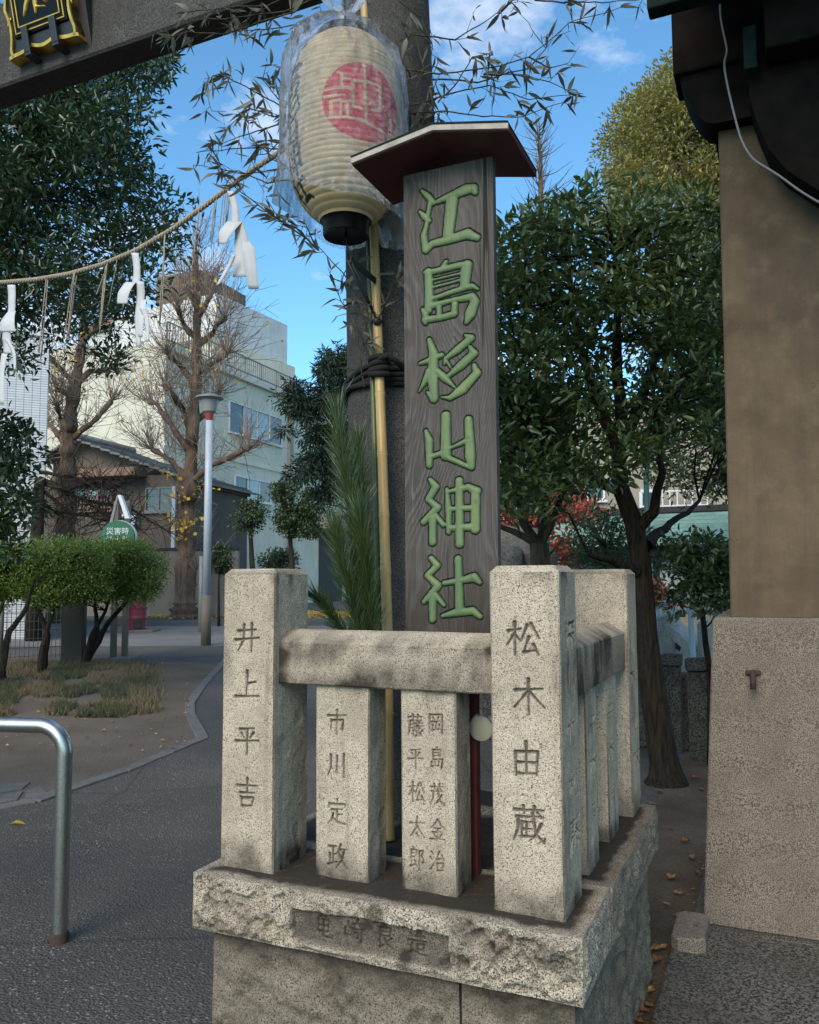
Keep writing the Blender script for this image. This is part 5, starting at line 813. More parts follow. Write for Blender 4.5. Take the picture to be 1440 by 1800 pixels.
# evacuation sign
sg = thing('disaster_sign', 'round green disaster sign with white lettering and a pointed metal top above the hedge', 'sign', tuple(Gz(208, 1160))); D5 = 15.0
for x in (199, 219):
    p = Gz(x, 1158); MB().box((p[0] - 0.05, p[1] - 0.05, 0), (p[0] + 0.05, p[1] + 0.05, 2.9), 0.01).build('post', M_BROWNPOST, sg)
MB().box(tuple(Gz(192, 1163) + [0, -.05, 0]), (Gz(232, 1163)[0], Gz(192, 1163)[1] + 0.35, 0.06), 0.01).build('footing', G_KERB, sg)
cz = Gy(212, 945, D5); rD = 0.30; an = np.arange(40) * 2 * math.pi / 40; MB().prism([(cz[0] + rD * math.cos(a), cz[2] + rD * math.sin(a)) for a in an], cz[1] - 0.16, cz[1] - 0.12, 1).build('disc', M_SIGNGREEN, sg); MB().prism([(cz[0] + 0.02 + rD * 1.03 * math.cos(a), cz[2] + rD * 1.03 * math.sin(a)) for a in an], cz[1] - 0.118, cz[1] - 0.06, 1).build('disc_back', M_LAMP, sg)
def text_mesh(name, body, c, w, mat, parent, dy=0.0, ext=0.003):
    cu = bpy.data.curves.new(name, 'FONT'); cu.body = body; cu.size = 1.0; cu.align_x = 'CENTER'; cu.align_y = 'CENTER'; cu.resolution_u = 2; o = bpy.data.objects.new(name, cu); col.objects.link(o); bpy.context.view_layer.update()
    me = o.to_mesh(); V = np.array([v.co[:] for v in me.vertices]); F = [list(p.vertices) for p in me.polygons]; o.to_mesh_clear(); bpy.data.objects.remove(o)
    k = w / (V[:, 0].max() - V[:, 0].min()); V = np.stack([c[0] + V[:, 0] * k, np.full(len(V), c[1]), c[2] + V[:, 1] * k], 1); return mk(name, V, F, mat, parent)
text_mesh('lettering', '災害時', (cz[0], cz[1] - 0.165, cz[2] + 0.10), 0.40, M_SIGNWHITE, sg); text_mesh('lettering', '給水所', (cz[0], cz[1] - 0.165, cz[2] - 0.06), 0.40, M_SIGNWHITE, sg)
ap = Gy(212, 871, D5)[2]; lo_ = Gy(212, 912, D5)[2]; xr = Gy(228, 900, D5)[0]; xa = Gy(212, 900, D5)[0]; xl = Gy(196, 900, D5)[0]
MB().prism([(xa - 0.03, ap), (xa + 0.03, ap), (xr + 0.03, lo_), (xr - 0.05, lo_)], cz[1] - 0.1, cz[1] + 0.02, 1).build('pointed_top', M_SIGNWHITE, sg); MB().prism([(xa - 0.031, ap - 0.01), (xl - 0.02, cz[2]), (xl - 0.08, cz[2]), (xa - 0.06, ap - 0.01)], cz[1] - 0.05, cz[1] + 0.02, 1).build('pointed_top', M_LAMPGREY, sg)
# drum on its plank, dark panel, mesh fence
p = Gz(240, 1110); dr = thing('oil_drum', 'dark red steel drum with a cut opening standing on a plank', 'drum', tuple(p)); prof = [(0.0, 0.07), (0.27, 0.07), (0.28, 0.09)]
for z in np.linspace(0.1, 1.0, 28): prof.append((0.275 + (0.012 if abs(z - 0.38) < 0.03 or abs(z - 0.68) < 0.03 else 0), z))
prof += [(0.285, 1.02), (0.28, 1.045), (0.26, 1.045), (0.26, 1.0), (0.0, 1.0)]; auto(MB().lathe(prof, p, 32, cap=False).build('body', M_DRUM, dr, True)); MB().box((p[0] - 0.02, p[1] - 0.29, 0.10), (p[0] + 0.2, p[1] - 0.2, 0.34), 0.005).build('opening', M_DARKPANEL, dr)
tag(MB().box((p[0] - 0.75, p[1] - 0.5, 0.0), (p[0] + 0.62, p[1] + 0.25, 0.066), 0.01).build('timber_plank', M_BROWNPOST), 'weathered timber plank under the red drum', 'plank')
p = Gz(128, 1165); tag(MB().box((p[0] - 0.22, p[1], 0), (p[0] + 0.16, p[1] + 0.12, Gy(130, 1022, p[1])[2]), 0.01).build('dark_board', M_DARKPANEL), 'dark brown upright board between the wire fence and the hedge stems', 'board')
p = Gz(148, 1148); tag(MB().tube([p, p + [0, 0, 1.7]], 0.035, 8).build('green_pipe', M_GREENPAINT, None, True), 'thin dark green pipe beside the dark upright board', 'pipe')
wf = thing('wire_fence', 'grey welded wire fence panel under the hedge at the tiled building', 'fence', tuple(Gz(60, 1160))); a, b = Gz(-260, 1178), Gz(116, 1158); e = (b - a); Lw = np.linalg.norm(e); e /= Lw; zt = 1.35; m = MB()
for k in range(int(Lw / 0.075)): q = a + e * k * 0.075; m.tube([q, q + [0, 0, zt]], 0.006, 4, cap=False)
for k in range(9): z = 0.08 + k * 0.155; m.tube([a + [0, 0.01, z], b + [0, 0.01, z]], 0.006, 4, cap=False)
m.build('wires', M_WIRE, wf)['kind'] = 'stuff'
for k in range(4): q = a + e * Lw * k / 3; MB().tube([q, q + [0, 0, zt + 0.1]], 0.035, 8).build('fence_post', M_WIRE, wf, True)
# ================================================================ right background
cr = thing('copper_roof_hall', 'low hall with a verdigris copper roof and green and white panels below', 'building', gb(1200, 1000, 15)); F6 = Facade(1000, 16.5, 1420, 14.5)
zr0, zr1 = F6.P.hit(1200, 962)[1], F6.P.hit(1200, 897)[1]; n = 8
aq = F6.P.hit(1118, 930)[0]
for i in range(n):
    t0, t1 = i / n, (i + 1) / n; z0, z1 = zr0 + (zr1 - zr0) * t0, zr0 + (zr1 - zr0) * t1; o0, o1 = 0.9 - 1.6 * t0, 0.9 - 1.6 * t1
    MB().prism([(o0 + 0.05, z0 + 0.01), (o1, z1 - 0.02), (o1, z1 + 0.01), (o0 + 0.05, z0 + 0.06)], -0.5, F6.L + 2, 0, F6.M).build('roof_course', M_VERDI, cr)
F6.box('ridge', -0.5, F6.L + 2, -0.85, -0.55, zr1, zr1 + 0.13, M_DARKPANEL, cr, 0.02); F6.box('eave_board', -0.4, F6.L + 2, 0.55, 0.86, zr0 - 0.16, zr0 - 0.01, M_DARKWOOD, cr); F6.box('wall', -0.2, F6.L + 2, -3, 0, 0, zr0 + 0.3, M_W_BEIGE, cr); F6.box('beam', -0.2, F6.L + 2, 0.003, 0.15, zr0 - 0.5, zr0 - 0.3, M_FASCIA, cr)
for x0, x1, mt in ((1135, 1152, M_SIGNWHITE), (1153, 1163, M_GREENPAINT), (1164, 1186, M_SIGNWHITE), (1187, 1206, M_W_WHITE)): a0, a1, z0, z1 = F6.rect(x0, 988, x1, 1035); F6.box('panel', a0, a1, 0.16, 0.2, z0, z1, mt, cr)
for x in (1155, 1060): q = F6.P.pt(F6.P.hit(x, 1000)[0], 0.75, 0); tag(MB().tube([q, q + [0, 0, 3.4]], 0.05, 10).build('green_pole', M_GREENPAINT, None, True), 'dark green pole in front of the copper roofed hall' if x == 1155 else 'dark green pole left of the copper roofed hall', 'pole')
crm = thing('cream_house', 'cream rendered house with a dark window above the copper roof', 'building', gb(1100, 1000, 26)); F7 = Facade(985, 27, 1500, 25); F7.box('wall', 0, F7.L, -5, 0, 0, F7.P.hit(1100, 700)[1], M_W_BEIGE, crm); F7.window(crm, 1034, 850, 1062, 878, 1); F7.window(crm, 1128, 862, 1152, 892, 2); F7.railing(crm, 1125, 866, 1240, 896, 0.5, M_ALU, 0.2)
whB = thing('white_house', 'plain white walled house seen between the tree stems', 'building', gb(970, 1000, 30)); F8 = Facade(700, 31, 1012, 29); F8.box('wall', 0, F8.L, -5, 0, 0, F8.P.hit(950, 760)[1], M_W_WHITE, whB); F8.window(whB, 930, 880, 952, 930, 1)
# stone arched bridge parapet with rail
br = thing('stone_bridge', 'pale stone arched bridge parapet with pierced leaf openings', 'bridge', tuple(Gz(1200, 1165))); Fb = Facade(1125, 9.2, 1300, 8.0); n = 24; a0 = Fb.P.hit(1140, 1100)[0]; a1 = Fb.P.hit(1262, 1100)[0]
top = [Fb.P.hit(x, y) for x, y in ((1120, 1062), (1150, 1072), (1180, 1090), (1210, 1112), (1240, 1142), (1265, 1172))]; MB().prism([(a, z) for a, z in top] + [(top[-1][0], 0), (top[0][0], 0)], -0.09, 0.09, 1, Fb.M).build('parapet', G_BRIDGE, br)
MB().prism([(a, z + 0.0) for a, z in top] + [(a, z - 0.13) for a, z in top[::-1]], 0.0905, 0.13, 1, Fb.M).build('coping', G_BRIDGE, br)
for x, y0 in ((1150, 1064), (1186, 1066), (1249, 1092)): a, z = Fb.P.hit(x, y0); MB().tube(Fb.M(np.array([[a, 0.05, 0], [a, 0.05, z - 0.03], [a, 0.05, z]])), [0.095, 0.095, 0.08], 20).build('bridge_post', G_BRIDGE, br, True)
for x, y in ((1160, 1114), (1204, 1136)):
    a, z = Fb.P.hit(x, y); m = MB(); an = np.arange(24) * 2 * math.pi / 24; m.prism([(a + 0.045 * (1 + 0.25 * math.cos(5 * q)) * math.cos(q), z + 0.04 * (1 + 0.25 * math.cos(5 * q)) * math.sin(q)) for q in an], 0.0915, 0.094, 1, Fb.M); m.build('leaf_opening', M_DARKPANEL, br)
rl = thing('tube_railing', 'curved pale blue tubular railing along the stone bridge', 'railing', tuple(Gz(1160, 1150))); Pq = Plane(Gy(1150, 1000, 8.6), Fb.P.e[:2])
for dy, r in ((0, 0.03), (22, 0.024)): MB().tube([on(Pq, x, y + dy) for x, y in ((1138, 1080), (1150, 1068), (1175, 1058), (1205, 1053), (1240, 1053), (1280, 1060))], r, 10).build('rail', M_LAMP, rl, True)
for x in (1150, 1215): q = on(Pq, x, 1066); MB().tube([[q[0], q[1], 0], q], 0.03, 10).build('stanchion', M_LAMP, rl, True)
# sooty stone posts of the garden fence
for k, (x0, x1, yt, yb) in enumerate(((1168, 1207, 1150, 1322), (1212, 1258, 1158, 1338))):
    o = thing('garden_fence_post', ('black stained granite fence post next to the leaning tree trunk', 'black stained granite fence post against the gate plinth')[k], 'stone post', tuple(Gz((x0 + x1) / 2, yb)), group='sooty granite fence posts'); p = Gz(x0, yb); w = Gy(x1 - 8, yb, p[1])[0] - p[0]; zt = Gy(x0, yt, p[1])[2]
    Mq = lambda v, p=p: p + v[:, :1] * BU + v[:, 1:2] * BV + v[:, 2:3] * np.array([0, 0, 1.0])
    warpmesh(MB().box((0, 0, -0.02), (w, w, zt - 0.1), 0.012, Mq).build('shaft', G_DARKPOST, o), 0.02, 8, k); warpmesh(MB().box((-0.012, -0.012, zt - 0.098), (w + 0.012, w + 0.012, zt), 0.018, Mq).build('cap', G_DARKPOST, o), 0.02, 8, k + 4)
mb = MB(); p = Gz(1100, 1325); 
Mq = lambda v, p=p: p + v[:, :1] * BU + v[:, 1:2] * BV + v[:, 2:3] * np.array([0, 0, 1.0]); kr = mb.box((-2.2, 0.3, 0), (0.5, 0.5, 0.62), 0.02, Mq).build('low_stone_wall', G_DARKPOST); tag(kr, 'low dark stone wall behind the carved granite fence', 'wall'); warpmesh(kr, 0.03, 4, 6)
for x, y, d, r in ((905, 975, 9.5, 0.34), (935, 990, 8.8, 0.26), (885, 990, 8.6, 0.2)):
    c = Gy(x, y, d); bm = bmesh.new(); bmesh.ops.create_icosphere(bm, subdivisions=4, radius=1.0); V = np.array([q.co[:] for q in bm.verts]); F = [[q.index for q in f.verts] for f in bm.faces]; bm.free(); V = V * (0.75 + 0.5 * fbm(V * 1.3 + r * 50, 4, int(x)))[:, None] * r * np.array([1.1, 0.9, 0.8]); hgt = c[2] + r * 0.4
    V[:, 2] = np.where(V[:, 2] < 0, V[:, 2] * (hgt / r / 0.7), V[:, 2]); tag(mk('garden_rock', V + [c[0], c[1], hgt - r * 0.2], F, M_ROCK, None, True), {0.34: 'largest grey garden rock under the red maple', 0.26: 'middle sized grey garden rock at the foot of the multi stem tree', 0.2: 'small grey garden rock beside the name board'}[r], 'rock', 'garden rocks')
# ================================================================ vegetation
def unit(v): return v / (np.linalg.norm(v, axis=-1, keepdims=True) + 1e-9)
def leaf_mesh(name, P, D, N, L, Wd, mat, parent, rnd, fold=0.22, droop=0.12, smooth=False):
    D = unit(D); S = unit(np.cross(D, N)); N = np.cross(S, D); L = np.asarray(L)[:, None] if not np.isscalar(L) else L; Wd = np.asarray(Wd)[:, None] if not np.isscalar(Wd) else Wd
    v = [P, P + D * L * 0.32 + S * Wd * 0.5 + N * Wd * fold, P + D * L * 0.70 + S * Wd * 0.36 + N * (Wd * fold * 0.7 - L * droop * 0.4), P + D * L - N * L * droop, P + D * L * 0.70 - S * Wd * 0.36 + N * (Wd * fold * 0.7 - L * droop * 0.4), P + D * L * 0.32 - S * Wd * 0.5 + N * Wd * fold]
    V = np.stack(v, 1).reshape(-1, 3); i = np.arange(len(P)) * 6; F = np.stack([np.stack([i, i + 1, i + 2, i + 3], 1), np.stack([i, i + 3, i + 4, i + 5], 1)], 1).reshape(-1, 4)
    return mk(name, V, F, mat, parent, smooth, {'rnd': np.repeat(rnd, 6)})
def clumps(cs, rs, n, rg, up=0.25, flat_=0.8, spread=0.9):
    """leaf positions and directions in clumps: cs (k,3), rs (k,), n leaves each"""
    k = len(cs); u = unit(rg.normal(size=(k, n, 3))); r = rg.uniform(0, 1, (k, n, 1)) ** 0.45; P = cs[:, None] + u * r * rs[:, None, None] * np.array([1, 1, flat_]); D = u * spread + rg.normal(size=(k, n, 3)) * 0.55 + np.array([0, 0, up]); Nn = unit(rg.normal(size=(k, n, 3)) * 0.55 + np.array([0, 0, 1.0])); rn = np.clip(rg.uniform(0, 1, (k, 1)) * 0.45 + rg.uniform(0, 1, (k, n)) * 0.6, 0, 1)
    return P.reshape(-1, 3), D.reshape(-1, 3), Nn.reshape(-1, 3), rn.ravel()
def in_ell(n, c, r, rg, shell=0.4):
    u = unit(rg.normal(size=(n, 3))); t = rg.uniform(0, 1, (n, 1)) ** shell; return np.array(c) + u * t * np.array(r)
def px_clumps(pts, rg, jit=0.0):
    """clump centres surveyed one by one: (x, y, distance)"""
    return np.array([Gy(x, y, d) + rg.normal(size=3) * jit for x, y, d in pts])
def wiggle(a, b, rg, n=7, amp=0.06, sag=0.0):
    t = np.linspace(0, 1, n)[:, None]; L = np.linalg.norm(b - a); w = rg.normal(size=(n, 3)).cumsum(0) * amp * L / n; w -= w[0] + (w[-1] - w[0]) * t; return a + (b - a) * t + w + np.array([0, 0, 1.0]) * (sag * L * 4 * t * (1 - t))
def twigs_to(parent, cs, anchors, rg, r0, mat, name='branches'):
    m = MB(); A = np.asarray(anchors)
    for c in cs:
        a = A[np.argmin(((A - c) ** 2).sum(1) + rg.uniform(0, 0.05, len(A)))]; p = wiggle(a, c, rg, 6, 0.22, 0.05); m.tube(p, np.linspace(r0, r0 * 0.25, 6), 5, cap=False)
    return m.build(name, mat, parent, True)
# ---- the evergreen beside the pier (dark trunk, glossy leaves)
rg = np.random.default_rng(11)
t1 = thing('evergreen_tree', 'glossy dark evergreen tree with a leaning black trunk beside the gate plinth', 'tree', tuple(Gz(1172, 1378)))
TR = np.array([Gy(x, y, d) for x, y, d in ((1172, 1384, 5.8), (1168, 1340, 5.8), (1150, 1230, 5.8), (1136, 1120, 5.8), (1128, 1000, 5.8), (1115, 920, 5.8), (1092, 860, 5.8), (1085, 780, 5.85))]); m = MB(); TR0 = np.concatenate([[TR[0] - [0, 0, 0.12]], [TR[0] + [0, 0, 0.03]], [TR[0] + [0, 0, 0.08]], TR[1:]]); m.tube(TR0, [0.22, 0.15, 0.12, 0.10, 0.088, 0.08, 0.07, 0.066, 0.06, 0.045], 18); LIMB = [[(1120, 930, 5.8), (1150, 900, 5.7), (1165, 830, 5.6), (1150, 720, 5.6)], [(1095, 865, 5.8), (1040, 840, 5.7), (980, 800, 5.6), (930, 740, 5.5)], [(1085, 800, 5.85), (1120, 720, 5.9), (1160, 600, 6.0), (1180, 480, 6.0)], [(1085, 785, 5.85), (1040, 680, 5.9), (1010, 560, 5.9), (1000, 430, 5.8)], [(1128, 1010, 5.8), (1080, 985, 5.6), (1035, 975, 5.4)], [(1090, 770, 5.85), (1085, 600, 5.6), (1090, 440, 5.5)], [(1136, 960, 5.8), (1170, 930, 6.2), (1230, 880, 6.6)]]
anc = [TR[-1], TR[-2]]
for lb in LIMB:
    p = np.array([Gy(*q) for q in lb]); p = np.concatenate([wiggle(p[i], p[i + 1], rg, 6, 0.1) for i in range(len(p) - 1)]); m.tube(p, np.linspace(0.05, 0.014, len(p)), 8, cap=False); anc += list(p[4:])
auto(m.build('trunk', K_DARK, t1, True), 60); anc = np.array(anc)
cs = []
while len(cs) < 330:
    x, y = rg.uniform(800, 1330), rg.uniform(318, 930); top = np.interp(x, [800, 880, 960, 1060, 1180, 1260, 1330], [430, 400, 345, 318, 330, 350, 380]); bot = np.interp(x, [800, 880, 960, 1020, 1080, 1150, 1220, 1330], [860, 880, 885, 840, 830, 800, 760, 740])
    if y < top + 12 or y > bot: continue
    if rg.uniform() < 0.22 and 980 < x < 1240 and y > 560: continue
    cs.append(Gy(x, y, rg.uniform(4.9, 6.7)))
cs = np.array(cs); twigs_to(t1, cs, anc, rg, 0.011, K_DARK); P, D, N, rn = clumps(cs, rg.uniform(0.13, 0.24, len(cs)), 58, rg, 0.2); z = P[:, 2]; rn = np.clip(rn * 0.75 + 0.35 * sstep(3.4, 4.3, z), 0, 1)  # leaves near the crown top tinted lighter to stand for sunlight
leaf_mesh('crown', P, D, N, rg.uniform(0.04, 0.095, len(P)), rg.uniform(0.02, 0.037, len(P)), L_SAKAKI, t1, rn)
# ---- small multi stem tree behind the fence
t2 = thing('multi_stem_tree', 'small grey stemmed tree forking low behind the corner post', 'tree', tuple(Gz(948, 1290))); b = np.array([0.16 * 6.6, 6.6, 0]); m = MB()
B2 = Gy(950, 990, 6.6); m.tube([[B2[0], B2[1], 0], B2 - [0, 0, 0.2], B2, Gy(948, 955, 6.6)], [0.1, 0.085, 0.08, 0.078], 12); a2 = []
for lb, r in (([(948, 960, 6.6), (920, 920, 6.5), (912, 870, 6.4), (905, 800, 6.3)], 0.04), ([(948, 962, 6.6), (958, 900, 6.6), (950, 850, 6.6), (945, 780, 6.5)], 0.038), ([(950, 965, 6.6), (975, 905, 6.5), (998, 850, 6.4), (1010, 790, 6.3)], 0.034), ([(940, 955, 6.6), (905, 935, 6.6), (878, 925, 6.6), (840, 915, 6.6)], 0.032), ([(955, 985, 6.6), (975, 965, 6.5), (988, 950, 6.5)], 0.012)):
    p = np.array([Gy(*q) for q in lb]); p = np.concatenate([wiggle(p[i], p[i + 1], rg, 5, 0.08) for i in range(len(p) - 1)]); m.tube(p, np.linspace(r, r * 0.4, len(p)), 8, cap=False); a2 += list(p[5:])
auto(m.build('trunk', K_OLIVE, t2, True), 60); cs = np.array([Gy(rg.uniform(840, 1020), rg.uniform(690, 870), rg.uniform(6.0, 7.2)) for _ in range(70)]); twigs_to(t2, cs, a2, rg, 0.008, K_DARK); P, D, N, rn = clumps(cs, rg.uniform(0.14, 0.24, len(cs)), 45, rg); leaf_mesh('crown', P, D, N, rg.uniform(0.06, 0.1, len(P)), rg.uniform(0.026, 0.038, len(P)), L_SAKAKI, t2, rn * 0.8)
def foliage_tree(name, label, base, trunk, r0, cs, rs, n, Lr, Wr, leaf, barkm, seed, cat='tree', up=0.2, twig=0.01, group=None, flat_=0.8, rfun=None, droop=0.12):
    g = np.random.default_rng(seed); o = thing(name, label, cat, tuple(base), group=group); m = MB(); tr = np.array(trunk); p = np.concatenate([wiggle(tr[i], tr[i + 1], g, 5, 0.04) for i in range(len(tr) - 1)]); m.tube(p, np.linspace(r0, r0 * 0.45, len(p)), 10); m.build('trunk', barkm, o, True)
    twigs_to(o, cs, p[len(p) // 2:], g, twig, barkm); P, D, N, rn = clumps(np.asarray(cs), g.uniform(*rs, len(cs)), n, g, up, flat_)
    if rfun is not None: rn = rfun(P, rn)
    leaf_mesh('crown', P, D, N, g.uniform(*Lr, len(P)), g.uniform(*Wr, len(P)), leaf, o, np.clip(rn, 0, 1), droop=droop); return o
# ---- big dark tree upper left
g = np.random.default_rng(21); cs = []
while len(cs) < 420:
    x, y = g.uniform(-260, 335), g.uniform(60, 690); right = np.interp(y, [60, 90, 130, 180, 240, 300, 350, 400, 450, 520, 560, 600, 640, 690], [330, 318, 282, 262, 255, 262, 300, 322, 300, 262, 238, 225, 215, 60]); bot = np.interp(x, [-260, 0, 60, 110, 150, 200, 240, 335], [700, 650, 625, 600, 585, 560, 630, 560])
    if x > right - 10 or (y > bot and not (175 < x < 235 and 575 < y < 640)): continue
    if 110 < x < 175 and 560 < y: continue
    cs.append(Gy(x, y, g.uniform(7.6, 10.0)))
foliage_tree('camphor_tree', 'large dark evergreen tree overhanging behind the torii beam and straw rope', Gz(-150, 1250), [np.array([-7.2, 9.4, 0]), np.array([-6.9, 9.4, 2.2]), np.array([-6.0, 9.2, 4.0]), np.array([-4.8, 9.0, 5.2]), np.array([-4.2, 9.0, 6.5])], 0.3, cs, (0.2, 0.42), 85, (0.07, 0.11), (0.026, 0.038), L_DARK, K_DARK, 22, twig=0.014)
# ---- near shrub at the left edge
g = np.random.default_rng(23); cs = [Gy(x, y, g.uniform(8.4, 9.4)) for x, y in [(g.uniform(-90, np.interp(yy, [700, 760, 830, 900, 960], [25, 50, 62, 48, 25])), yy) for yy in g.uniform(715, 975, 70)]]
foliage_tree('glossy_shrub', 'tall dark glossy shrub in front of the white tiled building', Gz(-60, 1260), [np.array([-5.1, 9, 0]), np.array([-4.9, 9, 1.2]), np.array([-4.7, 8.9, 2.6])], 0.05, cs, (0.14, 0.26), 42, (0.08, 0.12), (0.034, 0.048), L_DARK, K_DARK, 24, 'shrub')
# ---- clipped hedge trees
def hedge(name, label, x0, x1, ytop, ybot, d0, d1, trunks, seed, ncl):
    g = np.random.default_rng(seed); cs = []
    while len(cs) < ncl:
        x, y = g.uniform(x0, x1), g.uniform(ytop, ybot); e = min((x1 - x) / 30, 1) ; yt = ytop + 22 * (1 - e) ** 2; yb = ybot - 26 * (1 - e) ** 2 - 14 * math.sin(x * 0.05)
        if yt + 5 < y < yb: cs.append(Gy(x, y, g.uniform(d0, d1)))
    cs += [Gy(g.uniform(x0, x1 - 25), ytop + g.uniform(-3, 6), g.uniform(d0, d1)) for _ in range(16)]; cs = np.array(cs); o = thing(name, label, 'hedge', tuple(Gz(*trunks[0][0][:2]))); m = MB(); anc = []
    for tr in trunks:
        b0 = Gz(*tr[0][:2]); p = [b0] + [Gy(x, y, b0[1]) for x, y in tr[1:]]; p = np.concatenate([wiggle(p[i], p[i + 1], g, 5, 0.1) for i in range(len(p) - 1)]); MB().tube(p, np.linspace(0.055, 0.02, len(p)), 8).build('stem', K_DARK, o, True); anc += list(p[len(p) // 2:])
    anc = np.array(anc); twigs_to(o, cs, anc, g, 0.014, K_DARK); P, D, N, rn = clumps(cs, g.uniform(0.14, 0.26, len(cs)), 66, g, 0.5); zt = np.percentile(P[:, 2], 97); zb = np.percentile(P[:, 2], 3)
    leaf_mesh('crown', P, D, N, g.uniform(0.035, 0.06, len(P)), g.uniform(0.018, 0.028, len(P)), L_HEDGE, o, np.clip(rn * 0.8 + 0.1, 0, 1)); return o
hedge('clipped_hedge', 'clipped green hedge tree with crooked stem beside the green sign', 100, 282, 957, 1056, 13.2, 14.2, [[(147, 1168), (160, 1120), (180, 1085), (200, 1040)], [(150, 1166), (172, 1110), (168, 1060), (172, 1020)], [(152, 1164), (190, 1095), (228, 1050), (245, 1010)]], 31, 300)
hedge('clipped_hedge', 'clipped green hedge tree with thin stems against the wire fence', -60, 190, 958, 1062, 12.4, 13.4, [[(72, 1185), (80, 1120), (95, 1070), (90, 1020)], [(75, 1183), (84, 1115), (60, 1060), (40, 1010)], [(5, 1200), (16, 1110), (45, 1070), (60, 1020)], [(-40, 1205), (-20, 1120), (5, 1060)]], 32, 400)
# ---- golden green tall tree at right, far
g = np.random.default_rng(41); cs = []
while len(cs) < 300:
    x, y = g.uniform(1050, 1360), g.uniform(85, 420); left = np.interp(y, [85, 130, 160, 210, 260, 330, 420], [1190, 1165, 1100, 1085, 1068, 1058, 1055]); 
    if x < left + 8 or (g.uniform() < 0.45 and y > 250 and 1150 < x < 1230): continue
    cs.append(Gy(x, y, g.uniform(25, 31)))
foliage_tree('golden_tree', 'tall golden green tree rising behind the dark evergreen and gate column', (13.5, 28, 0), [np.array([13.5, 28, 0]), np.array([13, 28, 8]), np.array([12.6, 28, 15]), np.array([12.4, 28, 18])], 0.5, cs, (0.5, 1.0), 170, (0.11, 0.19), (0.05, 0.085), L_GOLD, K_GINKGO, 42, twig=0.05)
# ---- green trees behind the evergreen (right middle)
g = np.random.default_rng(43); cs = [Gy(g.uniform(1130, 1420), g.uniform(430, 880), g.uniform(9.5, 12)) for _ in range(260)]; cs = [c for c in cs if not (c[2] < 2.6 and g.uniform() < 0.5)]
foliage_tree('oak_tree', 'mid green broadleaf tree behind the evergreen above the copper roof', (4.6, 11, 0), [np.array([4.9, 11, 0]), np.array([4.6, 11, 1.6]), np.array([4.1, 10.8, 3.2]), np.array([3.9, 10.6, 4.6])], 0.16, cs, (0.22, 0.42), 62, (0.07, 0.11), (0.028, 0.04), L_MID, K_DARK, 44, twig=0.014)
cs = [Gy(g.uniform(1165, 1300), g.uniform(955, 1070), g.uniform(5.6, 6.4)) for _ in range(75)]
foliage_tree('leafy_shrub', 'leafy green shrub with thin stems beside the tan column above the stone posts', Gz(1245, 1345), [Gz(1250, 1345), Gy(1248, 1180, 6.3), Gy(1235, 1080, 6.2), Gy(1215, 1020, 6.0)], 0.03, cs, (0.09, 0.17), 26, (0.045, 0.075), (0.022, 0.032), L_MID, K_DARK, 45, 'shrub', twig=0.008)
cs = [Gy(g.uniform(1005, 1125), g.uniform(905, 1010), g.uniform(7.6, 8.6)) for _ in range(60)]
foliage_tree('nandina_bush', 'feathery green bush with a few red leaves behind the rear corner post', Gz(1070, 1260), [Gz(1070, 1262), Gy(1068, 1100, 8.2), Gy(1065, 960, 8.1)], 0.02, cs, (0.12, 0.2), 36, (0.05, 0.08), (0.014, 0.022), L_MID, K_OLIVE, 46, 'shrub', twig=0.007)
# ---- red maples
g = np.random.default_rng(47); cs = [Gy(g.uniform(868, 965), g.uniform(845, 965), g.uniform(10.5, 12)) for _ in range(60)] + [Gy(g.uniform(975, 1050), g.uniform(870, 915), g.uniform(10.5, 12)) for _ in range(22)]
foliage_tree('red_maple', 'russet red maple seen between the board and the evergreen', Gz(920, 1200), [np.array([1.5, 11.2, 0]), np.array([1.6, 11.2, 1.3]), np.array([1.8, 11.2, 2.3])], 0.07, cs, (0.16, 0.32), 60, (0.05, 0.08), (0.035, 0.05), L_MAPLE, K_OLIVE, 48, twig=0.01)
cs = [Gy(g.uniform(975, 1010), g.uniform(955, 990), g.uniform(10, 10.6)) for _ in range(14)] + [Gy(g.uniform(1140, 1170), g.uniform(1030, 1060), g.uniform(9.6, 10.2)) for _ in range(10)]
foliage_tree('red_bush', 'low red leaved bush behind the stone fence near the bridge', Gz(990, 1180), [np.array([1.9, 10.3, 0]), np.array([1.9, 10.3, 1.2])], 0.02, cs, (0.12, 0.2), 50, (0.04, 0.06), (0.03, 0.04), L_MAPLE, K_OLIVE, 49, 'shrub', twig=0.008)
# ---- conifer and small trees in front of the green building
g = np.random.default_rng(51); cs = []
for a, b, n in (((640, 640), (565, 660), 26), ((640, 690), (500, 700), 40), ((620, 700), (490, 735), 26), ((640, 760), (540, 770), 30), ((600, 790), (532, 830), 34), ((610, 800), (570, 880), 26), ((600, 640), (575, 625), 12)):
    for t in g.uniform(0, 1, n): cs.append(Gy(a[0] + (b[0] - a[0]) * t + g.normal() * 9, a[1] + (b[1] - a[1]) * t + g.normal() * 11, g.uniform(13.0, 14.4)))
foliage_tree('podocarpus_tree', 'dark green conifer with drooping sprays beside the granite pillar', Gz(640, 1170), [Gy(650, 1170, 13.7) * [1, 1, 0], Gy(650, 1000, 13.7), Gy(645, 800, 13.7), Gy(640, 640, 13.7)], 0.12, cs, (0.12, 0.24), 62, (0.09, 0.15), (0.016, 0.026), L_CONIFER, K_DARK, 52, up=-0.25, twig=0.016, droop=0.25)
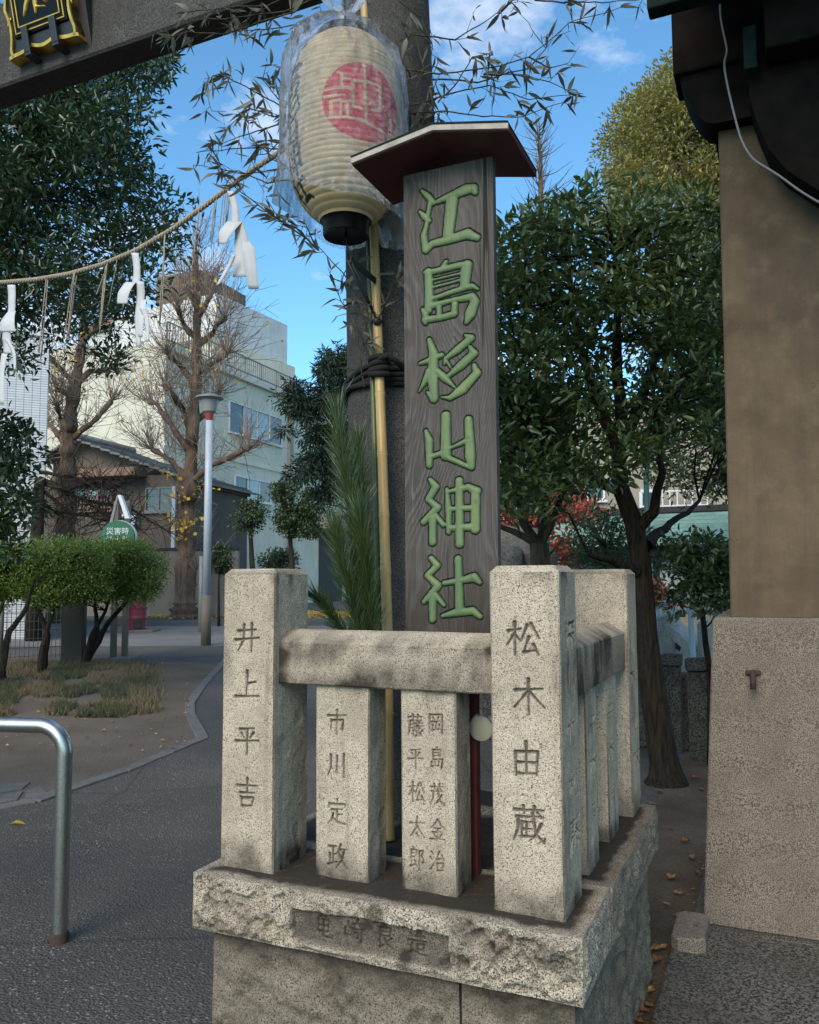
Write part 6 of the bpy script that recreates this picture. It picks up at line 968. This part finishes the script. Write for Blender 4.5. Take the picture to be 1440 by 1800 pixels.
for nm, lab, sp, bx, seed in (('topiary_tree', 'small rounded clipped tree left of the taller one by the green building', [(440, 905, 34, 34)], 440, 53), ('topiary_tree', 'taller cloud pruned tree with yellowing crown by the green building', [(500, 865, 24, 22), (510, 915, 32, 26), (545, 890, 26, 30), (540, 930, 26, 18)], 510, 54)):
    g = np.random.default_rng(seed); cs = np.concatenate([[Gy(x + q[0] * rx, y + q[1] * ry, 24 + q[2] * 0.6) for q in in_ell(36, (0, 0, 0), (1, 1, 1), g)] for x, y, rx, ry in sp])
    foliage_tree(nm, lab, Gz(bx, 1092), [Gy(bx, 1092, 24) * [1, 1, 0], Gy(bx + 4, 1000, 24), Gy(bx, 930, 24)], 0.12, cs, (0.12, 0.25), 48, (0.07, 0.1), (0.04, 0.06), L_MID, K_DARK, seed, twig=0.02, rfun=lambda P, r: np.clip(r * 0.9, 0, 0.98))
for x, y, rx, ry, lab in ((490, 985, 36, 26, 'low dark shrub at the foot of the green building by the topiary'), (385, 985, 22, 26, 'low dark shrub behind the lamp post')):
    g = np.random.default_rng(x); cs = np.array([Gy(x + q[0] * rx, y + q[1] * ry, 26 + q[2] * 0.6) for q in in_ell(40, (0, 0, 0), (1, 1, 1), g)]); foliage_tree('low_shrub', lab, Gz(x, 1090), [Gy(x, 1088, 26) * [1, 1, 0], Gy(x, 1010, 26)], 0.05, cs, (0.15, 0.25), 46, (0.07, 0.1), (0.04, 0.06), L_MID, K_DARK, x + 1, 'shrub', twig=0.015, rfun=lambda P, r: r * 0.6)
# ---- bare pollarded ginkgos
def ginkgo(label, trunk, r0, limbs, depth, seed, leafspots=(), upright=1.0, ntw=26, tl=(1.0, 2.3)):
    g = np.random.default_rng(seed); tr = np.array([Gy(x, y, depth) for x, y in trunk]); o = thing('bare_ginkgo', label, 'tree', (tr[0][0], tr[0][1], 0)); m = MB(); tr = np.concatenate([[[tr[0][0], tr[0][1], 0]], tr]); p = np.concatenate([wiggle(tr[i], tr[i + 1], g, 6, 0.02) for i in range(len(tr) - 1)]); rad = np.linspace(r0, r0 * 0.22, len(p)) * (1 + 0.12 * g.normal(size=len(p))); rad[:4] *= 1.25; m.tube(p, rad, 12); tips = [(p[-1], np.array([0, 0, 1.0]))]; LP = []
    for lb in limbs:
        q = np.array([Gy(x, y, depth + (i * g.uniform(-0.6, 0.6))) for i, (x, y) in enumerate(lb)]); q = np.concatenate([wiggle(q[i], q[i + 1], g, 5, 0.08) for i in range(len(q) - 1)]); rr_ = np.linspace(r0 * 0.28, r0 * 0.15, len(q)) * (1 + 0.15 * g.normal(size=len(q))); rr_[-2:] *= 1.5; m.tube(q, rr_, 8)
        for k in range(3, len(q), 3): tips.append((q[k], unit(q[k] - q[k - 2])))
        tips.append((q[-1], unit(q[-1] - q[-3]))); tips.append((q[-1], unit(q[-1] - q[-3])))
    for k in range(8, len(p), 2): tips.append((p[k], unit(np.array([g.normal(), g.normal() * 0.6, 0.3]))))
    m.build('trunk', K_GINKGO, o, True); tw = MB()
    for c, d in tips:
        for _ in range(ntw):
            dd = unit(d * 0.6 + g.normal(size=3) * 0.62 + np.array([0, 0, 0.75 * upright])); L = g.uniform(*tl); e = c + dd * L; q = wiggle(c, e, g, 5, 0.10, -0.06); tw.tube(q, np.linspace(0.014, 0.006, 5), 3, cap=False)
            for __ in range(2): s = q[g.integers(1, 4)]; tw.tube([s, s + unit(dd + g.normal(size=3) * 0.6) * L * 0.35], [0.011, 0.006], 3, cap=False)
    t_ = tw.build('twigs', K_TWIG, o); LS = []
    for x, y, s, n in leafspots: LS += [Gy(x + g.normal() * s, y + g.normal() * s * 0.5, depth - 0.6 + g.normal() * 0.2) for _ in range(n)]
    LS = np.array(LS) if LS else np.zeros((0, 3)); ends = np.concatenate([tw.v[i][-3:].mean(0, keepdims=True) for i in range(0, len(tw.v), 9)]); LS = np.concatenate([LS, ends[g.uniform(size=len(ends)) < 0.35]])
    leaf_mesh('leaves', LS, g.normal(size=LS.shape) + np.array([0, 0, -0.6]), g.normal(size=LS.shape), g.uniform(0.10, 0.18, len(LS)), g.uniform(0.1, 0.18, len(LS)), L_GINKGO, o, g.uniform(size=len(LS))); return o
ginkgo('bare pollarded ginkgo with knobbly limbs and thick trunk behind the lamp post', [(325, 1060), (328, 980), (332, 880), (337, 780), (345, 660), (347, 540), (343, 430)], 0.46, [[(333, 850), (372, 818), (415, 800), (438, 788)], [(333, 850), (300, 808), (268, 790)], [(335, 800), (300, 745), (278, 712), (264, 706)], [(338, 770), (322, 720), (302, 690), (290, 680)], [(344, 680), (322, 648), (296, 622)], [(345, 655), (372, 640), (398, 622)], [(346, 610), (375, 585), (395, 560)], [(346, 600), (322, 570), (312, 540)], [(346, 560), (370, 520), (372, 490)], [(346, 540), (325, 500)], [(340, 745), (368, 720), (385, 690)]], 31.5, 61, [(325, 918, 14, 46), (312, 872, 12, 14), (300, 832, 12, 14), (360, 860, 14, 14), (320, 945, 6, 8)], ntw=13, tl=(0.9, 2.5))
ginkgo('slimmer bare pollarded ginkgo in front of the old house by the tiled building', [(112, 990), (116, 880), (120, 800), (120, 760), (130, 690), (142, 620), (150, 540), (150, 480)], 0.42, [[(116, 780), (98, 758), (84, 745)], [(122, 770), (106, 740), (100, 715)], [(124, 775), (160, 745), (196, 705)], [(134, 680), (108, 650), (84, 628)], [(140, 670), (158, 652), (192, 650)], [(132, 700), (112, 690), (100, 685)], [(146, 600), (170, 575), (185, 550)]], 29, 62, ntw=10, tl=(0.7, 1.8))
g = np.random.default_rng(63); db = thing('drooping_branches', 'low bare dark branches drooping in front of the old house above the hedge', 'tree', tuple(Gz(60, 1120))); m = MB(); Dd = 20.0
MB().tube([[*Gy(60, 1100, Dd)[:2], 0], Gy(64, 960, Dd), Gy(70, 840, Dd)], [0.2, 0.16, 0.12], 10).build('trunk', K_DARK, db, True)
for lb in ([(68, 860), (130, 905), (180, 915), (240, 910)], [(70, 840), (150, 880), (205, 920), (225, 950)], [(70, 880), (105, 905), (150, 950)], [(70, 830), (130, 838), (190, 860), (240, 845)], [(150, 880), (230, 895), (295, 935)], [(70, 850), (120, 860), (170, 845), (210, 850)]):
    q = np.array([Gy(x, y, Dd + g.uniform(-0.3, 0.3)) for x, y in lb]); q = np.concatenate([wiggle(q[i], q[i + 1], g, 6, 0.08) for i in range(len(q) - 1)]); m.tube(q, np.linspace(0.055, 0.015, len(q)), 6, cap=False)
    for k in range(2, len(q)):
        for _ in range(5): d = unit(q[k] - q[k - 1] + g.normal(size=3) * 0.7 + np.array([0, 0, 0.15])); L = g.uniform(0.4, 1.3); m.tube(wiggle(q[k], q[k] + d * L, g, 4, 0.15), np.linspace(0.012, 0.004, 4), 3, cap=False)
m.build('branches', K_DARK, db)
g = np.random.default_rng(64); ft = thing('far_bare_tree', 'tall thin bare tree with upright twigs against the sky right of the board', 'tree', (6.2, 38, 0)); m = MB(); q = np.array([Gy(x, y, 38) for x, y in ((962, 1000), (955, 600), (952, 400), (950, 300), (948, 225))]); m.tube(q, [0.4, 0.28, 0.16, 0.1, 0.03], 8)
for k in range(240): t = g.uniform(0.25, 1.0); c = np.array([np.interp(t, [0, .4, .65, .85, 1], q[:, j]) for j in range(3)]); d = unit(np.array([g.normal(), g.normal(), 1.3])); L = g.uniform(1.0, 3.2) * (1.25 - t * 0.8); m.tube(wiggle(c, c + d * L, g, 5, 0.08, -0.08), np.linspace(0.03, 0.008, 5), 3, cap=False)
m.build('trunk_and_twigs', K_GINKGO, ft)
# ---- pine boughs tied to the bamboo
g = np.random.default_rng(71); pn = thing('pine_bough', 'bundle of fresh green pine boughs with long needles tied to the bamboo pole', 'pine bough', tuple(Gy(650, 1180, 2.66))); stm = MB(); NP, ND, NL = [], [], []
for lb, L0 in (([(660, 1230, 2.66), (640, 1060, 2.66), (622, 920, 2.68), (602, 800, 2.72), (592, 722, 2.75)], 0.125), ([(655, 1220, 2.66), (612, 1120, 2.62), (580, 1075, 2.6), (556, 1050, 2.58)], 0.085), ([(655, 1220, 2.64), (630, 1100, 2.62), (606, 1000, 2.6), (590, 930, 2.6)], 0.115), ([(660, 1230, 2.66), (652, 1080, 2.63), (640, 960, 2.62), (632, 905, 2.62)], 0.11), ([(640, 1060, 2.66), (640, 900, 2.70), (632, 800, 2.74), (630, 770, 2.76)], 0.10)):
    q = np.array([Gy(*z) for z in lb]); cs_ = np.concatenate([[0], np.cumsum(np.linalg.norm(np.diff(q, axis=0), axis=1))]); s = np.linspace(0, cs_[-1], 40); C = np.stack([np.interp(s, cs_, q[:, k]) for k in range(3)], 1)
    for _ in range(4): C[1:-1] = (C[:-2] + 2 * C[1:-1] + C[2:]) / 4
    stm.tube(C, np.linspace(0.009, 0.004, 40), 8); T_ = unit(np.gradient(C, axis=0)); n = int(cs_[-1] * 1500); ii = np.clip((g.uniform(0.18, 1.0, n) ** 0.8 * 39).astype(int), 0, 39); side = unit(np.cross(T_[ii], g.normal(size=(n, 3)))); tipk = sstep(30, 39, ii)[:, None]; NP.append(C[ii]); ND.append(unit(T_[ii] * (1.05 + 0.7 * tipk) + side * g.uniform(0.25, 0.8, (n, 1)))); NL.append(g.uniform(0.75, 1.1, n) * L0)
stm.build('stems', K_OLIVE, pn, True); P = np.concatenate(NP); D = np.concatenate(ND); L = np.concatenate(NL)[:, None]; S = unit(np.cross(D, g.normal(size=P.shape))); bend = unit(g.normal(size=P.shape)) * 0.06; w = 0.0010
V = np.stack([P - S * w, P + S * w, P + D * L * 0.55 + bend * L * 0.5 + S * w * 0.9, P + D * L + bend * L, P + D * L * 0.55 + bend * L * 0.5 - S * w * 0.9], 1).reshape(-1, 3); i = np.arange(len(P)) * 5; F = np.concatenate([np.stack([i, i + 1, i + 2, i + 4], 1), np.stack([i + 4, i + 2, i + 3, i + 3], 1)])
F3 = [[a, b, c, d] if c != d else [a, b, c] for a, b, c, d in F.tolist()]; mk('needles', V, F3, L_PINE, pn, False, {'rnd': np.repeat(g.uniform(size=len(P)), 5)})
# ---- withered bamboo grass around lantern and pillar
g = np.random.default_rng(81)
def sasa(label, branches, seed, dens=1.0, lenr=(0.045, 0.078), dep=2.95):
    g = np.random.default_rng(seed); o = thing('bamboo_spray', label, 'bamboo branch', tuple(Gy(*branches[0][0], dep)), group=None); m = MB(); P, D = [], []
    for br_ in branches:
        dd = g.uniform(-0.12, 0.12); q = np.array([Gy(x, y, dep + dd * i / len(br_)) for i, (x, y) in enumerate(br_)]); q = np.concatenate([wiggle(q[i], q[i + 1], g, 6, 0.08) for i in range(len(q) - 1)]); m.tube(q, np.linspace(0.0034, 0.0012, len(q)), 5, cap=False); t = unit(np.gradient(q, axis=0))
        for k in range(2, len(q)):
            if g.uniform() < 0.42 * dens or k == len(q) - 1:
                sd = unit(t[k] * 0.5 + g.normal(size=3) * 0.8); e = q[k] + sd * g.uniform(0.02, 0.07); m.tube([q[k], e], [0.0013, 0.0009], 4, cap=False)
                for _ in range(g.integers(1, 5)): P.append(q[k] + (e - q[k]) * g.uniform(0.4, 1.0)); D.append(unit(sd * 0.5 + t[k] * 0.35 + g.normal(size=3) * 0.65 + np.array([0, 0, -0.35])))
    m.build('twigs', K_OLIVE, o, True); P, D = np.array(P), np.array(D); n = len(P); N = unit(g.normal(size=P.shape)); S = unit(np.cross(D, N)); N = np.cross(S, D); L = g.uniform(*lenr, n)[:, None]; Wd = L * g.uniform(0.14, 0.25, n)[:, None]; curl = g.uniform(-0.5, 0.9, n)[:, None]; rows = []
    for s, w in ((0, 0.15), (0.2, 0.85), (0.45, 1.0), (0.72, 0.62), (1.0, 0.03)):
        c = P + D * L * s - N * L * curl * s * s * 0.55 + np.array([0, 0, -1.0]) * L * 0.15 * s * s; tw_ = s * g.uniform(0.0, 1.2, n)[:, None]; Sx = S * np.cos(tw_) + N * np.sin(tw_); rows += [c - Sx * Wd * w * 0.5 + N * Wd * 0.18 * w, c + Sx * Wd * w * 0.5 + N * Wd * 0.18 * w]
    V = np.stack(rows, 1).reshape(-1, 3); i = np.arange(n) * 10; F = np.concatenate([np.stack([i + 2 * k, i + 2 * k + 1, i + 2 * k + 3, i + 2 * k + 2], 1) for k in range(4)]); mk('leaves', V, F, L_SASA, o, True, {'rnd': np.repeat(g.uniform(size=n), 10)})
sasa('withered bamboo sprays left of the lantern above the straw rope', [[(560, 100), (500, 190), (455, 165), (400, 135), (375, 132), (362, 155), (372, 195)], [(540, 200), (480, 205), (440, 190), (410, 215)], [(520, 210), (470, 225), (420, 240), (385, 255)], [(540, 250), (480, 262), (400, 262), (345, 268)], [(540, 290), (470, 300), (430, 305), (340, 290)], [(530, 310), (470, 322), (420, 300), (395, 300)], [(560, 330), (500, 290), (440, 245), (430, 205)], [(540, 420), (480, 380), (420, 335), (395, 315)], [(560, 200), (490, 175), (462, 140), (468, 115)], [(560, 440), (520, 400), (490, 385), (468, 345)], [(580, 180), (500, 240), (470, 270), (440, 275)]], 82, 1.15, dep=2.98)
sasa('withered bamboo sprays right of the pillar above the board roof', [[(700, 120), (770, 130), (850, 120), (930, 100), (1000, 40), (1085, 15)], [(710, 190), (790, 165), (860, 150), (930, 175), (1020, 165)], [(700, 200), (780, 195), (850, 205), (920, 205), (990, 180)], [(720, 60), (800, 70), (850, 40), (900, 5)], [(760, 140), (840, 145), (930, 120), (960, 85), (930, 40)], [(850, 130), (900, 130), (950, 140), (1025, 165)], [(930, 100), (965, 120), (1000, 110)], [(770, 180), (800, 150), (830, 100), (860, 95)], [(940, 0), (990, 5), (1060, 5), (1130, -2)]], 83, 1.0, dep=2.9)
sasa('withered bamboo leaves hanging over the torii beam end above the lantern', [[(600, -20), (500, 20), (420, 30), (350, 35), (290, 65)], [(560, -30), (470, 10), (380, 15), (330, 20)], [(520, 20), (440, 45), (390, 60), (330, 55), (280, 70)], [(600, 10), (540, 40), (480, 50), (420, 55)]], 84, 1.2, dep=2.99)
sasa('dry bamboo leaves caught on the pillar behind the lantern', [[(690, 20), (730, 60), (745, 120), (720, 180)], [(700, 0), (740, 30), (760, 80), (750, 150)], [(680, 60), (720, 130), (745, 200)], [(700, 180), (735, 205), (750, 215)]], 85, 1.3, dep=2.9)
sasa('dry grey bamboo leaves below the lantern against the pillar edge', [[(660, 620), (640, 560), (610, 490), (575, 450), (545, 415)], [(655, 640), (630, 580), (600, 530), (580, 480)], [(655, 600), (640, 520), (625, 470)], [(665, 560), (690, 500), (712, 480)], [(640, 680), (632, 620), (625, 560)], [(560, 440), (540, 400), (520, 395)]], 86, 1.2, dep=2.86)
# ---- grass, litter, fallen leaves
g = np.random.default_rng(91); n = 26000; px = g.uniform(-40, 290, n * 2); py = g.uniform(1165, 1262, n * 2); keep = (g.uniform(size=n * 2) < np.interp(px, [-40, 120, 250, 290], [1, 1, 0.6, 0.05])) & (fbm(np.stack([px * 0.02, py * 0.06, px * 0], 1), 3, 3) > 0.38 + 0.002 * (py - 1200)); px, py = px[keep][:n], py[keep][:n]; P = np.array([Gz(x, y, 0.004) for x, y in zip(px, py)]); n = len(P); hh = g.uniform(0.03, 0.10, n)[:, None]; a = g.uniform(0, 6.28, n); S = np.stack([np.cos(a), np.sin(a), a * 0], 1) * 0.006; lean = np.stack([g.normal(size=n), g.normal(size=n), np.zeros(n)], 1) * 0.03
V = np.stack([P - S, P + S, P + lean + np.array([0, 0, 1.0]) * hh], 1).reshape(-1, 3); gn = sstep(0.5, 0.62, fbm(np.stack([px * 0.015, py * 0.05, px * 0], 1), 3, 8)); gr = mk('dry_grass', V, np.arange(n * 3).reshape(-1, 3), L_GRASS, None, False, {'rnd': np.repeat(np.clip(1 - gn * 0.8 + g.normal(size=n) * 0.15, 0, 1), 3)}); tag(gr, 'short dry and green grass on the earth verge under the hedge', 'grass', kind='stuff')
def litter(name, label, pts, size, mat, seed, kind='stuff'):
    g = np.random.default_rng(seed); n = len(pts); D = np.stack([g.normal(size=n), g.normal(size=n), np.zeros(n)], 1); N = unit(g.normal(size=(n, 3)) * 0.25 + np.array([0, 0, 1.0])); o = leaf_mesh(name, pts, D, N, g.uniform(*size, n), g.uniform(*size, n) * 0.7, mat, None, g.uniform(size=n), 0.3, -0.1); tag(o, label, 'leaves', kind=kind)
litter('leaf_litter', 'yellow fallen ginkgo leaves drifted along the far road edge', np.array([Gz(x, y, 0.02) + [0, g.uniform(-0.5, 0.5), g.uniform(0, 0.06)] for x, y in zip(g.uniform(255, 640, 2600), 1076 + np.abs(g.normal(size=2600)) * 5)]), (0.09, 0.16), L_GINKGO, 92)
litter('verge_leaves', 'small pale fallen leaves scattered over the earth verge', np.array([Gz(x, y, 0.02) for x, y in zip(g.uniform(0, 330, 170), g.uniform(1175, 1330, 170) - np.abs(g.normal(size=170)) * 20)]), (0.028, 0.05), L_DRY, 93)
litter('soil_debris', 'dry twigs and leaf crumbs on the soil strip by the plinth', np.array([W(u, v, 0.012) for u, v in zip(g.uniform(0.06, 0.5, 420), g.uniform(0.3, 4.5, 420))]), (0.008, 0.022), L_DRY, 94)
FL = [(1180, 1545, .05), (1195, 1572, .045), (1172, 1590, .03), (1228, 1535, .035), (1205, 1480, .045), (1180, 1457, .03), (1160, 1392, .05), (1232, 1388, .05), (1222, 1368, .045), (1196, 1400, .03), (1215, 1508, .05), (1190, 1610, .03), (1158, 1668, .06), (1156, 1690, .05), (1136, 1745, .06), (1130, 1765, .055), (1124, 1778, .06), (1118, 1795, .05), (1148, 1415, .04), (1245, 1402, .03)]
for k, (x, y, s) in enumerate(FL):
    g = np.random.default_rng(200 + k); p = Gz(x, y, 0.018); m = 9; t = np.linspace(0, 1, m); a = g.uniform(0, 6.28); d = np.array([math.cos(a), math.sin(a), 0]); q = np.array([-d[1], d[0], 0]); cu = g.uniform(0.2, 0.7); V = []
    for ti in t:
        wv = (0.30 + 0.14 * g.uniform(-1, 1)) * math.sin(math.pi * ti ** 0.8) + 0.012
        for c in (-1, -0.5, 0, 0.5, 1): V.append(p + d * s * (ti - 0.5) * 1.25 + q * s * wv * c + d * s * 0.10 * g.normal() * abs(c) + np.array([0, 0, s * 0.05 * g.normal() + s * (cu * 1.4 * (c * c) * wv + 0.25 * cu * (2 * ti - 1) ** 2) + 0.002]))
    o = mk('fallen_leaf', V, gridf(5, m), L_DRY, None, True, {'rnd': np.clip(g.uniform(0.0, 0.7) + 0.2 * g.normal(size=5 * m), 0, 1)}); md = o.modifiers.new('thick', 'SOLIDIFY'); md.thickness = 0.0008; tag(o, 'curled brown fallen leaf on the soil between the fence base and the plinth', 'leaf', 'fallen leaves by the plinth')
p = Gz(17, 1448, 0.012); o = leaf_mesh('fallen_leaf', np.array([p]), np.array([[1.0, 0.2, 0]]), np.array([[0, 0, 1.0]]), np.array([0.09]), np.array([0.05]), L_GINKGO, None, np.array([0.3])); tag(o, 'single orange leaf lying on the asphalt near the steel barrier', 'leaf')
